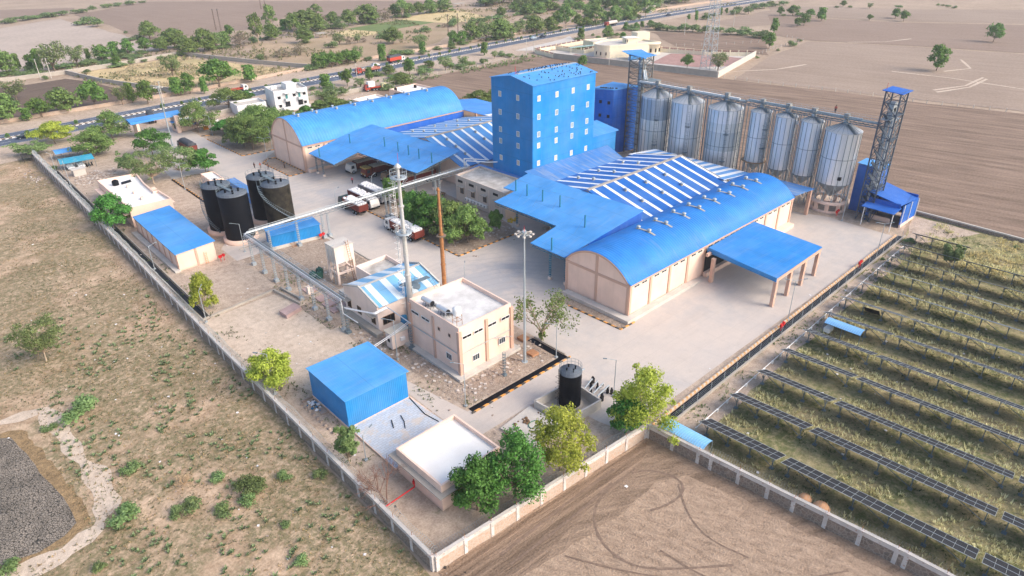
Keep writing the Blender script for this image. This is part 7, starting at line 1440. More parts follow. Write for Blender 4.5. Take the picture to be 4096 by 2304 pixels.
for i, a in enumerate([(54, 64.2, 4, 1.2, 150, .3, 'rubble_scatter', 'stones and litter scattered in front of the office block'), (48.6, 72, 1.0, 5, 130, .3, 'rubble_scatter', 'broken stones between the office block and the dirt lane'), (62.8, 64.6, 1.4, 1.4, 70, .28, 'rubble_scatter', 'rubbish and offcuts around the sparse tree'), (37, 206, 3.2, 2.2, 170, .38, 'scrap_heap', 'heap of pale scrap and broken blocks behind the white terrace'), (38.5, 209.5, 2.5, 1.5, 90, .4, 'scrap_heap', 'pale offcuts heaped below the turquoise car port'), (80, 114, 1.8, 8, 160, .25, 'rubble_scatter', 'stones under the trees of the large planting bed'), (91, 104, 2.6, 3, 130, .3, 'rubble_scatter', 'stones and litter in front of the beige office'), (54, 110.5, 2.0, 1.8, 90, .3, 'rubble_scatter', 'grey stones behind the water tower'), (46, 84, .9, 3, 60, .35, 'rubble_scatter', 'stone blocks along the boiler house plinth'), (25, 218, 1.3, 5, 70, .35, 'scrap_heap', 'grey planks and rubbish outside the far left wall'), (135, 234, 4, 3, 110, .4, 'scrap_heap', 'blue and white rubbish heap beside the flats')]):
    scatter(a[6], a[7], 'rubble', a[0], a[1], a[2], a[3], a[4], a[5], [m_stone, m_stone, m_pale], 20 + i)['kind'] = 'stuff'
o = scatter('litter', 'white litter scattered over the scrubland and yard edges', 'litter', 18, 90, 9, 45, 110, .22, [m_litter, m_stone], 77, .3, -.02); o['kind'] = 'stuff'
o = scatter('litter', 'scraps of litter scattered over the factory yard', 'litter', 36, 90, 4, 35, 90, .2, [m_litter, m_pale, m_stone], 78, .3, .04); o['kind'] = 'stuff'
o = scatter('litter', 'scraps of litter scattered on the solar field ground', 'litter', 100, 24, 28, 10, 40, .25, [m_litter], 79, .3, .04); o['kind'] = 'stuff'
o = scatter('clods', 'dark clods of earth scattered along the walls', 'clods', 27.9, 100, .5, 60, 160, .2, [m_stone, m_blk], 80, .5, .02); o['kind'] = 'stuff'
for i, (x, y) in enumerate([(64.4, 67.6), (62.4, 63.4)]):
    m = MB()
    for k in range(7): m.box(x - .7, y - .7 + k * .22, .1 + (k % 2) * .02, x + .7, y - .58 + k * .22, .5)
    for k in range(5): m.box(x - .65 + k * .3, y - .7, .02, x - .55 + k * .3, y + .7, .1)
    solo(m, 'wooden_crate', plain('orange_timber', (.42, .22, .12), .8), ('orange brown crate beside the high mast foot', 'low timber pallet at the drain end')[i], 'crate', (x, y, 0), 'timber crates')
m = MB(); rr = random.Random(3)
for k in range(14): x, y = 97.2 + rr.gauss(0, .8), 105.4 + rr.gauss(0, .5); m.lathe(x, y, [(.3, .02), (.36, .2), (.2, .42), (0, .46)], 7)
solo(m, 'sack_pile', m_yellow, 'yellow sacks piled under the L-shaped canopy beside the beige office', 'sacks', (97, 105.4, 0))
m = MB(); m.box(98.5, 96.0, .02, 106, 97.2, .5); m.box(98.5, 96.1, .5, 106, 97.1, .56); solo(m, 'loading_ramp', m_conc, 'grey ramp lying under the L-shaped canopy', 'ramp', (102, 96.5, 0))
m = MB(); m.path([(37.5, 62.4, .36), (38.2, 63.6, .38), (38.6, 65, .38)], .06, 5); m.path([(36.4, 63.5, .36), (37.1, 65.0, .4)], .07, 5); m.path([(41.8, 67.5, .33), (41.2, 63, .34), (41.6, 60.4, .34)], .07, 5); solo(m, 'rubber_hose', m_black, 'black hoses lying on the grey paved yard', 'hose', (38, 63, .3))
m = MB()
for k in range(9): y = 68.5 + k * 1.05; m.lathe(30.2 - k * .02, y, [(.22, 0), (.22, .3), (0, .34)], 6)
for k in range(6): m.box(30.3 + k * .3, 77.4, 0, 30.55 + k * .3, 77.7, .35)
m.box(30.9, 73, .05, 31.9, 76.8, .2); solo(m, 'stone_edging', m_stone, 'stone edged pit with blue scrap beside the blue store', 'edging', (31, 73, 0))
scatter('plastic_scrap', 'blue plastic scrap in the pit beside the blue store', 'scrap', 31.3, 75.2, .35, .8, 24, .3, [plain('blue_plastic', (.02, .16, .3), .5), m_litter, m_blk], 5, .4, .2)
o = scatter('brick_pieces', 'orange brick pieces lying outside the near wall corner', 'bricks', 22.5, 41.5, 1.6, 1.8, 12, .25, [plain('orange_brick', (.6, .32, .15), .9)], 6, .4, -.02)
m = MB()
for k in range(7): m.lathe(30.0 + (k % 3) * .9, 247.6 + k * .35, [(.0, .02)], 3) if False else None
m.prism([(25.5, 236), (29, 235.6), (29.3, 239.5), (25.8, 240)], 1.5, 1.7)
for x, y in ((25.8, 236.2), (28.8, 236), (29, 239.2), (26, 239.6)): m.bar((x, y, 0), (x, y, 1.6), .14)
solo(m, 'lean_hut', m_blk, 'dark makeshift hut covered with sheets outside the far left wall', 'hut', (27, 238, 0))
# birds on the tower roof
rr = random.Random(12); fb = None
mb_ = MB(); mb_.lathe(0, 0, [(.0, 0), (.16, .1), (.14, .24), (.07, .32), (.09, .38), (0, .44)], 7); mb_.add([(.1, -.05, .16), (.1, .05, .16), (.42, 0, .08)], [(0, 1, 2)]); me_ = mb_.mesh('pigeon', plain('pigeon_grey', (.03, .035, .045), .7))
for k in range(110):
    t = rr.random() ** .6; x = 107.5 + 20 * t; y = 108.8 + 13 * rr.random() ** (1.4 if k % 2 else .8); z = 28.12 + 1.3 * (1 - abs(y - 115.6) / 7.2)
    o = bpy.data.objects.new('pigeon', me_); C.objects.link(o); o.location = (x, y, z); o.scale = (.75, .75, .75); o.rotation_euler = (0, 0, rr.uniform(0, 6.28)); tag(o, 'dark pigeon perched on the roof of the tall blue tower', 'bird', 'pigeons on the blue tower roof')
for k in range(26):
    x, y = rr.uniform(149.6, 152.2), 0; y = 126.3 - (x - 149) * 1.6 + rr.uniform(0, .5); o = bpy.data.objects.new('pigeon', me_); C.objects.link(o); o.location = (x, y, 18.45); o.rotation_euler = (0, 0, rr.uniform(0, 6.28)); tag(o, 'dark pigeon perched on the roof edge of the narrow blue building', 'bird', 'pigeons on the narrow blue building')
# ------------------------------------------------------------------ trees and plants
import numpy as np
from mathutils import noise as mn
def leafmat(name, A, B, trans=.25):
    t = NT(name); n1 = t.noise(.35, 3); n2 = t.noise(3, 2); oi = t.n('ShaderNodeObjectInfo'); c = t.mix(t.ramp(n1, .38, .62), shade(A, .8), B); c = t.mix(.45, c, t.mix(t.ramp(n2, .38, .62), shade(A, .5), shade(B, 1.35)))
    hs = t.n('ShaderNodeHueSaturation'); t.l(t.math('MULTIPLY_ADD', oi.outputs['Random'], .03, .485), hs.inputs['Hue']); t.l(t.math('MULTIPLY_ADD', oi.outputs['Random'], .4, .8), hs.inputs['Value']); t.l(c, hs.inputs['Color'])
    t.done(hs.outputs[0], .6, 0, .25); tr = t.n('ShaderNodeBsdfTranslucent'); t.l(hs.outputs[0], tr.inputs['Color']); mx = t.n('ShaderNodeMixShader'); mx.inputs[0].default_value = trans; t.l(t.b.outputs[0], mx.inputs[1]); t.l(tr.outputs[0], mx.inputs[2]); t.l(mx.outputs[0], t.t.nodes['Material Output'].inputs['Surface']); return t.m
L_n = leafmat('deep_green_leaf', (.085, .18, .035), (.17, .29, .06)); L_b = leafmat('mid_green_leaf', (.12, .2, .05), (.22, .32, .085)); L_f = leafmat('olive_feather_leaf', (.16, .24, .08), (.26, .34, .13), .35)
L_y = leafmat('yellow_green_leaf', (.28, .37, .04), (.52, .57, .1), .4); L_g = leafmat('rich_green_leaf', (.06, .18, .03), (.12, .29, .055)); L_u = leafmat('scrub_leaf', (.15, .24, .08), (.24, .33, .13), .3); L_d = leafmat('dry_twig_leaf', (.2, .17, .11), (.28, .23, .16), .2); L_dd = leafmat('bleached_twig', (.45, .33, .2), (.6, .46, .3), .1)
LM = dict(n=L_n, b=L_b, f=L_f, t=L_b, u=L_u, d=L_d, s=L_n, B=L_b, N=L_g, F=L_f, Y=L_y, y=L_y, G=L_g, D=L_d, W=L_b, U=L_f)
def mesh_np(name, V, nq, mat, smooth=False):
    me = bpy.data.meshes.new(name); me.vertices.add(len(V)); me.vertices.foreach_set('co', V.astype(np.float32).ravel()); me.loops.add(nq * 4); me.polygons.add(nq)
    me.loops.foreach_set('vertex_index', np.arange(nq * 4, dtype=np.int32)); me.polygons.foreach_set('loop_start', np.arange(0, nq * 4, 4, dtype=np.int32)); me.polygons.foreach_set('loop_total', np.full(nq, 4, dtype=np.int32)); me.materials.append(mat); me.update(); me.validate(); return me
def leaf_quads(P, N, size, rg, elong=1.5):
    n = len(P); N = N / np.linalg.norm(N, axis=1)[:, None]; R_ = rg.normal(size=(n, 3)); U = np.cross(N, R_); U /= np.linalg.norm(U, axis=1)[:, None] + 1e-9; W_ = np.cross(N, U); s = size * rg.uniform(.6, 1.3, n)[:, None]
    U = U * s * elong * .5; W_ = W_ * s * .5; return np.stack([P - U - W_ * .3, P - W_, P + U + W_ * .3, P + W_], 1).reshape(-1, 3)
CR = {  # kind: (clumps, crown bottom, clump radius, leaves, leaf size (of width), droop, vertical squash, lobes spread)
    'n': (9, .12, .28, 1500, .065, .55), 'b': (14, .06, .26, 1900, .06, .6), 'f': (16, .22, .21, 1300, .045, .38), 't': (11, .2, .21, 1000, .065, .6), 'u': (9, .0, .3, 1000, .07, .5), 'd': (10, .05, .25, 900, .045, .5), 's': (6, .2, .38, 800, .11, .8)}
def crown_clumps(kind, rg):
    nc, zb, cr, nl, ls, sq = CR[kind]; cl = []
    for i in range(nc):
        if kind == 's': z = zb + (1 - zb) * (i + .5) / nc; r_ = rg.uniform(0, .22); a = rg.uniform(0, 6.28); cl.append((r_ * math.cos(a), r_ * math.sin(a), z - .02, cr * rg.uniform(.75, 1.1)))
        elif kind == 'u': a = rg.uniform(0, 6.28); r_ = .32 * rg.uniform(0, 1) ** .5; cl.append((r_ * math.cos(a), r_ * math.sin(a), rg.uniform(.2, .72) * (1 - r_), cr * rg.uniform(.7, 1.1)))
        else:
            a = i * 2.4 + rg.uniform(-.4, .4); t = (i + .5) / nc; z = zb + cr * .5 + (1 - zb - cr * .9) * t; w_ = math.sin(PI * min(1, (t * .8 + .22))) ** .6
            if kind == 'f': w_ = .55 + .5 * t
            r_ = .38 * w_ * rg.uniform(.55, 1.05); cl.append((r_ * math.cos(a), r_ * math.sin(a), z, cr * rg.uniform(.65, 1.1)))
    return cl
def crown_pts(cl, n, rg, hw=1.0, sq=.7):
    w_ = np.array([c[3] ** 2 for c in cl]); idx = rg.choice(len(cl), n, p=w_ / w_.sum()); Cc = np.array(cl)[idx]; D = rg.normal(size=(n, 3)); D /= np.linalg.norm(D, axis=1)[:, None]; D[:, 2] = np.where(D[:, 2] < -.3, -D[:, 2] * .6, D[:, 2])
    bump_ = 1 + .22 * np.sin(D[:, 0] * 5 + Cc[:, 0] * 30) * np.cos(D[:, 1] * 6 + Cc[:, 1] * 20); rad = Cc[:, 3] * (rg.uniform(0, 1, n) ** .33) * bump_; P = Cc[:, :3] + D * rad[:, None] * np.array([1, 1, hw])
    return P, D + rg.normal(size=(n, 3)) * .55 + np.array([0, 0, .25])
UNIT = {}
def trunk_mb(cl, h, w_, seed, thick=.035, bare=1.0, fork=.22):
    rr = random.Random(seed); m = MB(); r0 = thick * (h * .5 + w_ * .5); lean = (rr.uniform(-.03, .03) * w_, rr.uniform(-.03, .03) * w_); f = (lean[0], lean[1], h * fork); m.tube((0, 0, -.1), f, r0, r0 * .75, 8)
    for c in cl:
        q = Vector((c[0] * w_, c[1] * w_, c[2] * h)); p_ = Vector(f); mid = p_.lerp(q, .5) + Vector((rr.uniform(-.05, .05) * w_, rr.uniform(-.05, .05) * w_, -.02 * h)); m.tube(p_, mid, r0 * .5, r0 * .3, 5, caps=False); m.tube(mid, q, r0 * .3, r0 * .1, 4, caps=False)
    return m
def unit_tree(kind, v):
    k = (kind, v)
    if k in UNIT: return UNIT[k]
    rg = np.random.default_rng(hash(kind) % 1 + ord(kind) * 13 + v * 7); cl = crown_clumps(kind, rg); nc, zb, cr, nl, ls, sq = CR[kind]; P, N = crown_pts(cl, nl, rg); P[:, 2] = np.clip(P[:, 2], .01, 1.05)
    V = leaf_quads(P, N, ls, rg); me = mesh_np('crown_' + kind, V, len(P), LM[kind]); tm = trunk_mb(cl, 1, 1, ord(kind) + v, .03 if kind != 'u' else .02).mesh('trunk_' + kind, m_bark if kind != 't' else m_twig); UNIT[k] = (me, tm); return UNIT[k]
def far_tree(kind, x, y, h, w_, label, group, seed):
    me, tm = unit_tree(kind, seed % 4); shrub = kind in 'ud'; r = T('shrub' if shrub else 'tree', label, 'shrub' if shrub else 'tree', (x, y, 0), group, seed * 1.7 % 6.28); r.scale = (w_, w_, h)
    for nm, mm_ in (('crown', me), ('trunk', tm)): o = bpy.data.objects.new(nm, mm_); C.objects.link(o); o.parent = r
    return r
def near_tree(kind, x, y, h, w_, label, seed, n=5200, leaf=.3, base='b', cat='tree', group=None, name='tree', mat=None, bark=None, thick=.022, two=None, squash=1, fork=.22):
    rg = np.random.default_rng(seed); cl = [(c[0] * 1.05, c[1] * 1.05, c[2], c[3] * rg.uniform(.6, .95)) for c in crown_clumps(base, rg)]; cl += [(c[0] * 1.15 + rg.uniform(-.16, .16), c[1] * 1.15 + rg.uniform(-.16, .16), min(.93, c[2] + rg.uniform(-.12, .12)), c[3] * rg.uniform(.35, .6)) for c in cl]; P, N = crown_pts(cl, n, rg); P *= np.array([w_, w_, h]); P[:, 2] = np.clip(P[:, 2], .02, None)
    r = T(name, label, cat, (x, y, 0), group); m_ = mat or LM[kind]
    if two: k = (P[:, 2] < h * .5 + P[:, 0] * .3); parts = [(k, two), (~k, m_)]
    else: parts = [(np.ones(len(P), bool), m_)]
    for k, mt in parts:
        V = leaf_quads(P[k], N[k], leaf, rg); o = bpy.data.objects.new('crown', mesh_np('crown', V, int(k.sum()), mt)); C.objects.link(o); o.parent = r
    tb = trunk_mb(cl, h, w_, seed, thick, fork=fork); o = bpy.data.objects.new('trunk', tb.mesh('trunk', bark or m_bark)); C.objects.link(o); o.parent = r; return r
def twigs(m, x, y, h, w_, rr, n=14, r0=.05, depth=3):
    def rec(p, d, L, r_, k):
        q = p + d * L; m.tube(p, q, r_, r_ * .6, 4, caps=False)
        if k == 0: return
        for _ in range(3): d2 = (d + Vector((rr.gauss(0, .5), rr.gauss(0, .5), rr.gauss(0, .35)))).normalized(); rec(q, d2, L * rr.uniform(.55, .85), r_ * .6, k - 1)
    for _ in range(n): a = rr.uniform(0, 6.28); s = rr.uniform(.3, 1.2); rec(Vector((x, y, 0)), Vector((math.cos(a) * s, math.sin(a) * s, 1)).normalized(), h * .36, r0, depth)
TREES=[('A','b',49,395.9,9.7,8.7),('A','s',54.7,401.9,7,2.8),('A','u',56,386.8,3.1,10.9),('A','s',59.2,398.9,6.3,3.3),('A','s',61.3,393.1,8.9,4.2),('A','f',66.7,387.5,11.8,13),('A','u',72.3,397.6,2.8,9.6),('A','u',70.7,381.5,2.7,3.7),('A','f',78.5,396.5,8.8,7.2),('A','u',76.4,372.1,2.2,3.7),('A','s',86.2,407.8,5.1,2.5),('A','n',90.8,400.9,7.2,7.5),('A','u',93,398.6,1.4,10),('A','s',100.5,415.6,6,5.2),('A','s',91.5,380.2,6.1,3.4),('A','n',105.7,410,7.2,6.2),('A','u',99,384.3,4.5,3.9),('A','u',105.6,401.6,2,10.3),('A','u',105.1,383.7,2.6,2.7),('A','n',115.7,415,6.6,6.9),('A','b',133.8,465.1,9,9.8),('A','u',113.1,385.3,2.7,2.5),('A','b',122.9,414.2,5.9,8.1),('A','b',131.5,417,9.4,11.5),('A','b',129.2,389.2,7.4,10.9),('A','b',139.6,393.9,10.4,10.1),('A','f',146.4,396,8,7),('A','b',152.5,399.2,7.6,6),('A','s',172.4,440.5,5.4,4.9),('A','d',159.9,396.1,6.6,10),('A','u',174.2,412.3,4.1,3.5),('B','b',31.2,294.8,8.8,9.3),('B','f',41.1,333,6.7,8.6),('B','s',37.4,291.3,3.8,3.5),('B','n',42.1,293.4,6,6.4),('B','u',59.1,370.8,2.8,2.7),('B','b',49.7,295.9,7.9,8.7),('B','n',60,296.1,8.8,8.2),('B','f',68.6,291.8,6.3,4.1),('B','s',72.5,293.5,6.4,3),('B','n',76.2,287.4,7.8,6.2),('B','f',102.4,336.4,8.4,8),('B','s',89.6,292.8,6,4.7),('B','n',94.2,293.1,7.4,5.2),('B','s',98.4,288.8,5.7,3.2),('B','n',108,297.5,10.3,11.6),('B','s',121.6,296.9,6.1,5.1),('C','u',85.5,620.1,4.3,7.7),('C','u',91,623.6,4,7.1),('C','u',98.3,630.1,4.1,10.8),('C','u',106.4,636.3,3.6,8.1),('C','u',112.9,639.5,4.2,12.7),('C','u',119.7,640.8,3.2,8.3),('C','u',127,646.4,3.9,11.4),('C','u',141.8,653.5,4.4,10.2),('C','u',125.1,571.8,5.5,13.1),('C','u',155.6,673.9,3.4,6.5),('C','u',127.9,551.2,5.9,8.7),('C','u',168,678.2,4.8,8.3),('C','u',178.8,686.3,3.1,8.5),('C','u',130.9,501.9,1.8,2.5),('C','u',189.6,687.8,3.8,10.3),('C','u',201.8,698.3,2.3,7),('D','u',171.3,401.9,4.9,3.4),('D','t',171.9,398.6,14.4,8.5),('D','t',203,448.3,13.1,8.3),('D','b',183.2,405.2,8.2,8.7),('D','s',206.8,437.4,5.7,4.4),('D','t',200.2,409.8,11,7.8),('D','b',190.3,378.6,8.5,8.4),('D','b',215.5,424.3,11.2,18.8),('D','t',253.9,483.2,8,9.3),('D','b',220.7,418.5,8.2,9.4),('D','d',250.2,462.2,3.3,7),('D','u',230.6,421,3.9,7.7),('D','b',239.3,432.3,8,6.6),('D','u',234.6,416.5,7.2,8.3),('D','b',246.3,424.5,9.2,8.5),('D','b',260.6,424.7,11.1,13.3),('D','f',265.2,424,6.4,9.4),('D','d',280.7,433.4,7,9.7),('D','b',294.2,441.6,8,7.8),('D','t',296.1,435,11.5,9.9),('D','b',306.3,440.9,7.7,8),('D','b',314.8,440.3,7.8,8.8),('D','b',323.9,439,9.2,8.8),('D','b',337.4,439.6,8.2,12.7),('E','u',147.9,346,3.8,4.5),('E','d',151,344.7,3.3,2.5),('E','d',160.3,345.6,3.6,7.1),('E','d',169.8,344.8,6,7.2),('E','u',192.1,352.9,4.2,6),('E','f',201.2,358.9,5.5,7.8),('E','d',206.1,356.1,4.2,5),('E','f',210.9,356,4.5,4.5),('E','d',215,356.8,2.1,3.7),('E','u',230.2,360.5,4.3,5.8),('E','b',223.7,339.6,8.1,8.9),('E','u',257.6,364.8,2.9,2.7),('E','f',225.9,317.2,5.9,8.6),('E','u',264.8,364.4,3.9,6.8),('E','u',281.3,372.6,2.3,2.6),('E','d',283.9,369.8,2.3,3.8),('E','u',290.7,369.1,6.2,7.4),('E','u',308.2,371,4.5,5.9),('E','u',325.7,374.3,3.7,5.4),('E','t',345,383.6,5.9,6.3),('F','n',156.9,303.6,6.3,5.1),('F','n',161.1,303.6,6.3,5.1),('F','n',164,302.2,6.3,5.2),('F','n',167.6,302,5.4,5.2),('F','n',173,303.8,6,6.7),('F','n',177.5,303.9,5.2,6.3),('F','f',183.2,310.4,5.7,5.4),('F','u',185.4,304.8,3.2,3.4),('F','s',189.1,298.1,6.8,3.6),('F','u',201.3,307.5,3.4,5.1),('F','u',204.1,305.4,3.5,4.1),('F','u',207.9,304.7,3.4,7.1),('F','s',214.8,299.5,5.1,3.3),('F','u',228.2,305.2,2,4.8),('F','s',235.3,302.3,3.5,2.7),('F','n',243.7,310.2,6.7,5.5),('F','n',247.7,308.3,6.5,5.5),('F','b',258.6,311.9,9.5,9.5),('F','f',264.8,307.8,9.8,9),('F','b',272.2,305.1,10.4,10.1),('F','t',345.8,384.4,5.8,6.3),('F','b',280.4,309.9,9.2,10.9),('F','b',371.7,398,6.9,7.4),('F','f',294.8,311.5,7.2,7.1),('F','u',363.8,381.2,6.5,5.7),('F','b',366.2,378.5,6.9,9.3),('F','b',305.9,310.1,9.1,10.8),('F','b',379.5,379.6,6.8,8.7),('F','b',318.3,308.9,7.5,7.3),('F','b',400.2,384.4,4.9,8.3),('F','t',327,312.1,9.4,6.2),('F','t',331.8,308.1,13.3,9.3),('F','b',419.8,387.2,5.4,8.5),('F','b',343.9,309.5,7,5.7),('F','b',403.6,361.2,6.8,8.1),('F','b',349.6,307.3,4.9,5.7),('F','b',385.9,336.8,7.1,7.6),('F','b',424.7,366,6.3,9.1),('F','t',358,306.3,10.8,9.6),('F','b',372.3,310.8,6.3,5.9),('F','b',376.6,305.9,9.3,7.9),('F','b',389.7,306.4,8.2,7.3),('F','b',396.1,307.2,10.8,8.8),('F','t',409.5,305.7,11.1,10.3),('G','u',119.1,273.8,2.6,3.8),('G','b',129.9,272.6,3.3,3.8),('G','u',132.7,263.2,1.6,3.2),('G','f',127.6,246.5,2.8,5.6),('G','s',137.8,262.2,4.9,4.6),('G','u',129.8,244.3,4.3,6.2),('G','u',137,246.6,3.1,5.2),('G','n',146.9,260.1,6.1,4.1),('G','f',148.8,252.9,3.6,4.4),('G','s',159.8,263.2,4.7,3.4),('G','b',172.7,267.6,3.8,5.3),('G','u',169.1,258.7,2.6,5.2),('G','b',161.4,241.6,5.4,7.1),('G','n',179.1,260.9,6.1,4.7),('G','u',183.9,255.9,3.5,6.5),('G','b',194.7,267,3.1,4.3),('G','f',195.9,256.4,5.9,6.6),('G','f',209.6,260.8,3.7,5.6),('G','u',218.5,256.2,3.8,3.8),('G','s',234,273.6,5.3,3.7),('G','f',231.7,262.9,3.3,3.3),('G','u',237.7,264.6,3,4),('G','u',239.1,260.3,2.3,4),('G','s',306.6,272.9,5.1,4),('G','n',244,215.7,4.8,4.1),('G','u',320.5,276.1,2.3,2),('G','u',313,265.8,2.4,3.4),('G','b',319.6,264.1,6.4,5.1),('G','n',320.5,253.9,3.8,3.9),('G','n',351.4,276.6,4.3,3),('G','n',356.3,272.4,4.2,3),('G','s',365.7,275,3.4,2.5),('G','n',372,273.3,3.8,3.7),('G','u',366.4,263.1,2.9,4.9),('H','u',364.8,264.4,5.1,8.6),('H','u',366.7,256.6,5,7.5),('H','u',368.6,249,5.5,8.4),('H','s',418.5,276.8,3,2.4),('H','u',372.2,242.8,5.1,8.4),('H','s',412,266.6,5.9,2.3),('H','u',372.7,235.8,5.2,6.2),('H','u',427.7,269.1,5.5,5.9),('H','u',438.8,270.7,4.5,4.8),('H','u',383.8,232.1,4,6.3),('H','s',448.5,271.4,4.8,2.4),('H','s',463.4,275.7,3.3,2.2),('H','u',378.2,220.4,4.5,8.2),('H','u',463.4,269.4,4.8,6.2),('H','u',471.3,271.3,5.2,7.5),('H','u',382.9,215.2,5,9.2),('H','u',471.6,263.2,6.9,7.4),('H','u',378.5,204.9,4.9,8),('H','u',503.4,275.9,4.2,7.8),('H','u',378.5,200,4.9,6.9),('H','u',509.6,272.2,4.6,7.9),('H','n',347.7,179.8,7.1,5.4),('H','u',524.2,273.1,4.7,8),('H','s',400.9,205.7,7,4.6),('H','u',540.3,273,3.5,6.8),('I','u',328.8,177.8,1.8,1.8),('I','u',319.1,170.1,3.4,1.7),('I','u',344.8,173.4,2.6,1.8),('I','n',478.3,243.2,5.4,3.9),('I','u',476.2,239.6,2.3,2.7),('I','u',364,175.3,4.1,4.2),('I','n',484.1,236.7,6,6.1),('I','n',433.8,208.2,4.8,3.8),('I','u',483.4,231.5,3.4,5.4),('I','u',381.3,180.1,1.6,2.9),('I','n',441.8,207.7,6.2,5.5),('I','n',485.3,224.9,4.5,5.4),('I','s',468.5,209.3,6.9,5.7),('I','u',547.5,235,1.7,3.3),('I','n',557.2,234.4,4,4),('I','u',551.4,226.9,2.2,3.3),('I','n',492.8,188.5,3.2,3.2),('I','f',556.1,214.4,3.6,3.9),('I','n',512.3,179.9,5.4,5.2),('I','u',573.5,201,2.5,5.2),('I','n',500.6,170.4,6,4.7),('I','n',343.9,98.8,9.7,7.5),('I','u',608.8,185.4,1.8,2.5),('I','u',603.4,180.9,2,2.5),('I','u',602.5,176.6,2.4,3.4),('I','u',595.3,170.5,2.4,3.1),('I','n',446.3,105,8.5,6.3),('J','n',275.3,180.3,5.6,4.4),('J','u',317.5,195.2,3.2,2.7),('J','f',279.8,167.2,6.9,7.4),('K','F',29.3,243,4,9.9),('K','u',30,221.6,2.7,2.2),('K','y',37.2,251.7,6.9,11.2),('K','B',42,227.6,8.3,12),('K','B',51.9,245.2,8.9,10.1),('K','F',44.5,203.2,6.2,6.1),('K','N',54.8,215.7,8.3,9.7),('K','F',46.7,189.7,9.5,10.3),('K','F',53.9,189.9,8.8,8.8),('K','B',74.5,232.2,10.4,10.3),('K','N',59.8,188.4,7.2,7.2),('K','N',80.1,224.3,4.3,7.7),('K','B',94.5,256.3,7.9,11.2),('K','N',102.7,258.2,5.4,5),('L','B',78.1,209.4,8.6,7.7),('L','B',78.2,204.9,9.8,8),('L','B',78.9,200.7,11.2,10.3),('L','B',87.9,218.6,8.6,8.6),('L','B',85.6,207.9,11.2,9.9),('L','B',91.1,210.9,8.5,9.3),('L','B',98.4,217.2,5.7,7.1),('M','N',109.7,225.6,3.7,4.7),('M','B',117.3,230.1,3.6,6.2),('M','B',120.7,224.6,5.1,10.5),('M','B',127.5,226.8,2.4,5.9),('M','N',132.1,225,2.8,4.4),('M','Y',169,190,7.6,7.3),('N','u',160,199.3,2.7,3.4),('N','B',162.1,192.7,6,9.2),('O','F',6.2,115,7.6,7.8),('O','N',30,164.4,7.9,10),('O','Y',30.6,113.4,7.4,4.8),('O','y',28.6,82.7,7,6.5),('O','F',28.6,61.6,6.2,3.3),('O','D',28.3,53,6.3,4.6),('O','G',35.4,45,7.7,5.7),('O','n',89.9,102.8,5.3,2.7),('O','G',40,43.5,9.6,7.2),('O','W',66.4,65.4,8.5,9.9),('O','Y',47,42.9,9.9,7.5),('O','G',58.7,41.9,5.7,4.7),('O','Y',60.4,40.6,10.4,8.6),('P','n',83.5,132.7,7.2,5.4),('P','G',79.9,119.3,7.6,6.8),('P','G',80.5,116.6,8.3,8.2),('P','G',80.4,111.6,8.9,8.6),('P','B',81.4,107.2,8.9,9.3),('P','B',82.1,103.2,8.1,8.9),('Q','u',135.8,39.2,0.7,1),('Q','u',148,38.7,1.1,2.5),('Q','F',141.6,29.2,4.8,3.8),('Q','u',155.5,32.7,0.6,1),('Q','u',160.5,22.8,1.8,1.1),('R','u',-6.2,72.5,1.6,2.7),('R','u',2.7,96.1,0.9,2.1),('R','u',6.5,96,3.9,4.5),('R','u',1.1,66.5,1.3,1.5),('R','u',5.3,71.4,2.3,3.5),('R','u',8.2,79.8,1.7,2.4),('R','u',9.7,68.3,1.6,1.8),('R','D',12.1,72.8,3.5,4.4),('R','u',11.5,67.9,2.7,2.6),('R','u',15.5,70.8,1.3,1.9),('R','u',13.9,64.7,1.9,2.2),('R','u',16.6,64.7,1.7,2.2),('R','U',17.6,65.6,6.1,4.7),('R','u',18.1,58.2,1.6,1.2),('R','u',21.7,65.3,1.1,1.7),('R','u',17,52.4,1.9,1.7),('R','u',25,62.6,1.1,1.9),]
ZP = {'A': 'beyond the walled plots left of the gate', 'B': 'in the plots along the far highway verge', 'C': 'in the hedgerow at the upper left', 'D': 'in the belt between pasture and brown fields', 'E': 'scattered over the patchy pasture', 'F': 'along the far highway wall', 'G': 'on the near highway verge', 'H': 'in the shrub belt behind the villa', 'I': 'scattered over the open fields upper right', 'J': 'inside the villa compound', 'K': 'around the gate corner', 'L': 'beside the left vaulted hall', 'M': 'behind the left vaulted hall', 'N': 'behind the rear canopy', 'P': 'in the big planting bed', 'Q': 'at the solar field edge', 'R': 'in the near scrubland'}
KP = dict(n='dense dark green tree', b='broad mid green tree', f='feathery pale green tree', t='tall airy tree', u='low green shrub', d='dry brownish shrub', s='slim upright tree', B='large leafy tree', N='rounded dark green tree', F='feathery olive tree', Y='yellow green tree', y='bright lime green tree', G='rich green tree', D='dry reddish shrub', U='spreading olive shrub')
SPEC = {(30, 164.4): 'dark green tree leaning over the left wall beside the pump house', (30.6, 113.4): 'upright yellow green tree at the end of the trench', (28.6, 82.7): 'bright lime tree growing against the left wall', (28.6, 61.6): 'small feathery green tree between the wall and paved yard', (35.4, 45): 'dark green leafy tree at the corner of the white roofed block', (40, 43.5): 'tall rich green tree right of the white roofed block', (89.9, 102.8): 'small dark conical tree before the beige office', (47, 42.9): 'yellow green tree between the rich green tree and the bund', (58.7, 41.9): 'dark green lower tree beneath the large yellow green one', (60.4, 40.6): 'large yellow green tree at the wall corner by the drain', (6.2, 115): 'lone feathery olive tree standing in the scrubland', (141.6, 29.2): 'feathery green tree among the solar rows'}
cnt = {}
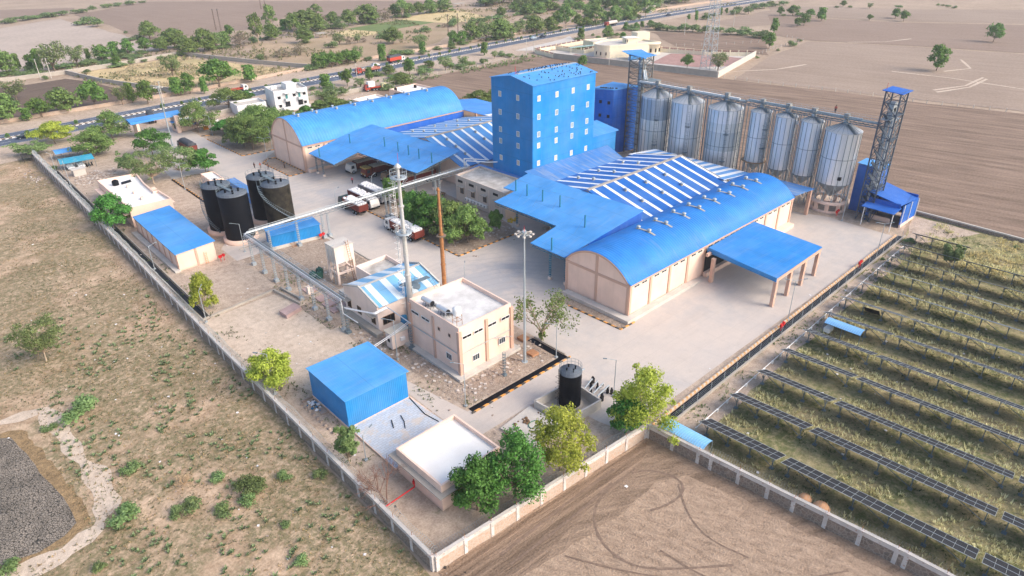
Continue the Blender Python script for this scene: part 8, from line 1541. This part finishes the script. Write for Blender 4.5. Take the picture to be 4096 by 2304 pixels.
for i, (z_, k, x, y, h, w_) in enumerate(TREES):
    cnt[(z_, k)] = cnt.get((z_, k), 0) + 1; lab = SPEC.get((x, y)) or '%s %s from the left %s' % (ordinal(cnt[(z_, k)]), KP.get(k, 'tree'), ZP.get(z_, ''))
    tot = sum(1 for t in TREES if t[0] == z_ and t[1] == k)
    if tot == 1 and (x, y) not in SPEC: lab = 'only %s %s' % (KP.get(k, 'tree'), ZP.get(z_, ''))
    grp = ('shrubs ' if k in 'ud' else 'trees ') + ZP.get(z_, 'inside the factory wall')
    if z_ in 'ABCDEFGHIJ' or (z_ == 'R' and k == 'u') or (z_ in 'KNQ' and k == 'u'):
        if k in 'ud': h = min(h, w_ * .7) if z_ == 'R' else min(h, w_ * .8)
        far_tree(k, x, y, h * (1 if z_ in 'RQ' else 1.08), w_ * (1.1 if z_ in 'RQ' else 1.25), lab, grp, i)
    elif k == 'W':
        rr = random.Random(5); r = T('tree', 'sparse spreading tree with pale bare branches beside the high mast', 'tree', (x, y, 0)); m = MB(); tips = []
        def rec(p, d, L, r_, kk):
            q = p + d * L; m.tube(p, q, r_, r_ * .68, 6, caps=False)
            if kk <= 2: tips.append(q)
            if kk == 0: return
            for j in range(3 if kk > 2 else 2): rec(q, (d + Vector((rr.gauss(0, .42), rr.gauss(0, .42), rr.gauss(.02, .22)))).normalized(), L * rr.uniform(.62, .85), r_ * .62, kk - 1)
        rec(Vector((0, 0, 0)), Vector((.05, 0, 1)).normalized(), 1.6, .26, 1)
        for a in (0.3, 1.6, 2.9, 4.2, 5.3): rec(Vector((.08, 0, 1.5)), Vector((math.cos(a) * .62, math.sin(a) * .62, .85)).normalized(), 2.3, .15, 4)
        o = m.build('trunk', m_twig, r, off=O0); rg = np.random.default_rng(3); tp = np.array([tuple(t_) for t_ in tips if t_.z > 3]); idx = rg.choice(len(tp), 1500); P = tp[idx] + rg.normal(size=(1500, 3)) * .38; P = np.concatenate([P, np.array([(0, 0, 1.1)]) + rg.normal(size=(160, 3)) * .3]); V = leaf_quads(P, rg.normal(size=(len(P), 3)) + np.array([0, 0, .6]), .26, rg); o = bpy.data.objects.new('crown', mesh_np('crown', V, len(P), L_b)); C.objects.link(o); o.parent = r
    elif k == 'D':
        rr = random.Random(i); m = MB(); twigs(m, 0, 0, h * (.8 if z_ == 'O' else .42), w_, rr, 5 if z_ == 'O' else 16, .09 if z_ == 'O' else .045, 4 if z_ == 'O' else 3); r = T('dead_shrub' if z_ == 'R' else 'bare_tree', 'bleached dead thorn bush lying in the scrubland' if z_ == 'R' else 'leafless reddish thorn tree beside the red pipe', 'shrub' if z_ == 'R' else 'tree', (x, y, 0)); m.build('branches', plain('bleached_wood', (.5, .36, .22), .9) if z_ == 'R' else plain('reddish_twigs', (.2, .11, .08), .9), r, off=O0)
    elif k == 'U': near_tree('U', x, y, 2.8, 4.6, 'spreading grey green thorn shrub, largest in the near scrubland', 8, 3600, .14, base='u', cat='shrub', name='shrub', thick=.01)
    else:
        base = {'F': 'f', 'N': 'n', 'G': 'b', 'n': 'n', 'Y': 'b', 'y': 'n', 'B': 'b'}[k]; near = (x * x + y * y) < 120 ** 2
        n_ = (7500 if near else 6500); lf = .22 if near else .32
        if base == 'f': n_ = int(n_ * .75); lf *= .8
        near_tree(k, x, y, h * (.93 if k == 'Y' else .97), w_ * (1.22 if z_ in 'KLMN' else 1.08), lab, 100 + i, n_, lf, base=base, group=grp, thick=.016, bark=m_twig if k in 'FY' else m_bark)
# distant wood at the top of the pasture: still single trees
rr = random.Random(31); n_ = 0
for k in range(120):
    x = rr.uniform(300, 640); y = 340 + (x - 300) * .35 + rr.uniform(0, 150) * (.4 + (x - 300) / 500)
    if x > 430 and rr.random() < .5: y = rr.uniform(335, 480)
    if (x < 372 and y < 452): continue
    n_ += 1; far_tree(rr.choice('bbbfnt'), x, y, rr.uniform(7, 12), rr.uniform(10, 17), 'tree in the dense distant wood beyond the highway at the top', 'trees of the distant wood', 400 + k)
for k in range(40):
    x = rr.uniform(290, 560); y = 322 + rr.uniform(4, 60) + (x - 290) * .05
    far_tree('u', x, y, rr.uniform(2.5, 5), rr.uniform(5, 9), 'shrub in the thick undergrowth behind the far highway wall', 'undergrowth behind the far highway wall', 700 + k)
cand = [t for t in TREES if t[0] in 'ADFG' and t[1] not in 'ud']
for k in range(112):
    t_ = rr.choice(cand); far_tree('u', t_[2] + rr.gauss(0, 4.5), t_[3] + (rr.gauss(0, 1.2) if t_[0] in 'FG' else rr.gauss(0, 3.5)), rr.uniform(1.8, 3.6), rr.uniform(4.5, 8.5), 'rough undergrowth shrub between the trees of the highway belts', 'undergrowth shrubs between the highway trees', 900 + k)
# highway median plants
for k in range(46):
    x = 20 + k * 7.1; 
    if 60 < x < 75: continue
    yy = None
    for i in range(len(NX) - 1):
        if NX[i][0] <= x < NX[i + 1][0]: yy = NX[i][1] + (NX[i + 1][1] - NX[i][1]) * (x - NX[i][0]) / (NX[i + 1][0] - NX[i][0])
    r = far_tree('n', x + rr.uniform(-1, 1), yy + 9.2, rr.uniform(1.3, 2.2), rr.uniform(1.1, 1.7), '%s clipped median shrub from the left along the highway' % ordinal(k + 1), 'clipped shrubs on the highway median', 600 + k)
    r.name = 'median_shrub'; r['category'] = 'shrub'
# ------------------------------------------------------------------ scrub and grass
def tufts(name, pts, size, mat, rg, blades=5, hgt=1.0, kind='stuff'):
    P = np.repeat(np.array(pts), blades, 0); n = len(P); a = rg.uniform(0, 2 * PI, n); s = size * rg.uniform(.5, 1.5, n); sp = rg.uniform(.1, .9, n) * s; dx, dy = np.cos(a), np.sin(a); base = P + np.stack([dx * sp * .25, dy * sp * .25, np.zeros(n)], 1)
    tip = base + np.stack([dx * sp, dy * sp, s * hgt * rg.uniform(.6, 1.3, n)], 1); side = np.stack([-dy, dx, np.zeros(n)], 1) * (s * .16)[:, None]; mid = (base + tip) / 2 + np.array([0, 0, 1]) * (s * .15)[:, None]
    V = np.stack([base - side * .4, mid - side, tip, mid + side], 1).reshape(-1, 3); o = bpy.data.objects.new(name, mesh_np(name, V, n, mat)); C.objects.link(o); o['kind'] = kind; return o
rg = np.random.default_rng(5)
def cluster(x0, x1, y0, y1, n, f, thr, z=0.0, test=None):
    out = []
    for _ in range(n * 12):
        x, y = rg.uniform(x0, x1), rg.uniform(y0, y1)
        if mn.noise((x * f, y * f, 3.1)) + .35 * mn.noise((x * f * 4, y * f * 4, 9)) > thr and (test is None or test(x, y)): out.append((x, y, z))
        if len(out) >= n: break
    return out
okL = lambda x, y: not (x < 1.5 and 72 < y < 104) and x < 26.2
tufts('ground_cover', cluster(-30, 26, 40, 200, 12000, .1, -.06, -.03, okL), .2, leafmat('weed_green', (.2, .2, .1), (.3, .3, .16), .3), rg, 6, .7)['label'] = 'green weeds over the scrubland left of the wall'
tufts('ground_cover', cluster(-30, 26, 38, 240, 8000, .09, -.12, -.03, okL), .22, leafmat('dry_weed', (.36, .26, .12), (.54, .41, .2), .3), rg, 5, .6)['label'] = 'dry yellow brown weeds over the scrubland'
tufts('ground_cover', cluster(2, 26, 46, 130, 650, .12, .02, -.03, okL), .36, leafmat('thorn_green', (.17, .24, .11), (.27, .34, .17), .3), rg, 22, .7)['label'] = 'spiky green clumps in the scrubland near the wall'
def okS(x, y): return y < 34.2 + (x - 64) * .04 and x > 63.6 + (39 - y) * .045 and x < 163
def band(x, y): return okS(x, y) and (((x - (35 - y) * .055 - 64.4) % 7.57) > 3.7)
tufts('grass', cluster(61, 164, -48, 39, 11000, .12, -.16, 0, band), .32, leafmat('straw_grass', (.58, .5, .25), (.8, .74, .46), .4), rg, 7, 1.3)['label'] = 'tall straw coloured grass between the solar rows'
tufts('grass', cluster(61, 164, -48, 39, 6500, .1, -.15, 0, lambda x, y: okS(x, y) and not band(x, y)), .22, leafmat('shade_green_grass', (.07, .11, .035), (.15, .19, .07), .3), rg, 6, .8)['label'] = 'short green grass under the solar rows, darkened in colour for panel shade'  # grass whose dark green also paints in the shade beneath the panels
tufts('grass', cluster(141, 163.5, 8, 29, 900, .15, -.1, 0), .4, leafmat('gold_grass', (.62, .5, .24), (.76, .64, .34), .35), rg, 6, 1.0)['label'] = 'golden grass at the far end of the solar field'
tufts('grass', cluster(84, 150, 300, 385, 2600, .06, -.05, 0, lambda x, y: inside(x, y, [(73, 375), (88, 379), (123, 388), (140, 333), (152, 305), (119, 300), (95, 299), (84, 328)])), .6, leafmat('pale_straw', (.6, .5, .3), (.76, .66, .44), .4), rg, 5, .7)['label'] = 'pale straw grass in the walled plot beyond the highway'
tufts('ground_cover', cluster(28, 62, 60, 205, 900, .2, .1, .02, lambda x, y: x < 32 or (43 < x < 50 and 60 < y < 118) or (52 < x < 60 and 165 < y < 190)), .3, leafmat('yard_weed', (.1, .17, .05), (.2, .26, .1), .3), rg, 5, .7)['label'] = 'weeds along the inside of the left wall'
tufts('ground_cover', cluster(60, 150, 36, 39.6, 500, .3, .0, .0), .3, L_u, rg, 6, .7)['label'] = 'weeds along the strip between drain and solar field'
tufts('ground_cover', cluster(70, 520, 300, 460, 2600, .03, .05, 0), 1.5, leafmat('pasture_weed', (.14, .18, .07), (.3, .28, .13), .3), rg, 5, .6)['label'] = 'rough growth over the distant pasture'
tufts('ground_cover', cluster(150, 420, 248, 312, 900, .05, .0, 0, lambda x, y: not (NY(x) - 1 < y < NY(x) + 18)) if False else cluster(80, 250, 244, 258, 500, .06, -.1, 0), 1.0, L_u, rg, 6, .7)['label'] = 'roadside weeds on the near verge'
# ------------------------------------------------------------------ thin air haze
hz = MB(); hz.box(-1600, -1600, -1.1, 2600, 2600, 66); o = hz.build('haze', MATS['concrete']); o.data.materials.clear(); o['kind'] = 'stuff'
hm = bpy.data.materials.new('pale_air'); hm.use_nodes = True; ht_ = hm.node_tree; ht_.nodes.clear(); pv = ht_.nodes.new('ShaderNodeVolumePrincipled'); pv.inputs['Density'].default_value = .0002; pv.inputs['Color'].default_value = (.9, .93, 1, 1); pv.inputs['Anisotropy'].default_value = .2
om = ht_.nodes.new('ShaderNodeOutputMaterial'); ht_.links.new(pv.outputs[0], om.inputs['Volume']); o.data.materials.append(hm)
